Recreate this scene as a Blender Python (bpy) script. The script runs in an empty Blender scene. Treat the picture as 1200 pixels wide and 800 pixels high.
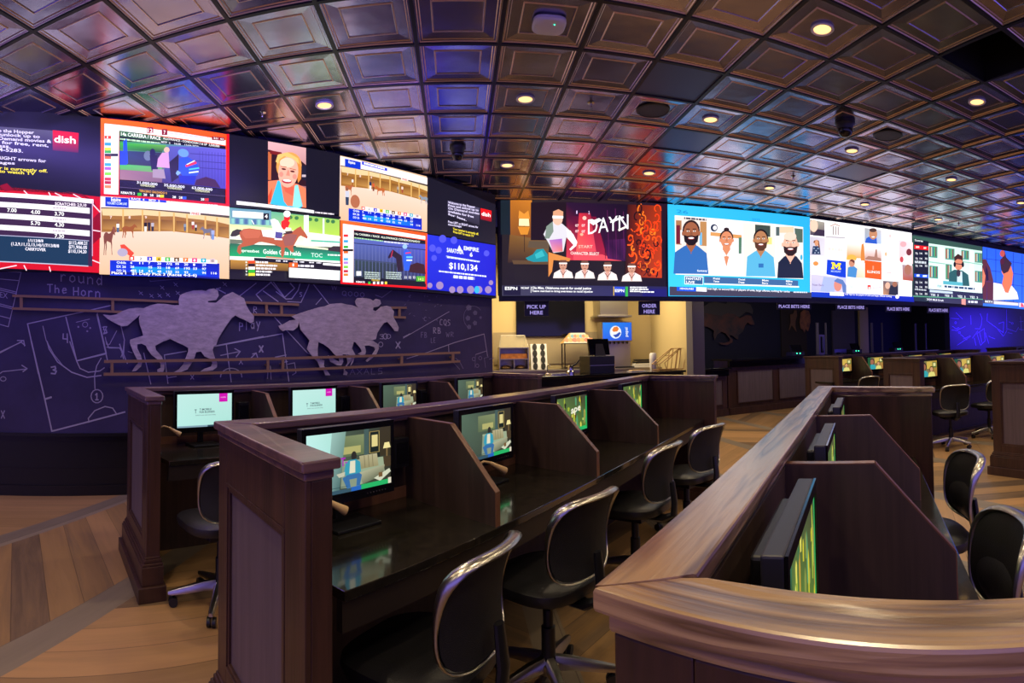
import bpy, bmesh, math, random
from mathutils import Vector, Matrix
from mathutils.geometry import tessellate_polygon
random.seed(7)
SC = bpy.context.scene
COL = SC.collection
PI = math.pi

# ------------------------------------------------------------------ camera (cylindrical panorama, as the phone took it)
PR, PX, PY0, TX, TY = 658.3, 535.2, 388.95, -.0321, .0076   # px per radian, px of azimuth 0, px of the tilted horizon, tilt, roll
EYE = 1.42
_r0 = Vector((1 - 0, TY * TX * -1 * -1, -TY))
_X = Vector((1.0, -TY * TX, -TY)); _Y = Vector((0.0, 1.0, -TX)); _Z = Vector((TY, TX, 1.0))
_Z = _Z.normalized(); _Y = (_Y - _Z * _Y.dot(_Z)).normalized(); _X = _Y.cross(_Z).normalized()
cam_data = bpy.data.cameras.new('camera')
cam_data.type = 'PANO'
cam_data.panorama_type = 'CENTRAL_CYLINDRICAL'
cam_data.central_cylindrical_radius = 1.0
cam_data.central_cylindrical_range_u_min = (0 - PX) / PR
cam_data.central_cylindrical_range_u_max = (1200 - PX) / PR
cam_data.central_cylindrical_range_v_min = -(800 - PY0) / PR
cam_data.central_cylindrical_range_v_max = PY0 / PR
cam_data.clip_start = 0.02
cam_data.clip_end = 100
cam = bpy.data.objects.new('camera', cam_data)
COL.objects.link(cam)
rot = Matrix((( _X.x, _Z.x, -_Y.x), (_X.y, _Z.y, -_Y.y), (_X.z, _Z.z, -_Y.z)))
cam.matrix_world = Matrix.Translation((0, 0, EYE)) @ rot.to_4x4()
SC.camera = cam

def ray(x, y):
    a = (x - PX) / PR
    return _X * math.sin(a) + _Y * math.cos(a) + _Z * ((PY0 - y) / PR)
class Plane:                      # a vertical plane of the place: unit normal n (pointing away from the room), distance d
    def __init__(s, nx, ny, d):
        l = math.hypot(nx, ny); s.n = Vector((nx / l, ny / l, 0)); s.d = d
        s.t = Vector((s.n.y, -s.n.x, 0))        # to the right, seen from the room
    def at(s, x, y, off=0.0):     # the point of the plane (off metres in front of it) seen at photo position x, y
        r = ray(x, y); k = s.d / s.n.dot(r)
        return Vector((0, 0, EYE)) + r * k - s.n * off
    def sz(s, x, y):              # same, as (distance along the wall, height)
        p = s.at(x, y); return p.dot(s.t), p.z
    def pt(s, a, z, off=0.0):
        return s.t * a + s.n * (s.d - off) + Vector((0, 0, z))
def floor_at(x, y, z=0.0):
    r = ray(x, y); k = (z - EYE) / r.z
    return Vector((r.x * k, r.y * k, z))

# ------------------------------------------------------------------ render look
SC.view_settings.view_transform = 'Standard'
SC.view_settings.look = 'None'
SC.view_settings.gamma = 1.0
SC.view_settings.use_curve_mapping = False
SC.view_settings.exposure = 0.0
SC.cycles.use_denoising = True
SC.cycles.max_bounces = 7
SC.cycles.glossy_bounces = 4
SC.cycles.sample_clamp_indirect = 6.0
SC.cycles.caustics_reflective = False
SC.cycles.caustics_refractive = False

world = bpy.data.worlds.new('world'); SC.world = world
world.use_nodes = True
_bg = world.node_tree.nodes['Background']
_bg.inputs[0].default_value = (0.30, 0.23, 1.0, 1)
_bg.inputs[1].default_value = 1.15

CEIL = EYE + 2.25
TILE = 0.6096
def tile_xy(i, j): return ((i - .4576) * TILE, (j + 6.6577) * TILE)

SCREEN_GAIN = 1.35
def srgb(c):
    if isinstance(c, str):
        c = c.lstrip('#'); c = tuple(int(c[k:k + 2], 16) / 255 for k in (0, 2, 4))
    return tuple((v / 12.92 if v <= .04045 else ((v + .055) / 1.055) ** 2.4) for v in c[:3])

# ------------------------------------------------------------------ area lights: kitchen lamp, then added fill and wash lights
def area_light(name, loc, target, sx, sy, power, color, spread=PI):
    l = bpy.data.lights.new(name, 'AREA'); l.shape = 'RECTANGLE'; l.size = sx; l.size_y = sy
    l.energy = power; l.color = color; l.spread = spread
    o = bpy.data.objects.new(name, l); COL.objects.link(o); o.location = loc
    o.rotation_euler = (Vector(target) - Vector(loc)).to_track_quat('-Z', 'Y').to_euler()
    return o
area_light('kitchen_lamp', (2.2, 10.6, 3.1), (2.2, 10.8, 0), 3.2, 1.2, 150, (1.0, .80, .46))
area_light('added_counter_fill', (6.5, 9.0, 3.1), (6.5, 9.9, 0), 4.0, .6, 45, (1.0, .84, .62))  # added fill that brightens the counter, no fixture of the room
area_light('added_blue_wash', (14.8, 9.5, 2.15), (15.0, 11.1, 1.6), 3.0, .15, 62, (.10, .05, 1.0), 1.6)  # added light that turns the far chalkboard blue, stands in for the display's glow
area_light('added_purple_wash', (-2.6, 3.6, 3.6), (-3.1, 4.9, 1.6), 5.0, .12, 45, (.27, .19, 1.0))  # added light that tints the left wall purple, stands in for the video walls
# ------------------------------------------------------------------ materials
def mat(name, base=(.5, .5, .5), rough=.5, metal=0.0, coat=0.0, coat_rough=.1, emit=None, estr=1.0, spec=None, bump=None, vary=None):
    """base colour in sRGB; bump=(scale, strength, stretch vec); vary=(colour2, scale, stretch vec)"""
    m = bpy.data.materials.new(name); m.use_nodes = True
    nt = m.node_tree; b = nt.nodes['Principled BSDF']
    b.inputs['Base Color'].default_value = (*srgb(base), 1)
    b.inputs['Roughness'].default_value = rough
    b.inputs['Metallic'].default_value = metal
    b.inputs['Coat Weight'].default_value = coat
    b.inputs['Coat Roughness'].default_value = coat_rough
    if spec is not None: b.inputs['Specular IOR Level'].default_value = spec
    if emit is not None:
        b.inputs['Emission Color'].default_value = (*srgb(emit), 1)
        b.inputs['Emission Strength'].default_value = estr
    def coords(stretch):
        tc = nt.nodes.new('ShaderNodeTexCoord'); mp = nt.nodes.new('ShaderNodeMapping')
        mp.inputs['Scale'].default_value = stretch
        nt.links.new(tc.outputs['Object'], mp.inputs['Vector']); return mp.outputs[0]
    if vary:
        n = nt.nodes.new('ShaderNodeTexNoise'); n.inputs['Scale'].default_value = vary[1]; n.inputs['Detail'].default_value = 5
        n.inputs['Roughness'].default_value = .65
        nt.links.new(coords(vary[2]), n.inputs['Vector'])
        cr = nt.nodes.new('ShaderNodeValToRGB')
        cr.color_ramp.elements[0].position = .35; cr.color_ramp.elements[0].color = (*srgb(vary[0]), 1)
        cr.color_ramp.elements[1].position = .65; cr.color_ramp.elements[1].color = (*srgb(base), 1)
        nt.links.new(n.outputs[0], cr.inputs[0]); nt.links.new(cr.outputs[0], b.inputs['Base Color'])
    if bump:
        n = nt.nodes.new('ShaderNodeTexNoise'); n.inputs['Scale'].default_value = bump[0]; n.inputs['Detail'].default_value = 4
        nt.links.new(coords(bump[2]), n.inputs['Vector'])
        bp = nt.nodes.new('ShaderNodeBump'); bp.inputs['Strength'].default_value = bump[1]; bp.inputs['Distance'].default_value = .01
        nt.links.new(n.outputs[0], bp.inputs['Height']); nt.links.new(bp.outputs[0], b.inputs['Normal'])
    return m

def wood(name, c1, c2, rough, coat, direction, scale=9.0, bumpy=.25, ring=.5, stretch=.10, coat_rough=.22, coat_ior=1.5):
    """oak-like wood: stretched noise plus fine pores along a world-space direction"""
    m = bpy.data.materials.new(name); m.use_nodes = True
    nt = m.node_tree; N = nt.nodes; Lk = nt.links.new; b = N['Principled BSDF']
    tc = N.new('ShaderNodeTexCoord'); mp = N.new('ShaderNodeMapping')
    mp.inputs['Rotation'].default_value = (0, 0, -direction)
    Lk(tc.outputs['Object'], mp.inputs['Vector'])
    mp2 = N.new('ShaderNodeMapping'); mp2.inputs['Scale'].default_value = (stretch, 1, 1)
    Lk(mp.outputs[0], mp2.inputs['Vector'])
    n1 = N.new('ShaderNodeTexNoise'); n1.inputs['Scale'].default_value = scale; n1.inputs['Detail'].default_value = 3; n1.inputs['Distortion'].default_value = .25
    Lk(mp2.outputs[0], n1.inputs['Vector'])
    w = N.new('ShaderNodeMath'); w.operation = 'MULTIPLY'; w.inputs[1].default_value = 9.0; Lk(n1.outputs[0], w.inputs[0])
    fr = N.new('ShaderNodeMath'); fr.operation = 'PINGPONG'; fr.inputs[1].default_value = 1.0; Lk(w.outputs[0], fr.inputs[0])
    n2 = N.new('ShaderNodeTexNoise'); n2.inputs['Scale'].default_value = scale * 14; n2.inputs['Detail'].default_value = 2
    mp3 = N.new('ShaderNodeMapping'); mp3.inputs['Scale'].default_value = (.05, 1, 1); Lk(mp.outputs[0], mp3.inputs['Vector']); Lk(mp3.outputs[0], n2.inputs['Vector'])
    mx = N.new('ShaderNodeMix'); mx.data_type = 'FLOAT'; mx.inputs['Factor'].default_value = 1 - ring
    Lk(fr.outputs[0], mx.inputs['A']); Lk(n2.outputs[0], mx.inputs['B'])
    cr = N.new('ShaderNodeValToRGB'); cr.color_ramp.elements[0].position = .12; cr.color_ramp.elements[0].color = (*srgb(c2), 1)
    cr.color_ramp.elements[1].position = .6; cr.color_ramp.elements[1].color = (*srgb(c1), 1)
    Lk(mx.outputs['Result'], cr.inputs[0]); Lk(cr.outputs[0], b.inputs['Base Color'])
    b.inputs['Coat IOR'].default_value = coat_ior; b.inputs['Roughness'].default_value = rough; b.inputs['Coat Weight'].default_value = coat; b.inputs['Coat Roughness'].default_value = coat_rough
    bp = N.new('ShaderNodeBump'); bp.inputs['Strength'].default_value = bumpy; bp.inputs['Distance'].default_value = .004
    Lk(mx.outputs['Result'], bp.inputs['Height']); Lk(bp.outputs[0], b.inputs['Normal'])
    return m

def paint_mat(name, emissive=True, gain=1.0, rough=.9):
    """material that reads the flat colours of a drawing (face-corner colours)"""
    m = bpy.data.materials.new(name); m.use_nodes = True
    nt = m.node_tree; b = nt.nodes['Principled BSDF']
    a = nt.nodes.new('ShaderNodeAttribute'); a.attribute_name = 'Col'
    if emissive:
        b.inputs['Base Color'].default_value = (.01, .01, .01, 1)
        b.inputs['Roughness'].default_value = .35
        nt.links.new(a.outputs['Color'], b.inputs['Emission Color'])
        b.inputs['Emission Strength'].default_value = gain
    else:
        nt.links.new(a.outputs['Color'], b.inputs['Base Color'])
        b.inputs['Roughness'].default_value = rough
    return m

M = {}
M['wood'] = wood('dark_wood', '#4a2e26', '#2b1a17', .42, .15, 0, 6, .15)
M['wood_v'] = mat('dark_wood_upright', '#4b2f27', .45, coat=.12, vary=('#34201b', 14, (1, 1, .08)), bump=(60, .15, (1, 1, .06)))
M['panel_grey'] = mat('grey_panel_laminate', '#6b5c63', .55, vary=('#5d4f56', 30, (1, 1, .05)))
M['divider'] = mat('divider_laminate', '#4a3832', .42, coat=.08, vary=('#392a26', 25, (1, 1, .06)))
M['trim'] = mat('wood_edge_trim', '#7a5240', .4, coat=.2, vary=('#664231', 20, (1, 1, .2)))
M['desk'] = mat('dark_stone_worktop', '#2a2520', .13, coat=.4, coat_rough=.04, vary=('#1d1a17', 35, (1, 1, 1)), bump=(6, .02, (1, 1, 1)))
M['black'] = mat('black_plastic', '#15151b', .42)
M['gloss_black'] = mat('gloss_black', '#101018', .12)
M['fascia'] = mat('dark_fascia', '#2a211e', .45)
M['silver'] = mat('silver_metal', '#b9b5ae', .28, metal=1.0)
M['chrome'] = mat('chrome', '#c8c4be', .15, metal=1.0)
M['bezel_top'] = mat('monitor_housing', '#2c2b3a', .4)
M['leather'] = mat('black_leather', '#1c1b1e', .38, bump=(160, .12, (1, 1, 1)))
M['mesh'] = mat('black_mesh_fabric', '#141318', .7, bump=(400, .3, (1, 1, 1)))
M['beige'] = mat('beige_lamp_paint', '#c9a575', .4)
M['chalkboard'] = mat('chalkboard_paint', '#3a3160', .6, vary=('#2e274e', 1.6, (1, 1, 1)))
M['chalkboard_blue'] = mat('chalkboard_paint_far', '#3a3560', .62)
M['base_black'] = mat('black_wainscot', '#0e0d10', .4)
M['beige_wall'] = mat('beige_wall_paint', '#cdb98a', .8)
M['grey_wall'] = mat('grey_wall_paint', '#5a5566', .8)
M['navy'] = mat('navy_wall_paint', '#10142a', .7)
M['darkvoid'] = mat('dark_void', '#08080a', .9)
M['tin_grid'] = mat('dark_grid_bar', '#2b2932', .35, metal=.6)
M['white_plastic'] = mat('white_plastic', '#e8e6ea', .4)
M['steel'] = mat('brushed_steel', '#a9a297', .35, metal=.9)
M['bronze'] = mat('bronze_rail', '#a07c58', .42, metal=.4)
M['counter_top'] = mat('black_stone_counter', '#0d0d12', .12, coat=.5)
M['screen_paint'] = paint_mat('screen_picture', True, SCREEN_GAIN)
M['monitor_paint'] = paint_mat('monitor_picture', True, .95)
M['lit_sign'] = paint_mat('lit_sign_picture', True, 1.0)
M['sign_paint'] = paint_mat('printed_sign', False)
M['chalk'] = paint_mat('chalk_marks', False, rough=.95)
M['lamp_glow'] = mat('downlight_glow', '#ffd9a0', .5, emit='#ffc878', estr=2.2)
M['led'] = mat('green_led', '#20ff90', .5, emit='#38ffb0', estr=4.0)

def tin_mat():
    m = bpy.data.materials.new('embossed_tin'); m.use_nodes = True
    nt = m.node_tree; N = nt.nodes; L = nt.links.new; b = N['Principled BSDF']
    tc = N.new('ShaderNodeTexCoord')
    n = N.new('ShaderNodeTexNoise'); n.inputs['Scale'].default_value = 1.1; n.inputs['Detail'].default_value = 2
    L(tc.outputs['Object'], n.inputs['Vector'])
    cr = N.new('ShaderNodeValToRGB')
    cr.color_ramp.elements[0].position = .3; cr.color_ramp.elements[0].color = (*srgb('#968fac'), 1)
    cr.color_ramp.elements[1].position = .7; cr.color_ramp.elements[1].color = (*srgb('#bdb5d2'), 1)
    L(n.outputs[0], cr.inputs[0]); L(cr.outputs[0], b.inputs['Base Color'])
    b.inputs['Metallic'].default_value = 1.0; b.inputs['Roughness'].default_value = .22
    n2 = N.new('ShaderNodeTexNoise'); n2.inputs['Scale'].default_value = 5.0; n2.inputs['Detail'].default_value = 1.5
    L(tc.outputs['Object'], n2.inputs['Vector'])
    bp = N.new('ShaderNodeBump'); bp.inputs['Strength'].default_value = .12; bp.inputs['Distance'].default_value = .03
    L(n2.outputs[0], bp.inputs['Height']); L(bp.outputs[0], b.inputs['Normal'])
    return m
M['tin'] = tin_mat()
M['tin_rim_lit'] = mat('tin_moulding_lit', '#e2c2ae', .36, metal=1.0)  # warm highlights on the tile edges put into the moulding colour
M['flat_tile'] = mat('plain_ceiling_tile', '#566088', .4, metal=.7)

def horse_mat():
    m = mat('brushed_cut_metal', '#d2c2c6', .5, metal=.3, vary=('#b0a2a6', 9, (1, 1, 3)), bump=(22, .5, (1, 1, 1)))
    return m
M['horse'] = horse_mat()
M['rust'] = mat('rusty_cut_metal', '#6e4636', .6, metal=.3, vary=('#3c3a38', 3, (1, 1, 1)))
M['orange_metal'] = mat('orange_cut_metal', '#b07434', .5, metal=.3, vary=('#6b4a2c', 6, (1, 1, 1)))

def floor_mat():
    """chevron plank floor: strips 1.13 m wide along Y, edged with a grey board, planks at +-45 degrees"""
    m = bpy.data.materials.new('chevron_plank_floor'); m.use_nodes = True
    nt = m.node_tree; N = nt.nodes; L = nt.links.new; b = N['Principled BSDF']
    tc = N.new('ShaderNodeTexCoord'); sp = N.new('ShaderNodeSeparateXYZ'); L(tc.outputs['Object'], sp.inputs[0])
    def mth(op, a, c=None, c2=None):
        n = N.new('ShaderNodeMath'); n.operation = op
        for k, v in enumerate((a, c, c2)):
            if v is None: continue
            if isinstance(v, (int, float)): n.inputs[k].default_value = v
            else: L(v, n.inputs[k])
        return n.outputs[0]
    X, Y = sp.outputs[0], sp.outputs[1]
    W = 1.15
    u = mth('DIVIDE', mth('ADD', X, 1.95), W)
    idx = mth('FLOOR', u); f = mth('SUBTRACT', u, idx)
    band = mth('LESS_THAN', f, .155)
    par = mth('SUBTRACT', mth('MULTIPLY', mth('FLOORED_MODULO', idx, 2.0), 2.0), 1.0)       # -1 / +1
    xs = mth('MULTIPLY', X, par)
    q = mth('MULTIPLY', mth('ADD', Y, xs), .7071)          # across the planks
    p = mth('MULTIPLY', mth('SUBTRACT', Y, xs), .7071)     # along the planks
    bq = mth('SUBTRACT', mth('MULTIPLY', u, W), 0)
    def mixf(fac, a, c):
        n = N.new('ShaderNodeMix'); n.data_type = 'FLOAT'; L(fac, n.inputs['Factor'])
        L(a, n.inputs['A']); L(c, n.inputs['B']); return n.outputs['Result']
    across = mixf(band, q, bq); along = mixf(band, p, Y)
    pid = mth('FLOOR', mth('DIVIDE', across, .205))
    pid2 = mth('ADD', mth('MULTIPLY', pid, 1.37), mth('MULTIPLY', idx, 7.1))
    wn = N.new('ShaderNodeTexWhiteNoise'); wn.noise_dimensions = '1D'; L(pid2, wn.inputs['W'])
    cb = N.new('ShaderNodeCombineXYZ'); L(mth('MULTIPLY', along, .55), cb.inputs[0]); L(mth('MULTIPLY', across, 7.0), cb.inputs[1]); L(pid2, cb.inputs[2])
    n1 = N.new('ShaderNodeTexNoise'); n1.inputs['Scale'].default_value = 1.6; n1.inputs['Detail'].default_value = 6; n1.inputs['Roughness'].default_value = .7; n1.inputs['Distortion'].default_value = .5
    L(cb.outputs[0], n1.inputs['Vector'])
    tone = mth('ADD', mth('MULTIPLY', wn.outputs['Value'], .62), mth('MULTIPLY', n1.outputs[0], .72))
    cr = N.new('ShaderNodeValToRGB'); e = cr.color_ramp.elements
    e[0].position = .28; e[0].color = (*srgb('#5e4c3d'), 1); e[1].position = 1.0; e[1].color = (*srgb('#b58a60'), 1)
    for pos, c in ((.45, '#7c634c'), (.62, '#96744f'), (.8, '#a27e58')):
        k = e.new(pos); k.color = (*srgb(c), 1)
    L(tone, cr.inputs[0])
    cr2 = N.new('ShaderNodeValToRGB'); e = cr2.color_ramp.elements
    e[0].position = .3; e[0].color = (*srgb('#6c5f55'), 1); e[1].position = .9; e[1].color = (*srgb('#8f7f6f'), 1)
    L(tone, cr2.inputs[0])
    mc = N.new('ShaderNodeMix'); mc.data_type = 'RGBA'; L(band, mc.inputs['Factor']); L(cr.outputs[0], mc.inputs['A']); L(cr2.outputs[0], mc.inputs['B'])
    fq = mth('FRACT', mth('DIVIDE', across, .205))
    seam = mth('LESS_THAN', mth('MINIMUM', fq, mth('SUBTRACT', 1.0, fq)), .012)
    mc2 = N.new('ShaderNodeMix'); mc2.data_type = 'RGBA'; L(mth('MULTIPLY', seam, .6), mc2.inputs['Factor']); L(mc.outputs['Result'], mc2.inputs['A']); mc2.inputs['B'].default_value = (*srgb('#3a2c22'), 1)
    L(mc2.outputs['Result'], b.inputs['Base Color'])
    b.inputs['Roughness'].default_value = .38
    bp = N.new('ShaderNodeBump'); bp.inputs['Strength'].default_value = .12; bp.inputs['Distance'].default_value = .003
    L(n1.outputs[0], bp.inputs['Height']); L(bp.outputs[0], b.inputs['Normal'])
    return m
M['floor'] = floor_mat()

# ------------------------------------------------------------------ mesh helpers
class MB:
    def __init__(s): s.v = []; s.f = []; s.mi = []; s.mats = []
    def _m(s, m):
        if m not in s.mats: s.mats.append(m)
        return s.mats.index(m)
    def add(s, vs, fs, m):
        k = len(s.v); s.v += [tuple(v) for v in vs]; i = s._m(m)
        for f in fs: s.f.append(tuple(k + a for a in f)); s.mi.append(i)
        return s
    def hexa(s, p, m):            # 8 points: bottom 4 (ccw), top 4
        return s.add(p, [(3, 2, 1, 0), (4, 5, 6, 7), (0, 1, 5, 4), (1, 2, 6, 5), (2, 3, 7, 6), (3, 0, 4, 7)], m)
    def box(s, x0, x1, y0, y1, z0, z1, m, F=None):
        p = [(x0, y0, z0), (x1, y0, z0), (x1, y1, z0), (x0, y1, z0), (x0, y0, z1), (x1, y0, z1), (x1, y1, z1), (x0, y1, z1)]
        if F: p = [F(*q) for q in p]
        return s.hexa(p, m)
    def prism(s, poly, off, m):   # poly: 3D points, off: extrusion vector
        n = len(poly); off = Vector(off)
        a = [Vector(p) for p in poly]; b = [p + off for p in a]
        tri = tessellate_polygon([a])
        fs = [tuple(t) for t in tri] + [tuple(n + q for q in reversed(t)) for t in tri]
        fs += [(i, (i + 1) % n, n + (i + 1) % n, n + i) for i in range(n)]
        return s.add(a + b, fs, m)
    def tube(s, pts, r, m, n=8, closed=False, flat=1.0, up=None):
        pts = [Vector(p) for p in pts]; N = len(pts); rr = r if isinstance(r, (list, tuple)) else [r] * N
        vs = []; prev = None
        for i, p in enumerate(pts):
            if closed: t = (pts[(i + 1) % N] - pts[i - 1])
            else: t = pts[min(i + 1, N - 1)] - pts[max(i - 1, 0)]
            t.normalize()
            if up is not None: a = Vector(up) - t * Vector(up).dot(t)
            elif prev is None:
                a = Vector((0, 0, 1)); 
                if abs(t.z) > .9: a = Vector((1, 0, 0))
                a = a - t * a.dot(t)
            else: a = prev - t * prev.dot(t)
            a.normalize(); prev = a; c = t.cross(a)
            for k in range(n):
                g = 2 * PI * k / n
                vs.append(p + a * (math.cos(g) * rr[i]) + c * (math.sin(g) * rr[i] * flat))
        fs = []
        for i in range(N if closed else N - 1):
            j = (i + 1) % N
            for k in range(n):
                l = (k + 1) % n
                fs.append((i * n + k, i * n + l, j * n + l, j * n + k))
        if not closed: fs += [tuple(reversed(range(n))), tuple((N - 1) * n + k for k in range(n))]
        return s.add(vs, fs, m)
    def lathe(s, prof, m, n=20, o=(0, 0, 0), axis='z', cap=True):
        vs = []; fs = []; o = Vector(o)
        for (r, h) in prof:
            for k in range(n):
                g = 2 * PI * k / n
                q = (math.cos(g) * r, math.sin(g) * r, h)
                if axis == 'y': q = (q[0], q[2], q[1])
                if axis == 'x': q = (q[2], q[0], q[1])
                vs.append(o + Vector(q))
        for i in range(len(prof) - 1):
            for k in range(n):
                l = (k + 1) % n; fs.append((i * n + k, i * n + l, (i + 1) * n + l, (i + 1) * n + k))
        if cap: fs += [tuple(reversed(range(n))), tuple((len(prof) - 1) * n + k for k in range(n))]
        return s.add(vs, fs, m)
    def mesh(s, name, smooth=False):
        me = bpy.data.meshes.new(name); me.from_pydata(s.v, [], s.f); me.validate()
        for m in s.mats: me.materials.append(m)
        if len(me.polygons) == len(s.mi): me.polygons.foreach_set('material_index', s.mi)
        bm = bmesh.new(); bm.from_mesh(me); bmesh.ops.recalc_face_normals(bm, faces=bm.faces); bm.to_mesh(me); bm.free()
        if smooth:
            me.polygons.foreach_set('use_smooth', [True] * len(me.polygons))
            me.set_sharp_from_angle(angle=math.radians(40))
        me.update(); return me
    def build(s, name, parent=None, smooth=False, bevel=0.0, kind=None):
        o = bpy.data.objects.new(name, s.mesh(name, smooth)); COL.objects.link(o)
        if parent: 
            o.parent = parent
            if parent.type == 'MESH' or parent.get('_w'): o.matrix_parent_inverse = Matrix()
        if bevel:
            b = o.modifiers.new('bevel', 'BEVEL'); b.width = bevel; b.segments = 2; b.limit_method = 'ANGLE'; b.angle_limit = .6; b.harden_normals = False
        if kind: o['kind'] = kind
        return o
def tag(o, label, cat, group=None):
    o['label'] = label; o['category'] = cat
    if group: o['group'] = group
    return o
def thing(name, label, cat, loc=(0, 0, 0), rz=0.0, group=None):
    o = bpy.data.objects.new(name, None); COL.objects.link(o); o.empty_display_size = .1
    o.location = loc; o.rotation_euler = (0, 0, rz)
    return tag(o, label, cat, group)
def copy_tree(o, parent=None):
    c = o.copy(); COL.objects.link(c)
    if parent: c.parent = parent
    for ch in [x for x in ALLCH(o)]: copy_tree(ch, c)
    return c
def ALLCH(o): return [x for x in bpy.data.objects if x.parent == o]
def place(o, loc, rz=0.0, label=None, group=None):
    o.location = loc; o.rotation_euler = (0, 0, rz)
    if label: o['label'] = label
    if group: o['group'] = group
    return o

# ------------------------------------------------------------------ flat drawings (screens, signs, chalk)
_tcache = {}
def text_tris(s, bold=False):
    key = (s, bold)
    if key in _tcache: return _tcache[key]
    cu = bpy.data.curves.new('t', 'FONT'); cu.body = s; cu.size = 1.0; cu.resolution_u = 2
    if bold: cu.offset = .022
    o = bpy.data.objects.new('t', cu); COL.objects.link(o)
    bpy.context.view_layer.update()
    dg = bpy.context.evaluated_depsgraph_get(); me = bpy.data.meshes.new_from_object(o.evaluated_get(dg))
    me.calc_loop_triangles()
    vs = [(v.co.x, v.co.y) for v in me.vertices]; ts = [tuple(t.vertices) for t in me.loop_triangles]
    bpy.data.objects.remove(o); bpy.data.curves.remove(cu); bpy.data.meshes.remove(me)
    if vs:
        x0 = min(v[0] for v in vs); x1 = max(v[0] for v in vs); h = .72
        vs = [((v[0] - x0) / (x1 - x0), v[1] / h) for v in vs]
    _tcache[key] = (vs, ts); return vs, ts
class Pic:
    """flat shapes in 2D; fn(x, y, off) -> 3D point.  Later shapes lie a hair further out."""
    def __init__(s, fn, step=.0007, base=0.0, sub=None):
        s.fn = fn; s.step = step; s.base = base; s.L = 0; s.v = []; s.f = []; s.c = []
        s.sub = sub or (lambda x, y: (x, y))
    def local(s, ox, oy, sc):     # draw in the pixel frame of an enlarged crop
        s.sub = lambda x, y: (ox + x / sc, oy + y / sc); return s
    def _put(s, pts, faces, cols):
        off = s.base + s.L * s.step; k = len(s.v)
        s.v += [tuple(s.fn(*s.sub(x, y), off)) for x, y in pts]
        for f in faces:
            s.f.append(tuple(k + a for a in f)); s.c.append([cols[a] if isinstance(cols, list) else cols for a in f])
        s.L += 1
    def poly(s, pts, c, lift=True):
        t = tessellate_polygon([[Vector((x, y, 0)) for x, y in pts]])
        s._put(pts, t, srgb(c)); 
        if not lift: s.L -= 1
    def rect(s, x0, y0, x1, y1, c, slope=0.0):
        d = slope * (x1 - x0)
        s._put([(x0, y0), (x1, y0 + d), (x1, y1 + d), (x0, y1)], [(0, 1, 2, 3)], srgb(c))
    def quad(s, a, b, c_, d, cols):    # a..d corners, one colour each or one for all
        cl = [srgb(q) for q in cols] if isinstance(cols, (list, tuple)) and len(cols) == 4 and not isinstance(cols[0], float) else srgb(cols)
        s._put([a, b, c_, d], [(0, 1, 2, 3)], cl)
    def ell(s, cx, cy, rx, ry, c, n=20, rot=0.0):
        pts = []
        for k in range(n):
            g = 2 * PI * k / n; x = math.cos(g) * rx; y = math.sin(g) * ry
            pts.append((cx + x * math.cos(rot) - y * math.sin(rot), cy + x * math.sin(rot) + y * math.cos(rot)))
        s._put(pts, [tuple(range(n))], srgb(c))
    def line(s, pts, w, c, closed=False, lift=True):
        pts = list(pts); 
        if closed: pts = pts + [pts[0]]
        V = []; F = []
        for i in range(len(pts) - 1):
            (x0, y0), (x1, y1) = pts[i], pts[i + 1]; l = math.hypot(x1 - x0, y1 - y0) or 1
            nx, ny = -(y1 - y0) / l * w / 2, (x1 - x0) / l * w / 2; ex, ey = (x1 - x0) / l * w * .3, (y1 - y0) / l * w * .3
            k = len(V); V += [(x0 - ex + nx, y0 - ey + ny), (x0 - ex - nx, y0 - ey - ny), (x1 + ex - nx, y1 + ey - ny), (x1 + ex + nx, y1 + ey + ny)]
            F.append((k, k + 1, k + 2, k + 3))
        s._put(V, F, srgb(c))
        if not lift: s.L -= 1
    def text(s, t, x0, y0, x1, y1, h, c, bold=True, lift=True):
        vs, ts = text_tris(t, bold); dx, dy = x1 - x0, y1 - y0
        s._put([(x0 + dx * a, y0 + dy * a - h * b) for a, b in vs], ts, srgb(c))
        if not lift: s.L -= 1
    def build(s, name, m, parent=None, backing=None, kind=None):
        me = bpy.data.meshes.new(name); me.from_pydata(s.v, [], s.f)
        at = me.color_attributes.new('Col', 'FLOAT_COLOR', 'CORNER')
        flat = []
        for f in s.c:
            for q in f: flat += [*q, 1.0]
        if len(flat) == 4 * len(me.loops): at.data.foreach_set('color', flat)
        me.materials.append(m); me.update()
        o = bpy.data.objects.new(name, me); COL.objects.link(o)
        if parent: o.parent = parent
        if kind: o['kind'] = kind
        return o
# ------------------------------------------------------------------ structure
def struct(name, mb, **k):
    o = mb.build(name, kind='structure', **k); return o
def flatquad(x0, x1, y0, y1, z, m):
    return MB().add([(x0, y0, z), (x1, y0, z), (x1, y1, z), (x0, y1, z)], [(0, 1, 2, 3)], m)
struct('floor', flatquad(-9, 20, -5, 14, 0, M['floor']))

WL = Plane(-.699, .7151, 5.35)          # face of the left video wall
WC = Plane(-.699, .7151, 5.43)          # chalkboard wall behind it
WR = Plane(.0743, .9972, 8.389)         # face of the long video wall
BR = Plane(0, 1, 12.0)                  # kitchen back wall
BN = Plane(0, 1, 13.2)                  # dark wall behind the betting counter
BC = Plane(0, 1, 11.1)                  # far chalkboard wall

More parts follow.
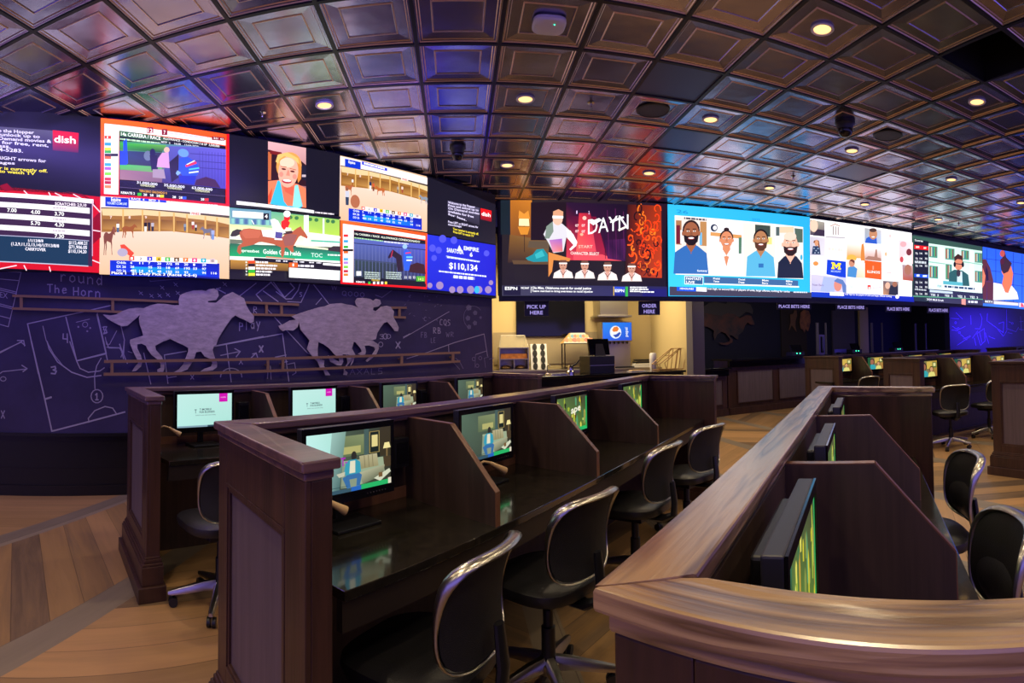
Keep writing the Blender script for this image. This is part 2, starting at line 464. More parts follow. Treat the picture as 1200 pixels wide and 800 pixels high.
FLAT_TILES = {(3, 0), (4, 2), (8, 2)}; HOLE = {(6, -3)}
def make_ceiling():
    mb = MB(); T = TILE
    prof = [(.014, .0), (.026, .0), (.031, .007), (.043, .008), (.049, .014), (.122, .019), (.126, .014), (.132, .014), (.136, .020)]
    mats = ['tin', 'tin_rim_lit', 'tin', 'tin_rim_lit', 'tin', 'tin_rim_lit', 'tin_rim_lit', 'tin']
    for i in range(-16, 29):
        for j in range(-15, 8):
            x, y = tile_xy(i, j)
            if (i, j) in HOLE: 
                mb.add([(x, y, CEIL + .5), (x + T, y, CEIL + .5), (x + T, y + T, CEIL + .5), (x, y + T, CEIL + .5)], [(0, 1, 2, 3)], M['darkvoid'])
                for (a, b, c, d) in ((0, 0, 1, 0), (1, 0, 1, 1), (1, 1, 0, 1), (0, 1, 0, 0)):
                    mb.add([(x + a * T, y + b * T, CEIL), (x + c * T, y + d * T, CEIL), (x + c * T, y + d * T, CEIL + .5), (x + a * T, y + b * T, CEIL + .5)], [(0, 1, 2, 3)], M['darkvoid'])
                continue
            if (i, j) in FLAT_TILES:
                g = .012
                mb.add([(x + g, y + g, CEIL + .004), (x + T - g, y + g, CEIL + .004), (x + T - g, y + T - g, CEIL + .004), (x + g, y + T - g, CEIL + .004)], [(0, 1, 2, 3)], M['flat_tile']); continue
            vs = []
            for (g, h) in prof:
                vs += [(x + g, y + g, CEIL + h), (x + T - g, y + g, CEIL + h), (x + T - g, y + T - g, CEIL + h), (x + g, y + T - g, CEIL + h)]
            n = len(prof)
            for r in range(n - 1):
                mb.add([vs[r * 4 + k] for k in range(4)] + [vs[r * 4 + 4 + k] for k in range(4)],
                       [(0, 1, 5, 4), (1, 2, 6, 5), (2, 3, 7, 6), (3, 0, 4, 7)], M[mats[r]])
            mb.add(vs[-4:], [(0, 1, 2, 3)], M['tin'])
    x0, y0 = tile_xy(-16, -15); x1, y1 = tile_xy(29, 8); w = .015
    for i in range(-16, 30):
        x, _ = tile_xy(i, 0); mb.box(x - w, x + w, y0, y1, CEIL - .006, CEIL + .006, M['tin_grid'])
    for j in range(-15, 9):
        _, y = tile_xy(0, j)
        for i in range(-16, 29):
            x, _ = tile_xy(i, 0); mb.box(x + w, x + TILE - w, y - w, y + w, CEIL - .006, CEIL + .006, M['tin_grid'])
    return mb
_me = make_ceiling()
o = bpy.data.objects.new('ceiling', None)
def raw_mesh_obj(name, mb):
    me = bpy.data.meshes.new(name); me.from_pydata(mb.v, [], mb.f)
    for m in mb.mats: me.materials.append(m)
    me.polygons.foreach_set('material_index', mb.mi); me.update()
    o = bpy.data.objects.new(name, me); COL.objects.link(o); return o
ceil = raw_mesh_obj('ceiling', _me); ceil['kind'] = 'structure'
# plenum above so that no light leaks in
struct('ceiling_slab', flatquad(-10, 19, -6, 15, CEIL + .7, M['darkvoid']))

def wall_seg(pl, a0, a1, z0, z1, thick, m, name, off=0.0):
    mb = MB()
    p = [pl.pt(a0, z0, off), pl.pt(a1, z0, off), pl.pt(a1, z0, off - thick), pl.pt(a0, z0, off - thick)]
    mb.hexa([tuple(q) for q in p] + [(q.x, q.y, z1) for q in p], m)
    return struct(name, mb)
aE = WC.sz(577, 400)[0]                  # right end of the left wall
wall_seg(WC, -8.5, aE, .60, CEIL + .1, .2, M['chalkboard'], 'wall_left')
wall_seg(WC, -8.5, aE, 0, .58, .2, M['base_black'], 'wall_left_wainscot', -.03)
mb = MB()
for (z0, z1, off) in ((.575, .605, .02), (.0, .10, -.012), (.265, .273, -.026)):
    p = [WC.pt(-8.5, z0, off), WC.pt(aE, z0, off), WC.pt(aE, z0, off - .05), WC.pt(-8.5, z0, off - .05)]
    mb.hexa([tuple(q) for q in p] + [(q.x, q.y, z1) for q in p], M['base_black'])
struct('baseboard_left', mb)
# return of the left wall towards the kitchen
e = WC.pt(aE, 0)
mb = MB().box(e.x - .22, e.x - .02, e.y + .16, 12.0, 0, CEIL, M['beige_wall']); struct('wall_kitchen_left', mb)
mb = MB().box(.2, 4.35, 12.0, 12.2, 0, 3.3, M['beige_wall']); struct('wall_back', mb)
mb = MB().box(4.32, 4.42, 9.70, 12.0, 0, 3.25, M['beige_wall']); struct('wall_kitchen_right', mb)
mb = MB().box(4.19, 4.43, 9.38, 9.68, 0, 3.25, M['grey_wall']); struct('trim_1', mb, bevel=.01)
mb = MB().box(4.42, 16.6, 13.2, 13.4, 0, 3.3, M['navy']); struct('wall_betting', mb)
mb = MB().box(13.37, 19, 11.1, 11.3, 0, 3.3, M['chalkboard_blue']); struct('wall_right', mb)
mb = MB().box(13.37, 13.57, 11.3, 13.2, 0, 3.3, M['navy']); struct('wall_right_return', mb)
mb = MB().box(.2, 19, 8.75, 13.6, 3.25, 3.35, M['grey_wall']); struct('ceiling_kitchen', mb)
# soffit the long video wall hangs on
mb = MB()
a0, a1 = WR.sz(583, 300)[0], 17.0
zb = 2.27
p = [WR.pt(a0, zb, -.02), WR.pt(a1, zb, -.02), WR.pt(a1, zb, -.45), WR.pt(a0, zb, -.45)]
mb.hexa([tuple(q) for q in p] + [(q.x, q.y, CEIL + .1) for q in p], M['navy'])
struct('trim_2', mb)

# doorway and beige column in the dark betting wall
def pbox(pl, x0, y0, x1, y1, d, m, mb=None, off=0.0):
    """box on wall plane pl covering photo rectangle, sticking out d"""
    a0, z1 = pl.sz(x0, y0); a1, _ = pl.sz(x1, y0); _, z0 = pl.sz((x0 + x1) / 2, y1)
    _, z1 = pl.sz((x0 + x1) / 2, y0)
    mb = mb or MB()
    p = [pl.pt(a0, z0, off + d), pl.pt(a1, z0, off + d), pl.pt(a1, z0, off), pl.pt(a0, z0, off)]
    return mb.hexa([tuple(q) for q in p] + [(q.x, q.y, z1) for q in p], m)
struct('door_1', pbox(BN, 974, 364, 1000, 440, .05, M['grey_wall']))
struct('trim_3', pbox(BN, 1005, 360, 1015, 440, .08, M['beige_wall']))
struct('trim_4', pbox(BN, 928 - 14, 360, 944, 440, .03, mat('brown_wall_strip', '#2e2620', .8)))
struct('trim_5', pbox(BR, 578, 389, 735, 426, .02, mat('kitchen_tile_wainscot', '#a39478', .5)))
# ------------------------------------------------------------------ video walls
WHITE, BLK, RED, ORG = '#fbf6ff', '#15131f', '#e01018', '#ff5a1c'
def person_bust(p, cx, cy, s, skin, hair, shirt, beard=None, bald=False, bun=False, hw=1.0, neck='v', shirt2=None, bottom=None, smile='#ffffff'):
    """head and shoulders; s = half head width in drawing units, cx, cy = face centre"""
    b = bottom if bottom is not None else cy + 4.2 * s
    p.poly([(cx - 2.5 * s * hw, b), (cx - 2.3 * s * hw, cy + 2.4 * s), (cx - .8 * s, cy + 1.6 * s), (cx + .8 * s, cy + 1.6 * s), (cx + 2.2 * s * hw, cy + 2.5 * s), (cx + 2.5 * s * hw, b + .05 * s)], shirt)
    p.poly([(cx - .55 * s, cy + .9 * s), (cx + .55 * s, cy + .9 * s), (cx + .62 * s, cy + 1.75 * s), (cx, cy + (2.6 if neck == 'v' else 4.2) * s), (cx - .62 * s, cy + 1.75 * s)], skin)
    p.poly([(cx - .6 * s, cy + 1.5 * s), (cx - .95 * s, cy + 1.8 * s), (cx - .35 * s, cy + 2.6 * s), (cx, cy + 2.45 * s)], shirt2 or shirt)
    p.poly([(cx + .6 * s, cy + 1.5 * s), (cx + .95 * s, cy + 1.8 * s), (cx + .35 * s, cy + 2.6 * s), (cx, cy + 2.45 * s)], shirt2 or shirt)
    if bun: p.ell(cx, cy - 1.6 * s, .42 * s, .3 * s, hair)
    if not bald: p.ell(cx, cy - .28 * s, 1.06 * s, 1.28 * s, hair)
    p.ell(cx - 1.0 * s, cy + .1 * s, .14 * s, .28 * s, skin); p.ell(cx + 1.0 * s, cy + .1 * s, .14 * s, .28 * s, skin)
    p.ell(cx, cy, .93 * s, 1.3 * s, skin)
    if beard:
        p.poly([(cx - .93 * s, cy + .25 * s), (cx - .5 * s, cy + .42 * s), (cx, cy + .35 * s), (cx + .5 * s, cy + .42 * s), (cx + .93 * s, cy + .25 * s), (cx + .8 * s, cy + 1.1 * s), (cx + .3 * s, cy + 1.55 * s), (cx - .3 * s, cy + 1.55 * s), (cx - .8 * s, cy + 1.1 * s)], beard)
    p.ell(cx, cy + .68 * s, .42 * s, .17 * s, '#9a3a34'); p.ell(cx, cy + .65 * s, .34 * s, .10 * s, smile)
    for q in (-1, 1):
        p.ell(cx + q * .38 * s, cy - .18 * s, .17 * s, .09 * s, '#fff6ee'); p.ell(cx + q * .38 * s, cy - .18 * s, .08 * s, .09 * s, '#20140f', 10)
        p.line([(cx + q * .2 * s, cy - .42 * s), (cx + q * .6 * s, cy - .44 * s)], .1 * s, '#2a1a12')
    p.poly([(cx - .08 * s, cy - .1 * s), (cx + .08 * s, cy - .1 * s), (cx + .2 * s, cy + .3 * s), (cx - .2 * s, cy + .3 * s)], tuple(max(0, v * .86) for v in hexf(skin)))
def hexf(c):
    if isinstance(c, str): c = c.lstrip('#'); return tuple(int(c[k:k + 2], 16) / 255 for k in (0, 2, 4))
    return c
def bars(p, x0, y0, x1, h, c, slope=0.0, n=7, rnd=None):
    """a line of lettering too small to read: short strokes"""
    rnd = rnd or random.Random(int(x0 * 13 + y0 * 7)); x = x0
    V = []; F = []
    while x < x1:
        w = h * rnd.uniform(.5, 2.6); w = min(w, x1 - x)
        d = slope * (x - x0); e = slope * (x + w - x0)
        k = len(V); V += [(x, y0 + d), (x + w, y0 + e), (x + w, y0 + e + h), (x, y0 + d + h)]; F.append((k, k + 1, k + 2, k + 3))
        x += w + h * .35
    if V: p._put(V, F, srgb(c))
def frame_pts(*c): return list(c)
HORSE = [(0,.30),(.05,.20),(.14,.14),(.30,.12),(.42,.18),(.55,.17),(.66,.12),(.76,0),(.82,-.06),(.84,-.02),(.92,.08),(1,.20),(.97,.26),(.90,.22),(.84,.20),(.78,.32),(.72,.45),(.74,.60),(.72,.78),(.76,.98),(.71,1),(.68,.80),(.66,.60),(.60,.52),(.45,.50),(.32,.46),(.26,.52),(.28,.70),(.22,.85),(.22,1),(.17,1),(.17,.82),(.20,.68),(.14,.52),(.12,.68),(.08,.84),(.06,1),(.01,1),(.03,.80),(.06,.62),(.03,.48)]
def tiny_horse(p, x, y, w, h, c, flip=False):
    p.poly([(x + (1 - a if flip else a) * w, y + b * h) for a, b in HORSE], c)
def tiny_person(p, x, y, h, top, legs):
    p.ell(x, y + .09 * h, .09 * h, .1 * h, '#8a5a44', 10); p.poly([(x - .14 * h, y + .2 * h), (x + .14 * h, y + .2 * h), (x + .13 * h, y + .55 * h), (x - .13 * h, y + .55 * h)], top)
    p.poly([(x - .12 * h, y + .55 * h), (x + .12 * h, y + .55 * h), (x + .1 * h, y + h), (x - .1 * h, y + h)], legs)

def paddock(p, horses, folk):
    """round paddock with timber stalls, drawn in the frame of screen 4's crop"""
    p.quad((40, 15), (1150, 105), (1148, 722), (30, 685), ['#f6dcd2', '#f4dcd0', '#e0b792', '#e2b894'])
    p.poly([(45, 20), (1150, 108), (1150, 185), (45, 115)], '#f3e2e2')
    p.poly([(45, 112), (420, 125), (1150, 185), (1150, 205), (420, 145), (45, 125)], '#4c4034')
    p.poly([(48, 120), (400, 130), (720, 158), (1150, 205), (1148, 380), (1030, 362), (660, 318), (50, 325)], '#a06a2c')
    p.poly([(48, 122), (400, 132), (720, 160), (1150, 205), (1150, 262), (1050, 238), (940, 222), (780, 205), (680, 190), (560, 190), (420, 180), (250, 188), (60, 182)], '#e4c896')
    for x, y0, y1 in ((228, 130, 322), (395, 135, 322), (540, 150, 322), (665, 160, 325), (778, 172, 330), (935, 190, 350), (1035, 200, 372)):
        p.rect(x, y0, x + 14, y1, '#dcae64')
    for x, y0, w in ((60, 190, 160), (250, 190, 140), (420, 190, 115), (560, 195, 100), (690, 205, 85), (800, 215, 130), (955, 235, 78), (1060, 255, 82)):
        p.quad((x, y0 + 25), (x + w, y0 + 30), (x + w, y0 + 118), (x, y0 + 110), ['#7a4c1c', '#8c5a26', '#c08a48', '#b27c3c'])
    p.rect(810, 148, 898, 182, '#f4e4e0'); p.text('PINES', 822, 176, 888, 180, 20, '#c03c30', lift=False)
    for x, t in ((120, '7'), (280, '8'), (420, '9')): p.text(t, x, 212, x + 18, 212, 24, '#f2d8d0')
    for (x, y, w, h, c, fl) in horses: tiny_horse(p, x, y, w, h, c, fl)
    for (x, y, h, a, b) in folk: tiny_person(p, x, y, h, a, b)
def odds_table(p, x0, y0, x1, y1, s):
    """blue betting table; s = slope"""
    w = x1 - x0; h = y1 - y0; d = s * w
    p.quad((x0, y0), (x1, y0 + d), (x1, y1 + d), (x0, y1), ['#0a2ac8', '#0c1ea8', '#0a2ad0', '#0a38d8'])
    p.quad((x0 + .2 * w, y0 + .38 * h + s * .2 * w), (x1 - .12 * w, y0 + .38 * h + s * .88 * w), (x1 - .12 * w, y0 + .8 * h + s * .88 * w), (x0 + .2 * w, y0 + .8 * h + s * .2 * w), ['#18a0f0', '#0c60d8', '#0c58e0', '#1890f0'])
    cols = ['#f03818', '#f8f4fa', '#1c1ccc', '#f0c020', '#38b848', '#6a4a28', '#f07018', '#e8207c', '#18a8c8', '#d8c0c8']
    nums = ['1', '2', '3', '4', '5', '6', '7', '8', '9', '10']
    p.poly([(x0 + .2 * w, y0 - .32 * h + s * .2 * w), (x1 - .02 * w, y0 - .22 * h + d), (x1 - .02 * w, y0 + .02 * h + d), (x0 + .2 * w, y0 + .03 * h + s * .2 * w)], '#fff6f4')
    for k in range(10):
        x = x0 + w * (.175 + .082 * k); y = y0 - .30 * h + s * (x - x0)
        p.rect(x, y, x + .047 * w, y + .27 * h, cols[k])
        p.text(nums[k], x + .012 * w, y + .22 * h, x + .034 * w, y + .22 * h, .16 * h, '#ffffff' if k not in (1, 3, 9) else '#202020', lift=False); p.L -= 1
    p.L += 2
    vals = [['6', '11', '7', '20', '7/2', '99', '20', '1', '29', ''], ['26', '', '55', '32', '18', '69', '195', '53', '97', ''], ['483', '14', '51', '48', '155', '32', '93', '', '94', '116']]
    for r, row in enumerate(vals):
        for k, t in enumerate(row):
            if not t: continue
            x = x0 + w * (.165 + .082 * k); y = y0 + h * (.2 + .26 * r) + s * (x - x0)
            ww = .018 * w * len(t); p.text(t, x + .02 * w, y, x + .02 * w + ww, y + s * ww, .15 * h, '#f4f8ff', lift=False)
    for r, t in enumerate(('Odds', 'EX 26', 'DD 26')):
        y = y0 + h * (.22 + .27 * r); p.text(t, x0 + .06 * w, y, x0 + .145 * w, y + s * .09 * w, .16 * h, '#e8f0ff', lift=False)
    p.L += 1

vwall = thing('video_display', 'tall blue black LED video wall showing horse races, above the chalkboard with metal horses', 'screen display', tuple(WL.at(290, 330)))
VPL = Vector(vwall.location)
def adopt(ch, par):
    ch.parent = par; ch.matrix_parent_inverse = Matrix.Translation(-Vector(par.location)); return ch
# cabinet behind the pictures
zb = WL.sz(290, 327)[1]
mb = MB(); a0, a1 = -8.5, WL.sz(581, 300)[0]
p4 = [WL.pt(a0, zb, 0), WL.pt(a1, zb, 0), WL.pt(a1, zb, -.078), WL.pt(a0, zb, -.078)]
mb.hexa([tuple(q) for q in p4] + [(q.x, q.y, CEIL - .015) for q in p4], M['black'])
adopt(mb.build('cabinet'), vwall)
def screen(pl, corners, ox, oy, sc, bg, par, label):
    """corners in photo pixels (4); returns Pic in crop frame"""
    p = Pic(lambda x, y, off: pl.at(x, y, off), step=.0006, base=.012)
    p.quad(*corners, bg); p.local(ox, oy, sc); p.label = label; p.par = par
    # thin housing
    mb = MB(); c = [pl.at(x, y, .0) for x, y in corners]; f = [pl.at(x, y, .0115) for x, y in corners]
    mb.hexa([tuple(q) for q in c] + [tuple(q) for q in f], M['black']); p.house = mb
    return p
def done(p, gainmat='screen_paint'):
    h = adopt(p.house.build('screen_panel'), p.par); h['label'] = p.label
    o = p.build('picture', M[gainmat]); o.parent = h; o.matrix_parent_inverse = Matrix.Identity(4)
    o.matrix_parent_inverse = Matrix.Identity(4)
    return h

# 1 dark dish notice, top left
def dish_notice(p, f, sl):
    """f maps fractional (u,v) of the text block"""
    pass
p = screen(WL, [(-70, 121), (117, 137.5), (118, 231), (-70, 221)], 0, 130, 8.89, '#15131f', vwall, 'screen with a small red logo and white and yellow notice text')
p.quad((-400, 150), (560, 212), (560, 345), (-400, 290), ['#4a4660', '#5a5570', '#2a2638', '#2a2638'])
for t, x0, y0, x1, y1, h, c in (("Welcome to the Hopper", -330, 205, 355, 245, 34, '#e6dcff'), ("Press and unlock up to", -330, 245, 415, 288, 34, '#e6dcff'), ("more. On Demand movies &", -330, 285, 535, 338, 34, '#e6dcff'),
                                ("available for free, rent,", -300, 325, 505, 380, 34, '#e6dcff'), ("or less.", -150, 375, 110, 390, 34, '#e6dcff'), ("1-800-874-5283.", -300, 405, 240, 438, 36, '#e6dcff'),
                                ("Press LEFT or RIGHT arrows for", -420, 478, 480, 542, 34, '#e6dcff'), ("messages", -200, 545, 155, 562, 30, '#e6dcff'),
                                ("Your receiver is currently off.", -400, 585, 495, 645, 32, '#ffe838'), ("Press SAT to watch TV", -330, 620, 365, 672, 32, '#ffe838')):
    p.text(t, x0, y0, x1, y1, h, c, lift=False)
p.quad((548, 205), (818, 235), (815, 440), (548, 415), ['#f01010', '#f01010', '#5a0a18', '#5a0a18'])
p.text('dish', 562, 330, 788, 345, 74, '#ffffff'); p.ell(650, 318, 22, 9, '#ffb0b0'); done(p)
# 2 results board
p = screen(WL, [(-70, 214), (117.5, 231), (118, 320), (-70, 312)], 0, 215, 7.275, '#cc0a16', vwall, 'screen with white race results rows on a red background')
for pts in ([(0, 20), (60, 0), (120, 60), (40, 70)], [(560, 70), (700, 95), (850, 250), (790, 140)], [(790, 300), (855, 240), (858, 460), (790, 520)]): p.poly(pts, '#8c0818')
for pts in (((205, 65), (240, 100)), ((415, 80), (430, 108)), ((470, 85), (525, 112)), ((625, 95), (690, 130)), ((790, 180), (850, 245)), ((790, 400), (850, 410)), ((750, 640), (850, 680)), ((0, 728), (140, 700)), ((205, 700), (225, 740)), ((420, 712), (430, 750))):
    p.line(pts, 9, '#ffd8e4', lift=False)
p.L += 1
p.poly([(-500, 60), (790, 138), (785, 708), (-500, 640)], '#3a2240')
p.poly([(-500, 60), (795, 138), (795, 175), (-500, 95)], '#fdf6ff')
p.text('SCRATCHES: 2,9,10', 468, 185, 735, 200, 24, '#fff0ff')
for y in (172, 268, 365): p.poly([(-500, y - 32), (763, y + 40), (763, y + 88), (-500, y + 8)], '#fdf8ff')
for t, x, y in (('7.00', 62, 245), ('4.00', 262, 260), ('3.70', 465, 275), ('5.70', 262, 355), ('4.30', 465, 368), ('7.30', 465, 465)): p.text(t, x, y, x + 80, y + 4, 32, '#ffffff', lift=False)
for y in (178, 275, 372): bars(p, 450, y + 26, 560, 12, '#b8a8b8', .06); bars(p, 60, y + 2, 160, 10, '#d8ccd8', .06)
p.poly([(-500, 425), (755, 492), (748, 708), (-500, 650)], '#16344e')
p.line([(-500, 425), (755, 492)], 6, '#b0b0d0'); p.line([(-500, 650), (748, 706)], 8, '#b8c0d8'); p.line([(785, 150), (785, 620)], 7, '#d0a8c8')
for t, x0, y0, x1, y1, h in (('1/1/13/8/8', 240, 500, 368, 505, 24), ('(1,2,9,11,12,13,14)/1/7/13/8/8', 95, 528, 502, 548, 26), ('CARRYOVER', 215, 572, 390, 580, 26), ('$112,408.21', 585, 520, 740, 526, 28), ('$71,906.05', 585, 556, 740, 562, 28), ('$110,134.20', 580, 592, 735, 598, 28)):
    p.text(t, x0, y0, x1, y1, h, '#f4f0ff', lift=False)
done(p)
# 3 orange framed race channel
def race_frame(p, c, white):
    """orange-red frame: corners c in crop units"""
    p.quad(*c, ['#ff6a1c', '#ff5a1c', '#f01818', '#f81010'])
p = screen(WL, [(118, 138.5), (267, 158), (267, 242.5), (117.5, 231)], 112, 132, 7.27, RED, vwall, 'screen framed orange with a Spanish race programme and a jockey')
p.quad((42, 50), (1128, 190), (1128, 800), (42, 720), ['#ff6e20', '#ff5418', '#f20c14', '#f60c10'])
p.poly([(74, 96), (1104, 238), (1104, 282), (198, 160), (192, 705), (70, 695)], '#fbf8ff')
cols = [('#f04010', 200), ('#38a0d8', 258), ('#e8e020', 300), ('#38b038', 322), ('#402820', 352), ('#f06818', 372), ('#38a8e0', 432), ('#b060e0', 465), ('#88e030', 510), ('#d83848', 555), ('#c02028', 585), ('#f08858', 620)]
for c, y in cols: p.rect(76, y, 130, y + 26, c, .03); p.L -= 1
p.L += 1
p.text('1', 95, 222, 104, 222, 18, '#fff'.replace('fff', 'ffffff')); p.rect(130, 352, 190, 376, '#2c2420')
p.poly([(200, 168), (1104, 290), (1104, 780), (200, 705)], '#141018')
p.quad((200, 158), (620, 218), (620, 262), (200, 205), ['#3c7048', '#2c5038', '#2c5038', '#3c7048'])
p.rect(436, 130, 488, 180, '#a01838'); p.text('12', 442, 172, 482, 176, 34, '#ffffff'); p.rect(560, 146, 608, 196, '#901830'); p.text('7', 576, 188, 592, 190, 32, '#ffffff')
p.text('14a CARRERA / RACE', 214, 200, 550, 238, 30, '#ffffff', lift=False); p.text('ALLOWANCE - CONDICION 3 & UP  3,500,000', 570, 232, 1050, 300, 19, '#f0f0f0', lift=False)
bars(p, 205, 222, 550, 14, '#c8f0c8', .11); p.text('MTP  2    16:28    13-06-2020', 556, 262, 872, 302, 16, '#e8e8f0')
bars(p, 620, 172, 960, 16, '#d8d0e4', .13); p.rect(985, 208, 1092, 238, '#8c1028', .08); p.text('3:31  4:2', 1000, 230, 1085, 240, 16, '#ffffff')
p.quad((202, 250), (1104, 318), (1104, 655), (202, 575), ['#3ca03c', '#6a62d8', '#4a3ca8', '#8a5a6c'])
p.quad((620, 290), (1104, 320), (1104, 655), (560, 600), ['#5a5ab8', '#6a5edc', '#4a40b8', '#3c3470'])
p.quad((202, 268), (600, 282), (560, 345), (202, 320), ['#38b830', '#68b048', '#2c4430', '#388838'])
p.quad((202, 330), (600, 350), (560, 470), (202, 460), ['#2c4470', '#302c44', '#343050', '#2c4030'])
p.quad((202, 445), (560, 470), (560, 520), (202, 490), ['#48c048', '#68b060', '#78a060', '#58b048'])
p.quad((202, 492), (560, 520), (560, 600), (202, 575), ['#a07080', '#8a6878', '#806074', '#a47888'])
for k in range(9): p.line([(880 + k * 26, 335 + k * 2), (880 + k * 26, 580 + k * 6)], 3, '#3c34a0', lift=False)
for y in (355, 415, 470): p.line([(800, y), (1104, y + 22)], 5, '#3c3090', lift=False)
p.L += 1
p.poly([(232, 250), (262, 232), (272, 440), (232, 452)], '#1c50f0'); p.rect(202, 335, 262, 452, '#1c44d8', .02)
p.ell(440, 375, 34, 42, '#6c7898'); p.ell(480, 350, 24, 36, '#1c1c48'); p.poly([(455, 370), (520, 370), (525, 500), (470, 500)], '#201c40')
p.ell(600, 325, 24, 24, '#e8b8a8'); p.poly([(560, 350), (615, 345), (625, 480), (515, 470), (525, 400)], '#d89cd8'); p.poly([(480, 490), (575, 490), (590, 570), (480, 560)], '#a890a8')
p.poly([(680, 380), (700, 360), (700, 560), (640, 600), (620, 430)], '#241c30')
p.ell(740, 352, 46, 34, '#6c9cf8', rot=.3); p.poly([(705, 395), (780, 385), (860, 440), (875, 500), (855, 545), (735, 545), (700, 505)], '#2c54f0')
p.line([(765, 462), (845, 435)], 20, '#f03858'); p.line([(770, 450), (835, 418)], 8, '#f4f4ff'); p.line([(790, 492), (870, 480)], 12, '#50c8f0'); p.line([(790, 520), (865, 510)], 12, '#e4ecff')
p.poly([(690, 500), (720, 520), (690, 545), (675, 525)], '#88b0f8'); p.poly([(700, 545), (850, 545), (830, 620), (710, 605)], '#1c30c0')
p.poly([(835, 625), (850, 580), (930, 555), (1010, 580), (1055, 650)], '#40203c')
for x, t in ((345, '31,000,000'), (575, '35,000,000'), (810, '63,000,000')):
    y = 600 + (x - 345) * .095; p.text(t, x, y + 12, x + 175, y + 30, 22, '#f0f0ff', lift=False); p.text('CONDICION', x + 30, y + 32, x + 150, y + 45, 16, '#f0f0c0', lift=False)
bars(p, 200, 640, 1104, 5, '#60506c', .085, 1); p.text('TERCERO SALDADO S', 365, 682, 600, 702, 18, '#f0a838'); p.text('REMATE 2', 210, 698, 328, 706, 20, '#ffffff')
for x, c in ((350, '#30c030'), (540, '#e8d020'), (730, '#2c58e0'), (918, '#e03020')): p.rect(x, 692 + (x - 350) * .08, x + 34, 716 + (x - 350) * .08, c)
for x in (400, 455, 510, 645, 700, 885): p.text('28', x, 712 + (x - 350) * .08, x + 30, 714 + (x - 350) * .08, 20, '#ffffff', lift=False)
p.line([(1115, 200), (1115, 790)], 22, '#f20c14'); p.line([(44, 708), (1125, 795)], 16, '#d01018')
done(p)
# 4 paddock
p = screen(WL, [(117.5, 229.5), (268.5, 243), (268.5, 327), (116.5, 321.5)], 112, 228, 7.362, '#e0b792', vwall, 'screen showing horses walking in a timber paddock with a blue odds table')
paddock(p, [(65, 300, 100, 225, '#7c4436', False), (225, 262, 130, 115, '#9c5424', False), (892, 285, 120, 100, '#706c84', True)],
        [(188, 240, 90, '#f4f0f0', '#4c6488'), (425, 228, 95, '#201820', '#e0e0e0'), (455, 228, 90, '#2c2430', '#302830'), (485, 232, 90, '#b8b0c0', '#302c40'), (762, 245, 75, '#8090a8', '#506080'), (830, 225, 80, '#f0e0e0', '#a83838'), (855, 255, 65, '#d0c8d8', '#1c1c30'), (1000, 295, 100, '#a0a8d8', '#6c8cd0')])
p.poly([(140, 285), (160, 285), (172, 330), (150, 340)], '#8c503c'); p.poly([(205, 440), (240, 435), (325, 510), (300, 545), (215, 480)], '#e04830'); p.ell(225, 505, 45, 35, '#b0a4c0')
p.rect(78, 30, 278, 110, '#0c34c8', .06); p.text('Equine', 128, 66, 210, 70, 34, '#ffffff'); p.text('YOUBET.COM LIVE', 92, 92, 262, 100, 20, '#dce8ff', lift=False)
p.poly([(285, 35), (600, 60), (600, 80), (285, 58)], '#1838d8'); p.text('RACE  4    MTP  2', 300, 53, 545, 74, 18, '#ffffff'); bars(p, 620, 72, 1040, 12, '#f8e8ec', .06)
odds_table(p, 118, 572, 1054, 702, .03)
p.poly([(118, 668), (560, 690), (1054, 722), (1054, 735), (118, 690)], '#0a1884'); p.text('Place 1   $1 Daily Pick 3 (Races 4-5-6)', 130, 690, 860, 712, 22, '#ffffff')
done(p)
# 5 woman in a turquoise top
p = screen(WL, [(267, 158), (398, 181), (398, 252), (267.5, 243)], 262, 150, 8.0, '#14131f', vwall, 'dark screen with a portrait of a smiling blonde woman in a turquoise top')
p.quad((412, 128), (768, 190), (768, 750), (412, 710), ['#e8b0b8', '#d8a4a8', '#7c3020', '#8c4020'])
p.poly([(412, 205), (430, 208), (690, 285), (768, 350), (768, 550), (412, 500)], '#30141a')
p.poly([(412, 225), (445, 232), (440, 490), (412, 490)], '#c86838'); p.poly([(430, 212), (540, 232), (530, 262), (430, 245)], '#7c1c1c')
p.poly([(722, 350), (768, 360), (768, 498), (722, 480)], '#1c1c30'); p.rect(728, 440, 765, 462, '#c8b4c0')
p.poly([(412, 500), (520, 490), (690, 530), (765, 570), (768, 750), (412, 715)], '#f88058')
p.poly([(412, 640), (450, 560), (440, 690), (412, 712)], '#e84c28')
p.poly([(500, 495), (525, 500), (560, 690), (590, 730), (640, 735), (665, 540), (690, 535), (735, 735), (700, 762), (430, 715)], '#38bce0')
p.poly([(660, 545), (690, 540), (728, 730), (690, 755), (640, 740)], '#90e8e0'); p.poly([(530, 500), (660, 540), (640, 700), (600, 735), (560, 690)], '#f87858')
p.poly([(540, 520), (650, 560), (640, 640), (570, 600)], '#f06048')
p.ell(605, 360, 118, 130, '#f0a050', rot=.25); p.poly([(690, 300), (722, 380), (718, 480), (690, 520), (670, 380)], '#e08838')
p.ell(598, 415, 94, 148, '#fbb09a', rot=.08); p.ell(588, 330, 70, 46, '#ffd2b8'); p.poly([(480, 320), (500, 255), (590, 232), (690, 290), (700, 345), (640, 290), (560, 268), (515, 300), (505, 340)], '#f6c070')
p.ell(555, 390, 22, 9, '#5c2420', rot=.15); p.ell(637, 412, 22, 9, '#5c2420', rot=.15); p.line([(528, 366), (580, 372)], 7, '#b06040'); p.line([(612, 385), (668, 398)], 7, '#b06040')
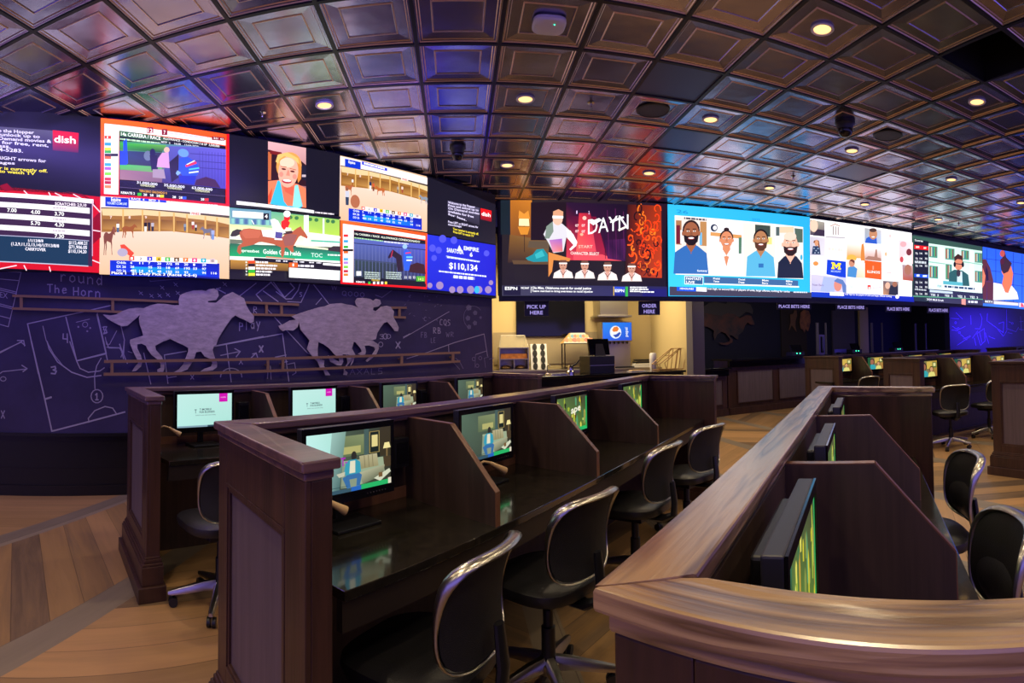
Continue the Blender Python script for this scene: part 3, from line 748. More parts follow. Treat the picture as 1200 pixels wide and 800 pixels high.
p.poly([(590, 400), (605, 402), (612, 455), (575, 450)], '#f88c78'); p.ell(582, 505, 46, 20, '#b83040', rot=.12); p.ell(584, 498, 38, 11, '#ffffff', rot=.12)
p.ell(530, 440, 20, 24, '#fc9080'); p.ell(655, 462, 20, 24, '#fc9080')
p.poly([(112, 688), (830, 775), (830, 800), (450, 755), (112, 722)], '#fbf8ff')
for x, c in ((290, '#c0c838'), (470, '#d04030'), (600, '#38a8e0')): p.rect(x, 712 + (x - 290) * .12, x + 20, 726 + (x - 290) * .12, c)
done(p)
# 6 racing horse
p = screen(WL, [(267.5, 244), (398, 258), (398, 333), (268, 327)], 262, 238, 8.25, '#1a1622', vwall, 'screen with a chestnut racehorse and jockey passing a green advertising board')
p.quad((52, 45), (1115, 160), (1115, 430), (52, 400), ['#58b0a8', '#78b868', '#c8e060', '#e8f0c0'])
p.poly([(60, 50), (455, 75), (455, 215), (60, 205)], '#6898b0'); 
for k in range(9): p.rect(70 + k * 42, 150 + k * 2, 100 + k * 42, 200 + k * 2, '#4c6ca0' if k % 2 else '#88c8c0'); p.L -= 1
p.L += 1
p.quad((620, 110), (1115, 165), (1115, 330), (620, 270), ['#90c060', '#a0c858', '#b8dc50', '#c8e468'])
for x in (640, 700, 830, 890, 1000, 1050): p.ell(x, 140 + (x - 640) * .1, 20, 18, '#3c7848')
p.quad((52, 205), (1115, 320), (1115, 430), (52, 400), ['#e4f0a0', '#f8fcf4', '#e8f4e8', '#f0f4e8'])
p.rect(768, 120, 815, 420, '#fdfeff'); p.rect(950, 150, 966, 425, '#f4f8ff'); p.line([(690, 310), (1115, 335)], 14, '#fdfeff'); p.line([(840, 365), (1115, 380)], 14, '#48b8a0')
p.poly([(52, 318), (160, 330), (160, 350), (52, 345)], '#ffffff'); p.poly([(52, 352), (420, 375), (52, 400)], '#707868')
p.quad((52, 392), (1115, 455), (1115, 568), (52, 522), ['#2c6450', '#2c6058', '#20b888', '#18a868'])
p.poly([(52, 515), (1115, 562), (1115, 605), (52, 550)], '#f8fcf4'); p.poly([(400, 515), (680, 540), (680, 550), (400, 530)], '#d08868')
p.poly([(690, 402), (1010, 440), (1115, 440), (1115, 468), (690, 425)], '#e8ecc8'); p.poly([(1000, 440), (1050, 418), (1115, 420), (1115, 475), (1000, 462)], '#3c3038')
p.text('xpressbet', 150, 472, 335, 482, 28, '#ecfcf0', lift=False); p.text('Golden Gate Fields', 372, 490, 738, 512, 44, '#f4fcf6', lift=False); p.text('TOC', 835, 522, 945, 528, 40, '#c8e8dc', lift=False); bars(p, 995, 495, 1115, 14, '#e8f8f0', .04)
p.poly([(55, 320), (75, 275), (120, 255), (165, 262), (160, 300), (110, 325), (70, 328)], '#3c3438')
p.poly([(145, 285), (180, 255), (240, 248), (350, 262), (440, 320), (560, 330), (600, 285), (660, 275), (700, 245), (735, 228), (745, 250), (775, 285), (803, 330), (795, 348), (760, 330), (735, 318), (715, 330), (690, 375), (660, 430), (670, 470), (650, 480), (600, 430), (580, 435), (575, 500), (560, 530), (545, 510), (545, 430), (470, 400), (340, 375), (280, 405), (210, 420), (160, 430), (165, 480), (145, 500), (120, 470), (130, 420), (180, 380), (150, 330)], '#b85c40')
p.poly([(180, 262), (240, 255), (340, 268), (350, 300), (330, 340), (200, 345), (165, 300)], '#c8684c'); p.poly([(560, 330), (620, 300), (700, 310), (660, 410), (580, 420)], '#9c5c58'); p.poly([(575, 280), (650, 270), (655, 295), (560, 310)], '#503438')
p.poly([(355, 265), (450, 265), (500, 300), (500, 345), (370, 325)], '#fdfeff'); p.poly([(440, 165), (480, 155), (515, 175), (560, 260), (590, 290), (520, 310), (470, 280)], '#fdfeff')
p.poly([(490, 280), (560, 290), (550, 345), (485, 340)], '#58509c'); p.poly([(480, 345), (555, 348), (555, 362), (480, 358)], '#ffffff')
p.poly([(545, 185), (570, 165), (610, 170), (630, 195), (610, 240), (570, 262), (545, 235)], '#f02828'); p.ell(600, 150, 30, 26, '#e82028'); p.ell(600, 110, 34, 32, '#fdf8fc'); p.poly([(590, 240), (640, 245), (640, 270), (580, 268)], '#fdfafc')
p.poly([(75, 80), (370, 98), (370, 158), (75, 140)], '#f8f8f4'); p.rect(372, 105, 425, 168, '#141020'); p.text('4', 384, 152, 412, 152, 38, '#ffffff')
p.poly([(255, 175), (262, 170), (285, 210), (278, 212)], '#ffffff')
p.poly([(115, -5), (860, 78), (860, 105), (115, 18)], '#fbf8ff'); p.poly([(750, 100), (1115, 135), (1115, 160), (790, 120)], '#15131f'); bars(p, 870, 88, 1050, 14, '#e8dce8', .1)
p.quad((52, 550), (612, 590), (610, 660), (52, 640), ['#c08838', '#a87830', '#6c4c20', '#7c5420'])
p.poly([(280, 532), (1115, 585), (1115, 740), (612, 725), (612, 590), (280, 560)], '#1c1824')
for x in (490, 560, 655, 720, 810, 880): bars(p, x, 555 + (x - 490) * .05, x + 45, 12, '#e8e4f0', .05)
p.poly([(942, 582), (1110, 592), (1110, 615), (942, 602)], '#fdfaff')
for k, (c, t) in enumerate((('#f04818', ''), ('#301820', ''), ('#f8f4f0', ''), ('#30b830', '2'), ('#e8e038', ''))):
    y = 560 + 30 * k; p.rect(222, y, 286, y + 27, c); bars(p, 295, y + 6, 295 + (120, 205, 190, 155, 140)[k], 17, '#fcf4fc', .03); p.text(str(6 + k), 195, y + 24, 212, y + 24, 18, '#ffffff', lift=False)
p.rect(612, 580, 695, 625, '#f86018', .02); p.text('1', 645, 615, 660, 615, 26, '#ffffff'); bars(p, 700, 600, 850, 20, '#f0e8f8', .03); p.poly([(612, 628), (1102, 658), (1100, 750), (612, 722)], '#fefcff')
done(p)
# 7 second paddock (drawn in the other crop's frame, mapped over)
p = screen(WL, [(398, 182.5), (499.5, 207), (499.5, 272), (398, 258)], 392, 180, 9.416, '#e0b792', vwall, 'smaller screen with the same timber paddock seen beside the dark notice')
x0, y0, x1a, y1a = 55, 28, 1018, 262
def remap(x, y):      # from crop-4 frame to this crop
    u = (x - 40) / 1110; v0 = 15 + 90 * u; v1 = 685 + 37 * u; v = (y - v0) / (v1 - v0)
    t = 28 + (268 - 28) * u; b = 735 + (860 - 735) * u
    X = 55 + u * 962; Y = t + v * (b - t); return (392 + X / 9.416, 180 + Y / 9.416)
p.sub = remap
paddock(p, [(95, 300, 110, 120, '#b06038', False), (470, 285, 130, 95, '#b8602c', True), (1030, 320, 115, 95, '#8890a0', True)],
        [(120, 340, 185, '#c8c8d8', '#30405c'), (188, 235, 80, '#f4f0f0', '#a0622c'), (412, 230, 110, '#20305c', '#e8e0e0'), (450, 245, 100, '#d05830', '#7c4030'), (760, 245, 90, '#a89888', '#806850'), (815, 240, 85, '#f0d0c0', '#a04838')])
p.ell(215, 480, 60, 70, '#b06848')
p.rect(85, 45, 285, 125, '#0c34c8', .06); p.text('Equine', 130, 85, 215, 90, 30, '#ffffff'); p.poly([(300, 45), (620, 80), (620, 110), (300, 80)], '#1838d8'); bars(p, 325, 55, 590, 18, '#ffffff', .1)
odds_table(p, 130, 560, 1060, 690, .03); done(p)
# 8 second orange framed race
p = screen(WL, [(398, 259), (499.5, 273.5), (499.5, 339), (398.5, 332.5)], 392, 252, 6.06, RED, vwall, 'screen framed orange with a racehorse by a railing, left of the blue jackpot screen')
p.quad((38, 38), (655, 130), (652, 525), (40, 485), ['#ff6a20', '#ff5418', '#f01818', '#f60c10'])
p.poly([(55, 62), (640, 150), (640, 175), (132, 105), (130, 480), (55, 475)], '#fbf8ff')
for c, y in (('#e83030', 138), ('#38a0d8', 178), ('#38b038', 218), ('#f06818', 255), ('#48a8e8', 305), ('#b080e8', 330), ('#80d040', 360), ('#c82838', 390), ('#f08030', 415)): p.rect(60, y, 92, y + 18, c); p.L -= 1
p.L += 1; p.rect(55, 242, 128, 258, '#2c2420')
p.poly([(132, 108), (640, 182), (638, 510), (130, 478)], '#161420')
p.quad((132, 168), (640, 208), (638, 470), (130, 440), ['#5866b0', '#5058c8', '#28284c', '#303858'])
p.quad((132, 320), (440, 350), (440, 460), (130, 440), ['#34444c', '#30384c', '#282c3c', '#283440'])
for k in range(20): p.line([(138 + k * 25, 210 + k * 2), (138 + k * 25, 435 + k * 1.5)], 2.5, '#6c74b0', lift=False)
p.line([(132, 200), (640, 248)], 5, '#20204c'); p.line([(132, 315), (440, 345)], 6, '#3c4458')
p.text('14a CARRERA / RACE  ALLOWANCE CONDICIONADO', 138, 140, 600, 198, 14, '#e8f0e0'); bars(p, 135, 158, 340, 8, '#a8e0a8', .12); bars(p, 345, 185, 520, 9, '#e0e0ec', .1)
p.poly([(372, 300), (392, 262), (408, 245), (430, 262), (470, 290), (480, 400), (440, 400), (430, 310), (400, 290), (380, 312)], '#2c1c30'); p.line([(405, 255), (395, 300)], 8, '#b02c48')
p.poly([(520, 405), (530, 355), (580, 338), (630, 352), (640, 420)], '#3c1c24')
p.ell(492, 225, 17, 16, '#98c0f8'); p.poly([(485, 255), (505, 245), (532, 268), (545, 310), (530, 350), (520, 395), (490, 395), (480, 330)], '#2c5cf0'); p.line([(498, 272), (530, 268)], 9, '#e03858'); p.line([(505, 300), (542, 300)], 12, '#70c0f0'); p.line([(505, 322), (540, 322)], 10, '#e8f0ff')
for x0_, x1_ in ((205, 315), (355, 465)):
    for r in range(4): bars(p, x0_, 402 + 14 * r, x1_, 8, '#b8c8c0', .06)
p.rect(145, 400, 180, 432, '#e8e4f0'); p.rect(570, 435, 632, 472, '#50a838'); p.text('14.2', 585, 464, 622, 466, 18, '#e0ff80'); 
for k, x in enumerate((485, 515, 545)): p.text('22', x, 450, x + 18, 451, 16, '#e8e8f4', lift=False)
p.poly([(132, 455), (638, 488), (638, 512), (130, 482)], '#14101a'); p.text('REMATE', 142, 480, 205, 484, 12, '#ffffff'); p.text('TERCERO', 250, 468, 310, 472, 11, '#e8c030', lift=False)
for x, c in ((228, '#40c030'), (262, '#fff0f0'), (290, '#fff0f0'), (318, '#fff0f0'), (345, '#f0d840')): p.rect(x, 474, x + 16, 492, c)
done(p)
# 9 dark dish notice, right
p = screen(WL, [(499.5, 207), (580, 240), (580, 286.5), (499.5, 273.5)], 480, 120, 5.0, '#141320', vwall, 'dark notice screen at the right end of the wall of screens')
p.quad((218, 575), (405, 618), (405, 720), (218, 660), ['#4a4660', '#4a4660', '#2a2638', '#2a2638'])
for k in range(5): p.text(('Welcome to the Hopper', 'Press and unlock up to', 'On Demand movies', 'available for free', 'for less.')[k], 222, 592 + 17 * k, (380, 400, 405, 372, 330)[k], 620 + 19 * k, 13, '#e6dcff', lift=False)
p.text('Press LEFT or RIGHT arrows for', 222, 705, 398, 738, 13, '#e6dcff', lift=False); p.text('more messages', 222, 720, 300, 733, 12, '#e6dcff', lift=False)
p.text('Your receiver is currently off.', 250, 746, 400, 778, 13, '#ffe838', lift=False); p.text('Press SAT to watch TV', 252, 764, 372, 790, 13, '#ffe838', lift=False)
p.quad((412, 620), (476, 635), (476, 700), (412, 685), ['#f01010', '#f01010', '#801020', '#801020']); p.text('dish', 417, 662, 470, 672, 22, '#ffffff')
done(p)
# 10 blue jackpot
p = screen(WL, [(499.5, 275), (580, 287.5), (580, 346.5), (500, 339)], 392, 252, 6.06, '#1020d0', vwall, 'blue jackpot screen reading $110,134')
p.quad((655, 138), (1138, 216), (1136, 570), (656, 528), ['#2030d8', '#1018c8', '#0c10c0', '#1420c8'])
for x, y, r in ((735, 250, 22), (690, 235, 24), (702, 305, 20), (1074, 272, 20), (742, 500, 26), (830, 530, 22), (886, 530, 24), (960, 530, 26), (1020, 530, 24), (1085, 530, 24), (1104, 480, 16), (670, 500, 18), (760, 170, 26), (840, 180, 24)):
    p.ell(x, y, r, r * 1.08, '#4c50e0' if y < 450 else '#9a80b4')
p.ell(1003, 530, 18, 26, '#30b0f0')
p.text('SARATOGA', 790, 262, 908, 280, 30, '#f0f4ff'); p.poly([(862, 255), (878, 215), (900, 260)], '#ffffff'); p.text('EMPIRE', 910, 248, 1016, 262, 28, '#f0f4ff'); p.text('6', 952, 295, 972, 296, 30, '#ffffff')
p.line([(785, 292), (1022, 330)], 4, '#d8e4ff'); bars(p, 790, 296, 1020, 9, '#e8f0ff', .14); p.text('$110,134', 805, 380, 1006, 398, 44, '#ffffff'); bars(p, 732, 394, 1068, 10, '#f4f8ff', .11); bars(p, 835, 428, 984, 20, '#f4f8ff', .09)
done(p)

# ---------- long right-hand wall
rwall = thing('video_display', 'long low LED video wall over the food and betting counters showing sports talk', 'screen display', tuple(WR.at(880, 350)))
mb = MB(); a0, a1 = WR.sz(584, 300)[0], 16.9
zt = CEIL - .02
prev = None
pts = [(584, 347.5), (780, 347.5), (948, 350), (1070, 354), (1150, 358), (1200, 361), (1240, 364)]
zmin = min(WR.sz(x, y)[1] for x, y in pts)
p4 = [WR.pt(a0, zmin, 0), WR.pt(a1, zmin, 0), WR.pt(a1, zmin, -.02), WR.pt(a0, zmin, -.02)]
mb.hexa([tuple(q) for q in p4] + [(q.x, q.y, zt) for q in p4], M['black']); adopt(mb.build('cabinet'), rwall)
# 11 film trailer
p = screen(WR, [(589, 231), (780, 239.5), (780, 347), (589, 346.5)], 585, 225, 6.0, '#15121c', rwall, 'screen with a fighter in white and four small fighters beside orange flames')
p.quad((20, 40), (1180, 85), (1160, 660), (20, 660), ['#2c241c', '#20101c', '#140e16', '#181210'])
p.quad((75, 40), (230, 45), (225, 345), (80, 345), ['#b86c18', '#c87820', '#6c3c14', '#7c4818']); p.rect(10, 35, 78, 300, '#142024')
p.quad((75, 300), (350, 345), (345, 500), (60, 500), ['#7c5420', '#806038', '#403020', '#302014'])
p.poly([(140, 130), (175, 155), (205, 130), (215, 190), (135, 185)], '#e09030'); p.poly([(140, 188), (208, 190), (212, 240), (138, 238)], '#ffe8b0'); p.line([(177, 240), (177, 420)], 4, '#2c1c10'); p.poly([(130, 245), (215, 245), (200, 300), (150, 300)], '#d88828')
p.poly([(222, 75), (520, 70), (520, 345), (222, 340)], '#1c1014'); p.quad((210, 345), (345, 345), (345, 400), (200, 390), '#5c4c38')
p.poly([(35, 505), (90, 495), (340, 500), (345, 640), (110, 615), (100, 520)], '#1e1814'); p.poly([(90, 480), (340, 485), (345, 510), (100, 508)], '#5c4428')
p.poly([(185, 465), (235, 440), (262, 405), (310, 400), (340, 440), (342, 490), (240, 492), (200, 480)], '#1c8c98'); p.poly([(250, 440), (300, 410), (320, 450), (260, 470)], '#38b0b8')
p.quad((470, 75), (900, 90), (900, 480), (470, 470), ['#28102c', '#140a1c', '#300c2c', '#901828'])
p.quad((480, 170), (680, 175), (760, 480), (470, 480), ['#481030', '#700c2c', '#a8203c', '#d83848'])
p.quad((560, 150), (640, 150), (680, 420), (540, 420), ['#c82838', '#901c34', '#e84858', '#f06058'])
p.poly([(520, 430), (720, 440), (860, 485), (520, 480)], '#e84c58'); p.ell(598, 185, 14, 14, '#ffc0b0'); p.ell(578, 300, 12, 10, '#ffb090')
p.quad((740, 340), (880, 330), (900, 490), (760, 470), ['#300c34', '#4c1c50', '#30143c', '#50144c'])
for k in range(6): p.line([(730 + k * 28, 120 + 10 * (k % 3)), (745 + k * 26, 470)], 4, '#5c1c50' if k % 2 else '#280c2c', lift=False)
p.L += 1
p.poly([(630, 215), (700, 185), (720, 200), (660, 235)], '#ffffff'); p.line([(800, 200), (870, 180)], 12, '#ffffff'); p.line([(840, 270), (915, 235)], 14, '#fff4e0')
for x, y in ((545, 240), (590, 240), (545, 280), (590, 282)): p.text('07', x - 12, y + 6, x + 12, y + 6, 18, '#ffd8d8', lift=False)
p.text('1', 540, 155, 548, 155, 22, '#e0c8f0'); p.text('2', 625, 158, 634, 158, 22, '#e0c8f0')
p.text('CHARACTER SELECT', 500, 440, 700, 446, 20, '#ffe0d8'); p.text('START', 555, 395, 655, 395, 20, '#ffb8a8')
# flames
p.quad((900, 90), (1135, 100), (1140, 605), (880, 600), ['#381008', '#a03008', '#c03c08', '#20100c'])
rf = random.Random(5)
for k in range(60):
    x = rf.uniform(910, 1120); y = rf.uniform(110, 580); r = rf.uniform(8, 24); pts = []
    a0_ = rf.uniform(0, 6)
    for q in range(9): 
        g = a0_ + q * .55; rr = r * (.5 + q * .13); pts.append((min(1138, x + math.cos(g) * rr), y + math.sin(g) * rr * 1.4))
    p.line(pts, rf.uniform(5, 11), rf.choice(['#ff5810', '#ff7818', '#e83c08', '#180c0c', '#601808', '#ff4808']), lift=False)
    if k % 10 == 9: p.L += 1
p.text('DAYN', 622, 300, 905, 262, 108, '#ffffff', bold=False); p.line([(780, 215), (860, 185)], 10, '#ffffff')
# the fighter
p.poly([(335, 250), (375, 210), (440, 225), (480, 260), (520, 300), (548, 360), (530, 385), (500, 350), (470, 320), (450, 420), (380, 430), (345, 360), (310, 300)], '#d8d4dc')
p.quad((350, 340), (440, 330), (445, 420), (375, 425), ['#b878c0', '#9c60c0', '#e07868', '#e890a0']); p.poly([(345, 425), (500, 470), (490, 490), (380, 480), (370, 560), (345, 600)], '#d88840')
p.poly([(375, 210), (330, 245), (320, 330), (350, 330), (380, 280)], '#7c8c80')
p.ell(410, 195, 34, 42, '#f4b8a0'); p.poly([(375, 178), (378, 140), (415, 125), (448, 142), (448, 170)], '#d89c78'); p.poly([(373, 170), (448, 172), (448, 190), (373, 188)], '#ffffff')
p.poly([(470, 265), (500, 275), (545, 350), (540, 380), (500, 415), (490, 405), (520, 375), (480, 330)], '#fff4f0')
for cx, cy in ((447, 545), (598, 548), (757, 560), (925, 568)):
    s_ = 26
    p.poly([(cx - 70, cy + 62), (cx - 62, cy + 25), (cx - 22, cy + 2), (cx + 25, cy + 2), (cx + 62, cy + 22), (cx + 72, cy + 62)], '#f0e0dc'); p.poly([(cx - 15, cy), (cx + 15, cy), (cx + 4, cy + 58), (cx - 4, cy + 58)], '#d8a090')
    p.line([(cx - 20, cy + 8), (cx, cy + 40)], 5, '#805048'); p.line([(cx + 22, cy + 8), (cx, cy + 40)], 5, '#805048')
    p.ell(cx, cy - 28, 26, 34, '#c89078'); p.poly([(cx - 27, cy - 36), (cx - 22, cy - 64), (cx + 22, cy - 64), (cx + 27, cy - 36)], '#6c4434'); p.poly([(cx - 28, cy - 46), (cx + 28, cy - 46), (cx + 28, cy - 36), (cx - 28, cy - 36)], '#f8f0ec')
    p.ell(cx - 10, cy - 28, 5, 3, '#30140c', 8); p.ell(cx + 10, cy - 28, 5, 3, '#30140c', 8); p.line([(cx - 8, cy - 8), (cx + 8, cy - 8)], 3, '#703028')
# ticker
p.quad((20, 660), (1172, 668), (1172, 738), (20, 732), ['#3c3a4c', '#1c1c50', '#20205c', '#3c3a4c'])
p.rect(28, 662, 150, 728, '#16142c'); p.text('ESPN', 40, 690, 126, 691, 22, '#ffffff'); p.text('NCAAF', 152, 683, 208, 684, 14, '#ffffff', lift=False); p.line([(222, 668), (222, 710)], 3, '#ffffff')
p.text('Ole Miss, Oklahoma march for social justice', 228, 684, 642, 688, 17, '#ffffff', lift=False); p.text('Teams marched to bring awareness to racial injustice', 228, 704, 652, 709, 14, '#ffffff', lift=False)
p.rect(797, 668, 802, 730, '#e8c030'); p.quad((803, 668), (878, 670), (878, 735), (803, 732), ['#3050d0', '#3050d0', '#101468', '#101468']); p.text('ESPN', 808, 705, 872, 706, 20, '#ffffff'); p.rect(880, 668, 898, 736, '#30b048'); p.quad((1000, 680), (1165, 685), (1165, 738), (1000, 735), '#181868')
for r in range(3): bars(p, 912, 668 + 14 * r, (1030, 1040, 985)[r], 9, '#ffffff', .01)
bars(p, 985, 700, 1080, 9, '#ffffff', .01); done(p)
# 12 four portraits
p = screen(WR, [(782, 239.5), (948.5, 254.5), (948.5, 349), (783, 347)], 778, 235, 6.897, '#20b0e8', rwall, 'bright blue screen with four portraits of smiling people')
p.quad((30, 30), (1175, 140), (1175, 745), (35, 700), ['#30b8f0', '#28a8f0', '#28b8e8', '#38c8e8'])
p.text('26', 100, 100, 195, 110, 28, '#1c90c8'); p.text('2020', 708, 160, 775, 166, 18, '#1c90c8')
p.poly([(85, 120), (1122, 215), (1124, 635), (92, 598)], '#fbfaff')
p.poly([(92, 128), (345, 150), (352, 595), (98, 590)], '#e8dcd4'); p.rect(95, 160, 140, 355, '#a8744c', .06); p.rect(98, 200, 128, 350, '#701c2c'); p.rect(290, 170, 342, 365, '#b88450', .06); p.rect(285, 260, 305, 360, '#6cb4e0'); p.rect(130, 240, 152, 350, '#e8e4e8')
bars(p, 160, 135, 340, 16, '#50505c', .08)
p.poly([(372, 155), (628, 178), (630, 605), (372, 598)], '#f4f0f4'); p.rect(372, 255, 625, 285, '#d89858', .1); p.ell(402, 222, 28, 30, '#28344c'); p.ell(408, 222, 16, 18, '#f4f0f4'); p.poly([(600, 300), (625, 300), (622, 430), (600, 430)], '#507860')
p.poly([(634, 180), (895, 205), (895, 618), (638, 608)], '#f0e8d8'); p.poly([(732, 195), (855, 205), (855, 295), (732, 285)], '#3c4840'); p.rect(828, 300, 868, 355, '#e8d880')
p.poly([(898, 208), (1118, 228), (1122, 628), (902, 618)], '#e4e0dc'); p.poly([(1050, 225), (1116, 232), (1116, 340), (1060, 340)], '#506458'); p.rect(930, 212, 1045, 262, '#e0c8a8'); p.rect(900, 215, 928, 285, '#506060'); p.ell(1105, 460, 9, 22, '#30a8d0')
person_bust(p, 215, 262, 66, '#9c5c3c', '#2c1a14', '#3068b0', beard='#1c120e', hw=.86, bottom=592); p.text('fantasy', 262, 576, 345, 576, 16, '#e8f0ff')
person_bust(p, 498, 320, 52, '#d88860', '#2c1c18', '#fdfbff', bun=True, hw=.95, neck='deep', shirt2='#fdfbff', bottom=604)
person_bust(p, 772, 322, 56, '#b07850', '#1c1410', '#58b0d8', beard='#543420', hw=.85, bottom=614); p.rect(752, 512, 792, 545, '#2c6cb0')
person_bust(p, 1008, 355, 62, '#f0b49c', '#f0b49c', '#1a2238', beard='#2c1c18', bald=True, hw=.68, bottom=628); p.ell(1004, 295, 50, 34, '#fcd0bc')
p.poly([(155, 610), (305, 618), (305, 685), (155, 680)], '#e8f4ff'); p.poly([(160, 616), (300, 624), (300, 680), (160, 674)], '#2c5c90'); p.text('FANTASY', 168, 642, 292, 648, 20, '#ffffff'); p.text('LIVE', 168, 670, 236, 674, 20, '#ffffff', lift=False)
p.poly([(312, 618), (1068, 650), (1068, 694), (312, 670)], '#3c6498'); p.poly([(312, 672), (1075, 694), (1075, 706), (312, 682)], '#f4fcff')
for x, a, b in ((385, 'Field', 'Yates'), (588, 'Daniel', 'Dopp'), (778, 'Matt', 'Berry'), (970, 'Mike', 'Clay')): y = 640 + (x - 385) * .035; p.text(a, x, y, x + 52, y + 2, 14, '#ffffff', lift=False); p.text(b, x, y + 22, x + 48, y + 24, 14, '#ffffff', lift=False)
p.quad((35, 698), (1175, 745), (1175, 790), (35, 770), ['#403c50', '#3c3c50', '#3c3c50', '#403c50']); p.poly([(92, 700), (245, 705), (245, 738), (92, 733)], '#1450e0'); p.text('HEADLINES', 118, 720, 228, 724, 14, '#ffffff'); p.poly([(248, 702), (332, 706), (332, 740), (248, 736)], '#f4f4ff')
p.text('men high, no second RBs or players of wide, large offense, nothing for series', 338, 722, 1000, 745, 15, '#f4f4ff', lift=False); bars(p, 1030, 738, 1140, 9, '#f0f0ff', .02); done(p)
# 13 collage of logos
p = screen(WR, [(949, 256), (1068, 273), (1069, 352.5), (949, 347.5)], 944, 250, 7.547, '#fdfbff', rwall, 'white screen tiled with small photos and college logos')
p.quad((36, 45), (935, 190), (938, 735), (38, 695), ['#fdfaff', '#fff6fa', '#fdfbff', '#fbf8ff'])
p.quad((38, 55), (165, 80), (165, 205), (38, 190), ['#b0a890', '#a09890', '#40304c', '#40304c']); p.ell(70, 110, 36, 55, '#f0c8b0'); p.poly([(100, 140), (165, 150), (165, 205), (60, 195)], '#382c40')
p.line([(215, 115), (258, 95), (300, 115)], 7, '#b07858'); p.rect(240, 115, 285, 190, '#f0e8e8'); p.line([(240, 115), (240, 188)], 6, '#604038'); p.line([(262, 118), (262, 190)], 5, '#604038'); p.line([(284, 122), (284, 192)], 6, '#705048'); p.line([(178, 208), (340, 218)], 12, '#b8b0b8')
p.quad((38, 205), (168, 220), (168, 380), (38, 370), ['#c8c0d0', '#d8d0dc', '#e0dce8', '#c0b8cc']); p.ell(92, 262, 18, 28, '#c88860'); p.poly([(60, 290), (120, 290), (128, 365), (50, 362)], '#2c3c5c')
for x, y in ((70, 310), (88, 330), (105, 312), (78, 350), (108, 348)): p.ell(x, y, 6, 6, '#a8b8d0', 8); p.L -= 1
p.L += 1; p.poly([(62, 262), (70, 240), (112, 240), (122, 300), (108, 300), (105, 262)], '#8c5030'); p.ell(92, 262, 15, 24, '#d89870')
for k, (c, x) in enumerate((('#f4d8d4', 205), ('#f8ecd0', 235), ('#d8e0f8', 262), ('#f4d8d4', 290), ('#dcecd8', 312))): p.ell(x, 315 + (x - 205) * .1, 12, 15, c); p.L -= 1
p.L += 1
p.quad((358, 255), (500, 270), (515, 400), (358, 395), ['#f4ece8', '#f8f0e8', '#e8a860', '#e89838']); p.ell(400, 400, 45, 35, '#f0b048'); p.poly([(490, 275), (505, 265), (512, 300), (520, 440), (480, 440), (482, 350)], '#d8843c')
p.quad((358, 410), (515, 420), (515, 575), (358, 560), ['#e8dcd8', '#f8f0ec', '#f4d8b8', '#e0c0a0']); p.poly([(362, 560), (368, 480), (410, 460), (450, 490), (440, 570)], '#4888c8'); p.ell(402, 440, 26, 34, '#c8886c'); p.poly([(380, 425), (400, 405), (428, 420), (425, 445), (400, 425)], '#6c3828')
p.quad((515, 130), (662, 150), (662, 272), (515, 262), ['#a8a8a8', '#c8c4c8', '#b0c4e8', '#98a8c8']); p.poly([(518, 262), (530, 220), (570, 200), (620, 215), (625, 272)], '#2c58c0'); p.ell(590, 185, 36, 48, '#c08460'); p.ell(588, 150, 32, 18, '#503830'); p.ell(590, 210, 15, 5, '#fff4f0')
p.quad((515, 275), (662, 290), (662, 425), (515, 412), ['#fdf8fc', '#fcf4f4', '#c88c78', '#c89480']); p.poly([(520, 400), (545, 378), (600, 385), (612, 320), (622, 320), (628, 390), (660, 400), (660, 425), (520, 412)], '#a87868')
p.poly([(38, 400), (175, 415), (175, 540), (38, 530)], '#fbf8fc'); p.ell(82, 445, 24, 20, '#f09048'); bars(p, 50, 475, 135, 7, '#e0d0d0', .05)
p.poly([(182, 410), (348, 428), (348, 575), (175, 540)], '#0c3cd0'); p.poly([(220, 432), (246, 435), (262, 462), (279, 439), (304, 442), (304, 456), (297, 456), (297, 486), (304, 486), (304, 500), (276, 498), (276, 484), (282, 484), (282, 462), (262, 488), (242, 458), (242, 480), (248, 481), (248, 495), (219, 493), (219, 479), (227, 479), (227, 447), (220, 446)], '#ffe030'); p.text('MICHIGAN', 216, 520, 300, 524, 16, '#b0c8f8')
p.poly([(515, 415), (662, 432), (662, 588), (515, 570)], '#fc5c18'); p.text('I', 582, 498, 594, 498, 34, '#f89878'); p.text('ILLINOIS', 536, 526, 648, 534, 22, '#fff4f0')
p.quad((38, 540), (350, 570), (350, 708), (38, 690), ['#d0c8ec', '#c4c8ec', '#d0c4dc', '#b8b8dc']); p.poly([(150, 560), (290, 580), (240, 700), (120, 690)], '#a8b4e8'); p.ell(275, 635, 35, 55, '#d88878'); p.poly([(240, 600), (270, 575), (320, 590), (350, 640), (350, 705), (320, 700), (310, 630), (260, 610)], '#5c78b8'); p.text('Nest Earn', 50, 640, 150, 645, 18, '#8878a0')
p.ell(396, 640, 15, 20, '#d0dcf8'); p.ell(396, 636, 8, 10, '#fdfaff'); bars(p, 425, 645, 485, 7, '#e4ecfc', .03); p.rect(536, 635, 565, 672, '#e83828'); p.ell(551, 662, 8, 12, '#fff4f0'); bars(p, 580, 648, 655, 6, '#d8a8b0', .04); bars(p, 580, 660, 640, 5, '#d8a8b0', .04)
p.ell(698, 362, 11, 18, '#f0b890'); bars(p, 720, 365, 780, 7, '#f0d8d8', .06); bars(p, 680, 500, 795, 7, '#e0d0e8', .06); bars(p, 700, 522, 745, 5, '#f08080', .06); p.ell(735, 203, 10, 14, '#f8c8c8')
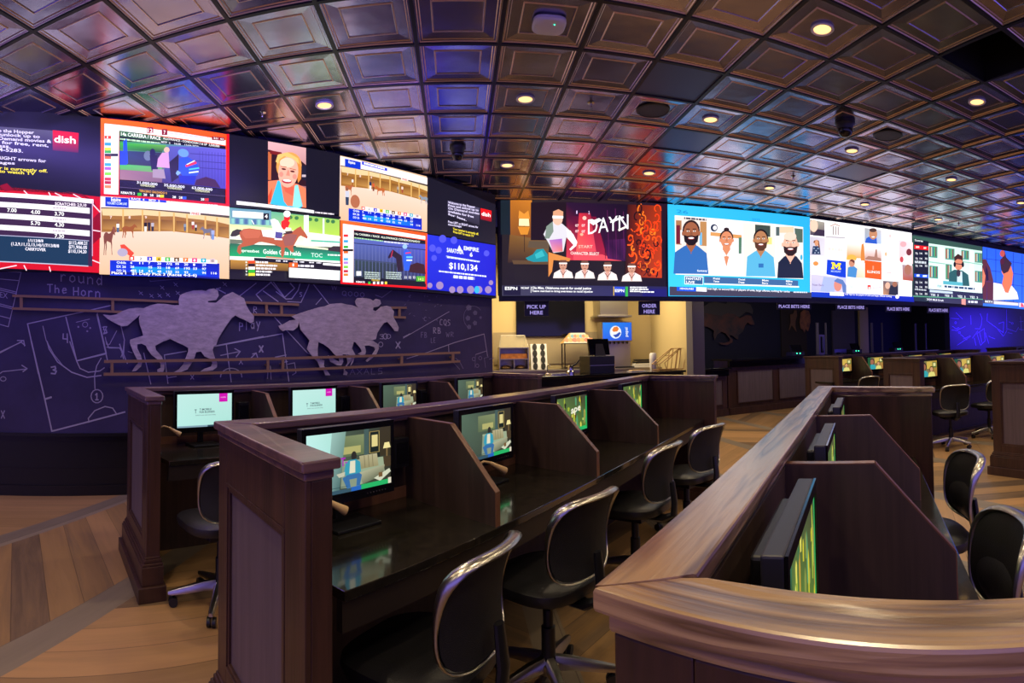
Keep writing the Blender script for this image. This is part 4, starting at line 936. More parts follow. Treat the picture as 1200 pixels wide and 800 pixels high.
p.quad((672, 598), (808, 605), (805, 728), (672, 720), ['#705c60', '#a09898', '#383048', '#c89068']); p.poly([(735, 640), (800, 625), (805, 728), (720, 720)], '#242838'); p.ell(775, 628, 22, 24, '#a06850'); p.ell(712, 640, 22, 30, '#e0b098')
p.quad((815, 240), (935, 260), (935, 450), (812, 440), ['#fcd0d8', '#fce0e4', '#f8d4d8', '#fccccc']); p.ell(850, 275, 28, 25, '#f8a8b0'); p.ell(900, 345, 24, 30, '#783038'); p.poly([(820, 400), (870, 370), (930, 380), (930, 440), (815, 440)], '#f8e8ec'); p.ell(835, 410, 16, 26, '#c84850')
p.quad((840, 455), (932, 465), (935, 600), (845, 590), ['#a89098', '#c8a8a8', '#a84838', '#b85840']); p.ell(890, 500, 32, 46, '#a86c58'); bars(p, 830, 670, 905, 6, '#e8dce0', .04)
p.quad((36, 695), (938, 738), (945, 785), (36, 740), ['#0c38c8', '#0c28c0', '#0c20a0', '#0c38b8']); p.poly([(200, 695), (325, 702), (325, 732), (200, 728)], '#fbf8ff'); p.ell(795, 738, 17, 18, '#ece8ff')
p.text('men high for the players of wide and large, offense nothing', 335, 722, 745, 742, 12, '#f4f4ff'); done(p)
# 14 talk show
p = screen(WR, [(1069.5, 274.5), (1151, 289), (1151, 358), (1069.5, 352.5)], 1064, 265, 8.25, '#28343c', rwall, 'dark green framed talk show screen with a man wearing headphones')
p.quad((40, 90), (715, 200), (715, 765), (35, 720), ['#385c50', '#304c44', '#2c3844', '#1c2838'])
p.quad((192, 165), (712, 240), (714, 650), (190, 605), ['#d8f4e8', '#c8ecdc', '#e0f4f0', '#e4f8fc'])
p.rect(300, 210, 350, 600, '#e8fcf4', .1); p.rect(590, 235, 632, 600, '#f0fffa', .1)
for x, y, w, h in ((200, 190, 80, 110), (355, 210, 90, 110), (510, 230, 75, 90), (200, 380, 85, 120), (358, 365, 60, 150), (640, 255, 70, 95), (640, 430, 70, 110)):
    p.rect(x, y, x + w, y + h, '#48907c', .1)
    for q in range(5):
        p.rect(x + 6 + q * (w - 12) / 5, y + 12, x + 4 + (q + .8) * (w - 12) / 5, y + h - 8, ('#b8503c', '#d8d4c0', '#2c7090', '#58a058', '#804848')[(q + int(x)) % 5]); p.L -= 1
    p.L += 1
p.line([(192, 345), (350, 365)], 12, '#98c8b8'); p.line([(430, 330), (712, 372)], 12, '#98c8b8')
p.poly([(385, 570), (392, 450), (440, 420), (520, 430), (575, 470), (588, 580)], '#2c5c60'); p.poly([(470, 440), (515, 440), (520, 575), (465, 570)], '#cce4f0'); p.poly([(480, 440), (500, 440), (498, 480), (486, 480)], '#b84c40')
p.ell(482, 365, 42, 62, '#d8886c'); p.poly([(442, 350), (438, 300), (475, 268), (515, 290), (525, 350), (510, 325), (470, 318), (448, 335)], '#40241c'); p.ell(443, 370, 12, 26, '#181418'); p.ell(522, 372, 12, 26, '#181418'); p.line([(450, 362), (512, 370)], 8, '#1c1820'); p.ell(478, 455, 18, 35, '#38343c')
p.poly([(330, 528), (520, 545), (520, 578), (330, 562)], '#58b0c0'); p.poly([(332, 562), (650, 590), (650, 625), (332, 602)], '#f0f8ff'); bars(p, 342, 572, 636, 20, '#304c6c', .085); p.text('nx', 275, 590, 318, 592, 34, '#70a8b0')
p.quad((50, 120), (190, 150), (188, 665), (48, 655), '#181c2c'); p.text('Scores', 55, 145, 135, 155, 20, '#e8f0f0'); p.poly([(50, 182), (188, 198), (188, 235), (50, 222)], '#e82020'); p.poly([(50, 460), (188, 470), (188, 505), (50, 492)], '#1850d8'); p.rect(65, 195, 98, 212, '#ffd8c8'); p.rect(140, 205, 165, 220, '#ffd8c8'); p.rect(72, 468, 100, 488, '#e0ecff'); p.rect(132, 474, 172, 492, '#e0ecff')
for y in (250, 300, 370, 530, 575, 640):
    for x, t in ((60, '72'), (102, '14'), (152, '35')): p.text(t, x, y + 22, x + 24, y + 25, 18, '#e8ecf4', lift=False)
for y in (335, 345, 605): bars(p, 55, y, 165, 12, '#c8d0d8', .08)
p.quad((190, 610), (712, 650), (714, 765), (190, 735), ['#282c4c', '#282c48', '#383450', '#3c3c58']); p.poly([(198, 615), (420, 635), (420, 655), (198, 638)], '#c8d8f0')
for x in (205, 340, 465, 585): p.text('YES  3', x, 672 + (x - 205) * .06, x + 78, 680 + (x - 205) * .06, 22, '#e8f0f8', lift=False)
p.text('2020 MLB Draft', 168, 715, 332, 728, 18, '#f0f0ff', lift=False); p.poly([(505, 700), (545, 702), (545, 762), (505, 755)], '#e89890'); bars(p, 570, 720, 660, 20, '#e8ecff', .05)
p.quad((35, 672), (712, 704), (712, 712), (35, 682), '#58a080'); done(p)
# 15 blue talk screen
p = screen(WR, [(1151.5, 289), (1240, 306), (1240, 366), (1151.5, 358)], 1064, 265, 8.25, '#2848e8', rwall, 'blue screen at the far right with two people talking')
p.quad((718, 200), (1450, 330), (1450, 830), (720, 770), ['#2c60f0', '#3060f0', '#2c6cf8', '#3878f0'])
for k in range(8): p.line([(760 + k * 85, 215 + k * 14), (760 + k * 85, 740 + k * 8)], 5, '#1430a8', lift=False)
for y in (310, 420, 530): p.line([(720, y), (1450, y + 95)], 5, '#1c38b0', lift=False)
p.poly([(715, 320), (750, 320), (790, 400), (820, 520), (825, 720), (720, 715)], '#5c2c38'); p.poly([(718, 400), (745, 480), (735, 560), (715, 600)], '#f08060'); p.poly([(750, 380), (770, 440), (775, 520), (755, 530), (745, 440)], '#28183c')
p.poly([(822, 545), (900, 560), (930, 620), (1000, 575), (1050, 640), (1065, 705), (820, 715)], '#fbf4ff')
p.poly([(905, 560), (920, 480), (900, 440), (920, 380), (990, 380), (1012, 460), (1000, 560), (965, 645), (935, 640)], '#f07850')
p.poly([(885, 345), (905, 310), (930, 235), (945, 300), (1000, 360), (965, 440), (920, 460), (895, 420)], '#3c2430'); p.ell(908, 265, 24, 32, '#c0504c'); p.ell(905, 340, 20, 30, '#501c30')
p.quad((722, 705), (1062, 735), (1062, 768), (722, 745), ['#2c2c40', '#2c2c40', '#d8d0f0', '#2c2c40']); p.text('BET+', 740, 735, 812, 740, 18, '#ffffff'); p.poly([(825, 722), (1062, 742), (1062, 768), (825, 752)], '#e8dcf4'); p.poly([(1070, 740), (1150, 748), (1150, 785), (1070, 780)], '#f8e0e0'); p.poly([(1085, 745), (1100, 745), (1120, 782), (1085, 780)], '#e04868'); done(p)
# ------------------------------------------------------------------ carrel rows
class Row:
    def __init__(s, label, O, th, L, divs, zr=1.153, zd=.75, bpan=.77, bdesk=.665, bdiv=.655, bknee=.39, near=True, far=True, knear=-.21, kfar=-.21, kdiv=-.21, tp=.085):
        s.O = Vector((O[0], O[1], 0)); s.th = math.radians(th); s.L = L; s.divs = divs; s.zr = zr; s.zd = zd
        s.eu = Vector((math.cos(s.th), math.sin(s.th), 0)); s.f = Vector((math.sin(s.th), -math.cos(s.th), 0))
        s.kdiv = kdiv; s.bdesk = bdesk
        root = thing('betting_carrel', label, 'desk', tuple(s.O)); s.root = root
        F = lambda k: (lambda a, b, z: tuple(s.eu * (a + k * b) + s.f * b + Vector((0, 0, z))))
        W, WV, T = M['wood'], M['wood_v'], M['trim']
        k0, k1 = knear if near else 0, kfar if far else 0
        def quadbox(a0, a1, b0, b1, z0, z1, m, mb=None, ka=k0, kb=k1):
            mb = mb or MB(); A, B = F(ka), F(kb)
            return mb.hexa([A(a0, b0, z0), B(a1, b0, z0), B(a1, b1, z0), A(a0, b1, z0), A(a0, b0, z1), B(a1, b0, z1), B(a1, b1, z1), A(a0, b1, z1)], m)
        # back panel
        mb = quadbox(.03, L - .03, .012, .07, 0, zr - .05, M['divider']); quadbox(.03, L - .03, .068, .074, zd, zd + .05, T, mb)
        mb.build('back_panel', root)
        # cap rail: one mitred piece along the back and over both ends
        s.rails = []
        def rail_piece(nm, fn, mit):
            mb = MB()
            for (g, z0, z1) in ((.018, zr - .028, zr), (.004, zr - .052, zr - .028)): mb.prism(fn(g, tp + g, z0), (0, 0, z1 - z0), W)
            o = mb.build(nm, root, bevel=.005); s.rails.append(o); me = o.data
            at = me.attributes.new('bevel_weight_edge', 'FLOAT', 'EDGE')
            for e in me.edges:
                a_, b_ = (v % 8 % 4 for v in e.vertices); at.data[e.index].value = 0.0 if any(a_ in g_ and b_ in g_ for g_ in mit) else 1.0
            o.modifiers['bevel'].limit_method = 'WEIGHT'; return o
        A, B = F(k0), F(k1)
        s.rail = rail_piece('cap_rail', lambda g, w, z: [A(-g if near else 0, -g, z), B(L + g if far else L, -g, z), B(L - w if far else L, w, z), A(w if near else 0, w, z)], ({0, 3}, {1, 2}))
        if near: s.near_rail = rail_piece('end_rail', lambda g, w, z: [A(-g, -g, z), A(w, w, z), A(w, bpan + g, z), A(-g, bpan + g, z)], ({0, 1},))
        if far: rail_piece('end_rail', lambda g, w, z: [B(L + g, -g, z), B(L + g, bpan + g, z), B(L - w, bpan + g, z), B(L - w, w, z)], ({0, 3},))
        # panelled ends
        for on, a, sg, k in ((near, 0, -1, k0), (far, L, 1, k1)):
            if not on: continue
            A = F(k)
            def eb(t0, t1, b0, b1, z0, z1, m, mb):    # t measured inward from the outer face
                x0, x1 = (a + t0, a + t1) if sg < 0 else (a - t1, a - t0)
                return mb.box(x0, x1, b0, b1, z0, z1, m, F=A)
            h = zr - .052; mb = MB()
            eb(.018, tp, .0, bpan, 0, h, WV, mb)                      # body
            for (b0, b1) in ((0, .10), (bpan - .13, bpan)): eb(0, .018, b0, b1, 0, h, WV, mb)
            eb(0, .018, .10, bpan - .13, h - .15, h, WV, mb); eb(0, .018, .10, bpan - .13, 0, .30, WV, mb)
            end = mb.build('end_panel', root, bevel=.003)
            mb = MB(); eb(.014, .019, .10, bpan - .13, .30, h - .15, M['panel_grey'], mb); mb.build('inset_panel', end)
            mb = MB()
            for q, (i0, o0) in enumerate(((0, .006), (.014, .011))):
                b0, b1, z0, z1 = .10 + i0, bpan - .13 - i0, .30 + i0, h - .15 - i0; w = .014
                for (u0, u1, v0, v1) in ((b0, b1, z0, z0 + w), (b0, b1, z1 - w, z1), (b0, b0 + w, z0 + w, z1 - w), (b1 - w, b1, z0 + w, z1 - w)):
                    eb(o0 - .008, .018, u0, u1, v0, v1, WV, mb)
            mb.build('moulding', end, bevel=.002)
            mb = MB()
            for (pr, z0, z1) in ((.052, 0, .085), (.030, .085, .19), (.024, .19, .205), (.014, .205, .225), (.006, .225, .238)):
                eb(-pr, tp + (pr if a == 0 else pr) * .6, -pr, bpan + pr, z0, z1, WV, mb)
            mb.build('plinth', end, bevel=.003)
        # worktop
        mb = MB(); A = F(kdiv)
        quadbox(.05, L - .05, .07, bdesk, zd - .03, zd, M['desk'], mb, 0, 0)
        s.desk = mb.build('worktop', root, bevel=.003)
        mb = MB(); quadbox(.05, L - .05, bdesk - .035, bdesk - .01, zd - .12, zd - .03, M['fascia'], mb, 0, 0); mb.build('apron', root)
        # dividers
        for d in divs:
            A = F(kdiv); t = .015
            prof = [(.07, zd), (bdiv, zd), (bdiv, zd + .127), (bknee, zr - .042), (.07, zr - .042)]
            mb = MB(); mb.prism([A(d - t, b, z) for b, z in prof], Vector(A(2 * t, 0, 0)), M['divider'])
            dv = mb.build('divider', root)
            mb = MB(); e = .0035
            outer = [(bdiv, zd), (bdiv, zd + .127), (bknee, zr - .042), (.07, zr - .042)]
            for i in range(3):
                (b0, z0), (b1, z1) = outer[i], outer[i + 1]; l = math.hypot(b1 - b0, z1 - z0); nb, nz = (z0 - z1) / l * -e, (b0 - b1) / l * e
                nb, nz = (e, 0) if i == 0 else ((0, e) if i == 2 else (e * .8, e * .8))
                mb.hexa([A(d - t, b0, z0), A(d + t, b0, z0), A(d + t, b1, z1), A(d - t, b1, z1), A(d - t, b0 + nb, z0 + nz), A(d + t, b0 + nb, z0 + nz), A(d + t, b1 + nb, z1 + nz), A(d - t, b1 + nb, z1 + nz)], M['trim'])
            mb.build('edge_trim', dv)
    def P(s, a, b, z=0.0, k=None):
        return s.O + s.eu * (a + (s.kdiv if k is None else k) * b) + s.f * b + Vector((0, 0, z))
    def a_at(s, px, b, py=450):      # distance along the row of the point seen at photo column px, b metres in front of its back edge
        r = ray(px, py); n = -s.f; D = n.dot(s.O) - b; k = D / n.dot(r)
        q = Vector((r.x * k, r.y * k, 0)) - s.O; return q.dot(s.eu) - s.kdiv * b

R1 = Row('nearest carrel desk at the bottom right, its oak rail running towards the far counter', (.172, .618), 48.5, 2.99, [.88, 1.82], bpan=.66, bdesk=.56, bdiv=.50, bknee=.30, knear=-.21, kfar=-.45, kdiv=-.03, tp=.062)
R2 = Row('long carrel desk in the middle of the photo with four black office chairs', (-.866, 1.929), 51.4, 4.31, [.945, 1.87, 2.88])
R3 = Row('carrel desk nearest the chalkboard wall with the metal horses', (-2.21, 3.343), 51.4, 4.2, [.99, 1.96, 3.0], knear=-.17)
RA = Row('far carrel desk in front of the betting counter', (5.94, 8.35), 0, 4.25, [1.05, 2.1, 3.15], zr=1.20, bpan=.83, bdesk=.72, knear=.15, kfar=-.1, kdiv=0)
RB = Row('carrel desk at the right with two office chairs, in front of the farthest desk', (5.41, 5.72), 0, 7.2, [1.03, 1.96, 2.88, 3.9, 4.9, 6.0], zr=1.20, knear=-.1, kfar=0, kdiv=0)
RC = Row('carrel desk cut by the right edge of the photo, showing only its panelled end', (4.83, 3.46), 0, 4.2, [1.05, 2.1, 3.15], zr=1.185, bpan=.76, knear=0, kfar=0, kdiv=0)
RD = Row('farthest carrel desk by the blue chalkboard wall', (11.5, 8.35), 0, 3.2, [1.05, 2.1], zr=1.20, bpan=.83, knear=.1, kfar=0, kdiv=0)

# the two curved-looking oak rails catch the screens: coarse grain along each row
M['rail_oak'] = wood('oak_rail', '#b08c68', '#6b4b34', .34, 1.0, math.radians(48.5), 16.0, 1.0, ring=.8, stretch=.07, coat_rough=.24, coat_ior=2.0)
M['rail_dark'] = wood('stained_rail', '#7d5a58', '#563c3c', .33, .9, math.radians(51.4), 7, .15, coat_ior=1.8)
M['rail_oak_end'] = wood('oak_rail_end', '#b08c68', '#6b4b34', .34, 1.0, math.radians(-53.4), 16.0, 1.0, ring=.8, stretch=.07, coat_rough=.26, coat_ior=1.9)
for r in R1.rails: r.data.materials[0] = M['rail_oak_end']
R1.rail.data.materials[0] = M['rail_oak']
for q in (R2, R3):
    for r in q.rails: r.data.materials[0] = M['rail_dark']
for q in (RA, RB, RC, RD):
    for r in q.rails: r.data.materials[0] = M['wood_v']

# ------------------------------------------------------------------ monitors
def pic_white(p):      # white advert with a pink square
    p.quad((0, 0), (1, 0), (1, 1), (0, 1), ['#c8f4ec', '#c4f0e8', '#b4ece0', '#c0f4ec'])
    p.poly([(.76, 0), (.92, 0), (.92, .26), (.76, .26)], '#d810b8'); p.text('mobile', .79, .14, .89, .14, .05, '#f8a0e8')
    p.text('T', .31, .58, .35, .58, .12, '#506870'); p.text('T-MOBILE', .40, .50, .62, .50, .06, '#506870', lift=False); p.text('FOR BUSINESS', .40, .58, .68, .58, .06, '#506870', lift=False); p.text('Switch now and save today', .33, .66, .70, .66, .04, '#88a8a8', lift=False)
    p.quad((0, .95), (1, .95), (1, 1), (0, 1), '#88a8b8'); p.rect(.55, .95, .68, 1, '#304858')
def pic_room(p, wash):
    p.quad((0, 0), (1, 0), (1, 1), (0, 1), ['#58705c', '#302c24', '#38382c', '#48584c'])
    p.quad((.32, .08), (.66, .08), (.66, .42), (.32, .42), ['#7c8860', '#889468', '#687850', '#607050']); p.quad((.40, .26), (.62, .26), (.62, .38), (.40, .38), '#b8b470')
    p.rect(.66, 0, .72, .6, '#48605c'); p.rect(.72, .05, .86, .62, '#182420'); p.line([(.73, .06), (.85, .06), (.85, .42), (.73, .42)], .012, '#a08c50', closed=True); p.rect(.755, .12, .83, .32, '#e8d890')
    p.rect(.86, .0, 1, .5, '#3c3424'); p.poly([(.92, .28), (.98, .28), (1, .38), (.90, .38)], '#f8e8a0'); p.rect(.94, .38, .96, .55, '#806840'); p.rect(.86, .52, 1, .7, '#4c3c28')
    p.poly([(.40, .48), (.9, .52), (.92, .8), (.62, .92), (.40, .9)], '#a0b090'); p.quad((.60, .44), (.82, .44), (.84, .66), (.62, .66), ['#b8b088', '#c0b890', '#a09870', '#989068'])
    for x in (.66, .71, .76): p.line([(x, .45), (x + .01, .65)], .008, '#807858', lift=False)
    p.poly([(.40, .52), (.6, .60), (.6, .95), (.38, .92)], '#8c9c84')
    p.quad((.6, .72), (.92, .66), (.9, .84), (.64, .92), ['#b8b898', '#a8a888', '#606850', '#788068']); p.poly([(.78, .86), (.98, .74), (1, .80), (.86, .93)], '#d8dcc0'); p.rect(.84, .78, .89, .86, '#7c5c38')
    p.ell(.535, .42, .032, .075, '#2c2c28'); p.poly([(.44, .52), (.48, .48), (.56, .48), (.61, .54), (.62, .70), (.58, .74), (.44, .74), (.42, .66)], '#38a0b8'); p.poly([(.49, .50), (.55, .50), (.55, .70), (.48, .70)], '#e8e4c8')
    p.poly([(.40, .76), (.46, .72), (.60, .72), (.63, .76), (.60, .96), (.56, .96), (.57, .80), (.48, .80), (.50, .97), (.46, .97)], '#3870a8')
    p.poly([(.46, .94), (.50, .94), (.50, .98), (.45, .98)], '#a0f0f0'); p.poly([(.56, .93), (.60, .93), (.61, .97), (.56, .97)], '#a0f0f0')
    if wash:
        p.quad((0, 0), (.44, 0), (.36, 1), (0, 1), ['#c8f4ec', '#84a89c', '#486c6c', '#c4f8f4']); p.quad((0, 0), (.28, 0), (.22, 1), (0, 1), ['#c8f8f0', '#b8ece0', '#b4ece8', '#c8fcf8'])
        p.text('T', .375, .56, .435, .56, .14, '#b020b8'); p.line([(.36, .51), (.378, .51)], .02, '#b020b8', lift=False); p.line([(.432, .51), (.45, .51)], .02, '#b020b8', lift=False); p.poly([(.43, .66), (.33, .68), (.36, .74), (.42, .73)], '#c8c8b0')
    p.quad((0, .94), (.5, .94), (.5, 1), (0, 1), '#385868'); p.quad((.5, .93), (.62, .93), (.62, 1), (.5, 1), '#2868c0'); p.quad((.62, .92), (.96, .92), (.96, 1), (.62, 1), '#28b868'); p.quad((.96, .9), (1, .9), (1, 1), (.96, 1), '#e8e0c8')
    p.line([(0, .90), (.45, .90)], .008, '#204048')
def pic_green(p, seed, text=None, strip=True):
    r = random.Random(seed)
    p.quad((0, 0), (1, 0), (1, 1), (0, 1), ['#58743c', '#40342c', '#5c7c30', '#40b068'])
    for k in range(46):
        x = r.uniform(0, .95); y = r.uniform(.0, .85); w = r.uniform(.02, .07); h = r.uniform(.08, .5)
        c = r.choice(['#d8cc30', '#a8b838', '#584028', '#38704c', '#e0a838', '#8c9848', '#282c1c', '#c0d868', '#58a070', '#e8e060'])
        p.poly([(x, y + h * .2), (x + w * .5, y), (min(1, x + w), y + h * .3), (min(1, x + w * .8), min(1, y + h)), (x + w * .1, min(1, y + h * .9))], c, lift=False)
        if k % 8 == 7: p.L += 1
    p.L += 1
    if text: p.text(text, .45, .48, .78, .42, .2, '#fbf8e0')
    if strip: p.quad((0, .9), (1, .9), (1, 1), (0, 1), ['#205838', '#20d068', '#30c070', '#204838'])
    p.rect(.95, .05, 1, .95, '#30a858')
def pic_talk(p, seed):
    p.quad((0, 0), (1, 0), (1, 1), (0, 1), ['#2c5c48', '#c8a040', '#a8783c', '#48b8b0'])
    p.rect(.45, .05, .75, .5, '#d8b850'); p.rect(.75, .1, .98, .45, '#68783c'); p.rect(.8, .15, .93, .35, '#f0e8a0')
    p.ell(.28, .36, .17, .28, '#201814'); p.ell(.28, .38, .12, .22, '#a86c50'); p.poly([(.05, 1), (.08, .72), (.22, .6), (.38, .6), (.5, .72), (.52, 1)], '#38a8b0')
    p.ell(.70, .52, .11, .18, '#5c3c20'); p.ell(.70, .54, .08, .14, '#d8a070'); p.poly([(.5, 1), (.56, .76), (.68, .68), (.85, .74), (.9, 1)], '#e8e080')
    if seed: p.quad((.0, .0), (.2, 0), (.15, 1), (0, 1), '#1c5830')
def monitor(row, a, b, label, pic, ztop=1.135, w=.46, h=.29, arm=True, turn=0.0):
    rz = row.th
    t = thing('monitor', label, 'monitor', tuple(row.P(a, b, row.zd + .001)), rz + turn, 'small screens in the carrels')
    z1 = ztop - row.zd; z0 = z1 - h
    mb = MB().box(-w / 2, w / 2, -.012, .022, z0, z1, M['bezel_top']); mb.build('housing', t, bevel=.004)
    mb = MB().box(-w * .36, w * .36, .022, .05, z0 + .02, z1 - .025, M['black']); mb.build('back_shell', t, bevel=.006)
    bz = .016; x0, x1, y0, y1 = -w / 2 + bz, w / 2 - bz, z0 + .036, z1 - .024
    mb = MB()                                                        # bezel: four strips in front
    for (u0, u1, v0, v1) in ((-w / 2, w / 2, z0, y0), (-w / 2, w / 2, y1, z1), (-w / 2, x0, y0, y1), (x1, w / 2, y0, y1)): mb.box(u0, u1, -.017, -.0121, v0, v1, M['gloss_black'])
    bz_ = mb.build('bezel', t)
    mb = MB()
    for q in range(7): mb.lathe([(.0028, 0), (.0028, .002)], M['silver'], 8, (w * .18 + q * .016, -.019, z0 + .016), 'y')
    mb.build('button', bz_)
    p = Pic(lambda u, v, off: (x0 + (x1 - x0) * u, -.0123 - off * .25, y1 - (y1 - y0) * v), step=.0004)
    pic(p); p.build('screen', M['monitor_paint'], t)
    mb = MB().box(-.05, .05, .05, .068, (z0 + z1) / 2 - .05, (z0 + z1) / 2 + .05, M['black']); mb.box(-.02, .02, .052, .074, .012, (z0 + z1) / 2 + .03, M['black']); mb.box(-.11, .11, -.07, .076, 0, .012, M['black'])
    mb.build('stand', t, bevel=.003)
    return t
ms = []
for a, lab, pic in ((.40, 'monitor with a yellow and green picture in the nearest carrel, behind the front oak rail', lambda p: pic_green(p, 3, None, False)),
                    (1.22, 'edge-on monitor in the second carrel of the nearest desk', lambda p: pic_green(p, 8, None, False)),
                    (2.16, 'edge-on monitor in the last carrel of the nearest desk', lambda p: pic_green(p, 12, None, False))):
    monitor(R1, a, .155, lab, pic, w=.44)
def acent(row, x0, x1, b): return (row.a_at(x0, b) + row.a_at(x1, b)) / 2
for x0, x1, lab, pic in ((353, 457, 'monitor with a man on a sofa and a magenta T, nearest middle carrel', lambda p: pic_room(p, True)),
                         (533, 599, 'monitor with a man on a sofa, second middle carrel, after the first divider', lambda p: pic_room(p, False)),
                         (645, 689, 'monitor with a yellow game picture and white lettering, third middle carrel', lambda p: pic_green(p, 21, 'ape')),
                         (723, 754, 'small yellow monitor in the last carrel of the middle desk', lambda p: pic_green(p, 30))):
    monitor(R2, acent(R2, x0, x1, .22) + .0, .22, lab, pic)
for x0, x1, lab, pic in ((201, 276, 'monitor with a white advert and pink square, leftmost carrel below the metal horse', pic_white),
                         (336, 397, 'monitor with a white advert, second from the left below the metal rails', pic_white),
                         (441, 492, 'monitor with a living room picture in the third carrel of the chalkboard-side desk', lambda p: pic_room(p, False)),
                         (530, 569, 'monitor with a living room picture in the last carrel of the chalkboard-side desk', lambda p: pic_room(p, False))):
    monitor(R3, acent(R3, x0, x1, .22), .22, lab, pic)
for q, (row, xs) in enumerate(((RA, (988, 1026, 1073, 1108)), (RB, (1087, 1128, 1169, 1196)))):
    for i, x in enumerate(xs):
        if row is RA: lab = ('monitor with a woman talking, first carrel of the desk before the betting counter', 'monitor second from the left on the desk before the betting counter', 'monitor third from the left on the desk before the betting counter, half hidden', 'monitor fourth from the left on the desk before the betting counter, half hidden')[i]
        else: lab = ('narrow lit monitor just right of the panelled end of the desk with two chairs', 'monitor above the front office chair of the right-hand desk', 'monitor above the second office chair of the right-hand desk', 'monitor at the right edge of the photo above the panelled desk end')[i]
        monitor(row, 3.40 if x == 1196 else row.a_at(x, .2), .2, lab, lambda p, i=i: pic_talk(p, i % 2), ztop=1.15, w=.44)
# ------------------------------------------------------------------ gooseneck lamps and control boxes
def lamp(row, a, b, label, px=None, flip=1, z0=None):
    t = thing('reading_lamp', label, 'lamp', tuple(row.P(a - .05, b, row.zd + .001)), row.th, 'gooseneck lamps on the carrel desks')
    t.scale = (.82, .82, .88)
    mb = MB().lathe([(.03, 0), (.03, .008), (.012, .014), (.009, .03)], M['black'], 16); mb.build('base', t, smooth=True)
    pts = [(0, 0, .02), (-.01, 0, .08), (-.012, -.005, .15), (.004, -.015, .19), (.035, -.03, .205), (.07, -.05, .195)]
    MB().tube(pts, .006, M['beige'], 8).build('neck', t, smooth=True)
    a_, b_ = Vector((.065, -.047, .197)), Vector((.15, -.095, .145)); d = b_ - a_
    MB().tube([a_, a_ + d * .12, a_ + d * .5, a_ + d * .95, b_], [.006, .010, .013, .019, .018], M['beige'], 14).build('lamp_head', t, smooth=True)
    return t
lamp(R2, acent(R2, 372, 384, .36) - .02, .34, 'beige gooseneck lamp in front of the man-on-sofa monitor, nearest middle carrel')
lamp(R2, acent(R2, 562, 572, .40) - .02, .40, 'beige gooseneck lamp beside the first divider of the middle desk')
lamp(R2, acent(R2, 655, 668, .36), .36, 'beige gooseneck lamp across the yellow game monitor in the third middle carrel')
lamp(R2, acent(R2, 737, 747, .36), .36, 'beige gooseneck lamp in the last carrel of the middle desk')
lamp(R3, acent(R3, 190, 199, .42), .42, 'beige gooseneck lamp in the leftmost carrel by the white advert')
lamp(R3, acent(R3, 452, 462, .42), .42, 'gooseneck lamp in the third carrel of the chalkboard-side desk')
lamp(R3, acent(R3, 540, 546, .42), .42, 'gooseneck lamp in the last carrel of the chalkboard-side desk')
def control_box(row, a, label):
    t = thing('control_box', label, 'wall box', tuple(row.P(a, .0745, .90)), row.th, 'black wall boxes beside the monitors')
    mb = MB().box(-.045, .045, -.05, 0, 0, .13, M['black']); mb.build('body', t, bevel=.003)
    mb = MB().box(-.035, .035, -.054, -.0501, .02, .11, M['gloss_black']); mb.build('face_plate', t, bevel=.001)
control_box(R2, R2.a_at(464, .09), 'small black box right of the man-on-sofa monitor')
control_box(R3, R3.a_at(283, .09), 'small black box right of the leftmost white advert monitor')
control_box(R3, R3.a_at(402, .09), 'small black box right of the second white advert monitor')
control_box(R3, R3.a_at(494, .09), 'small black box right of the third chalkboard-side monitor')
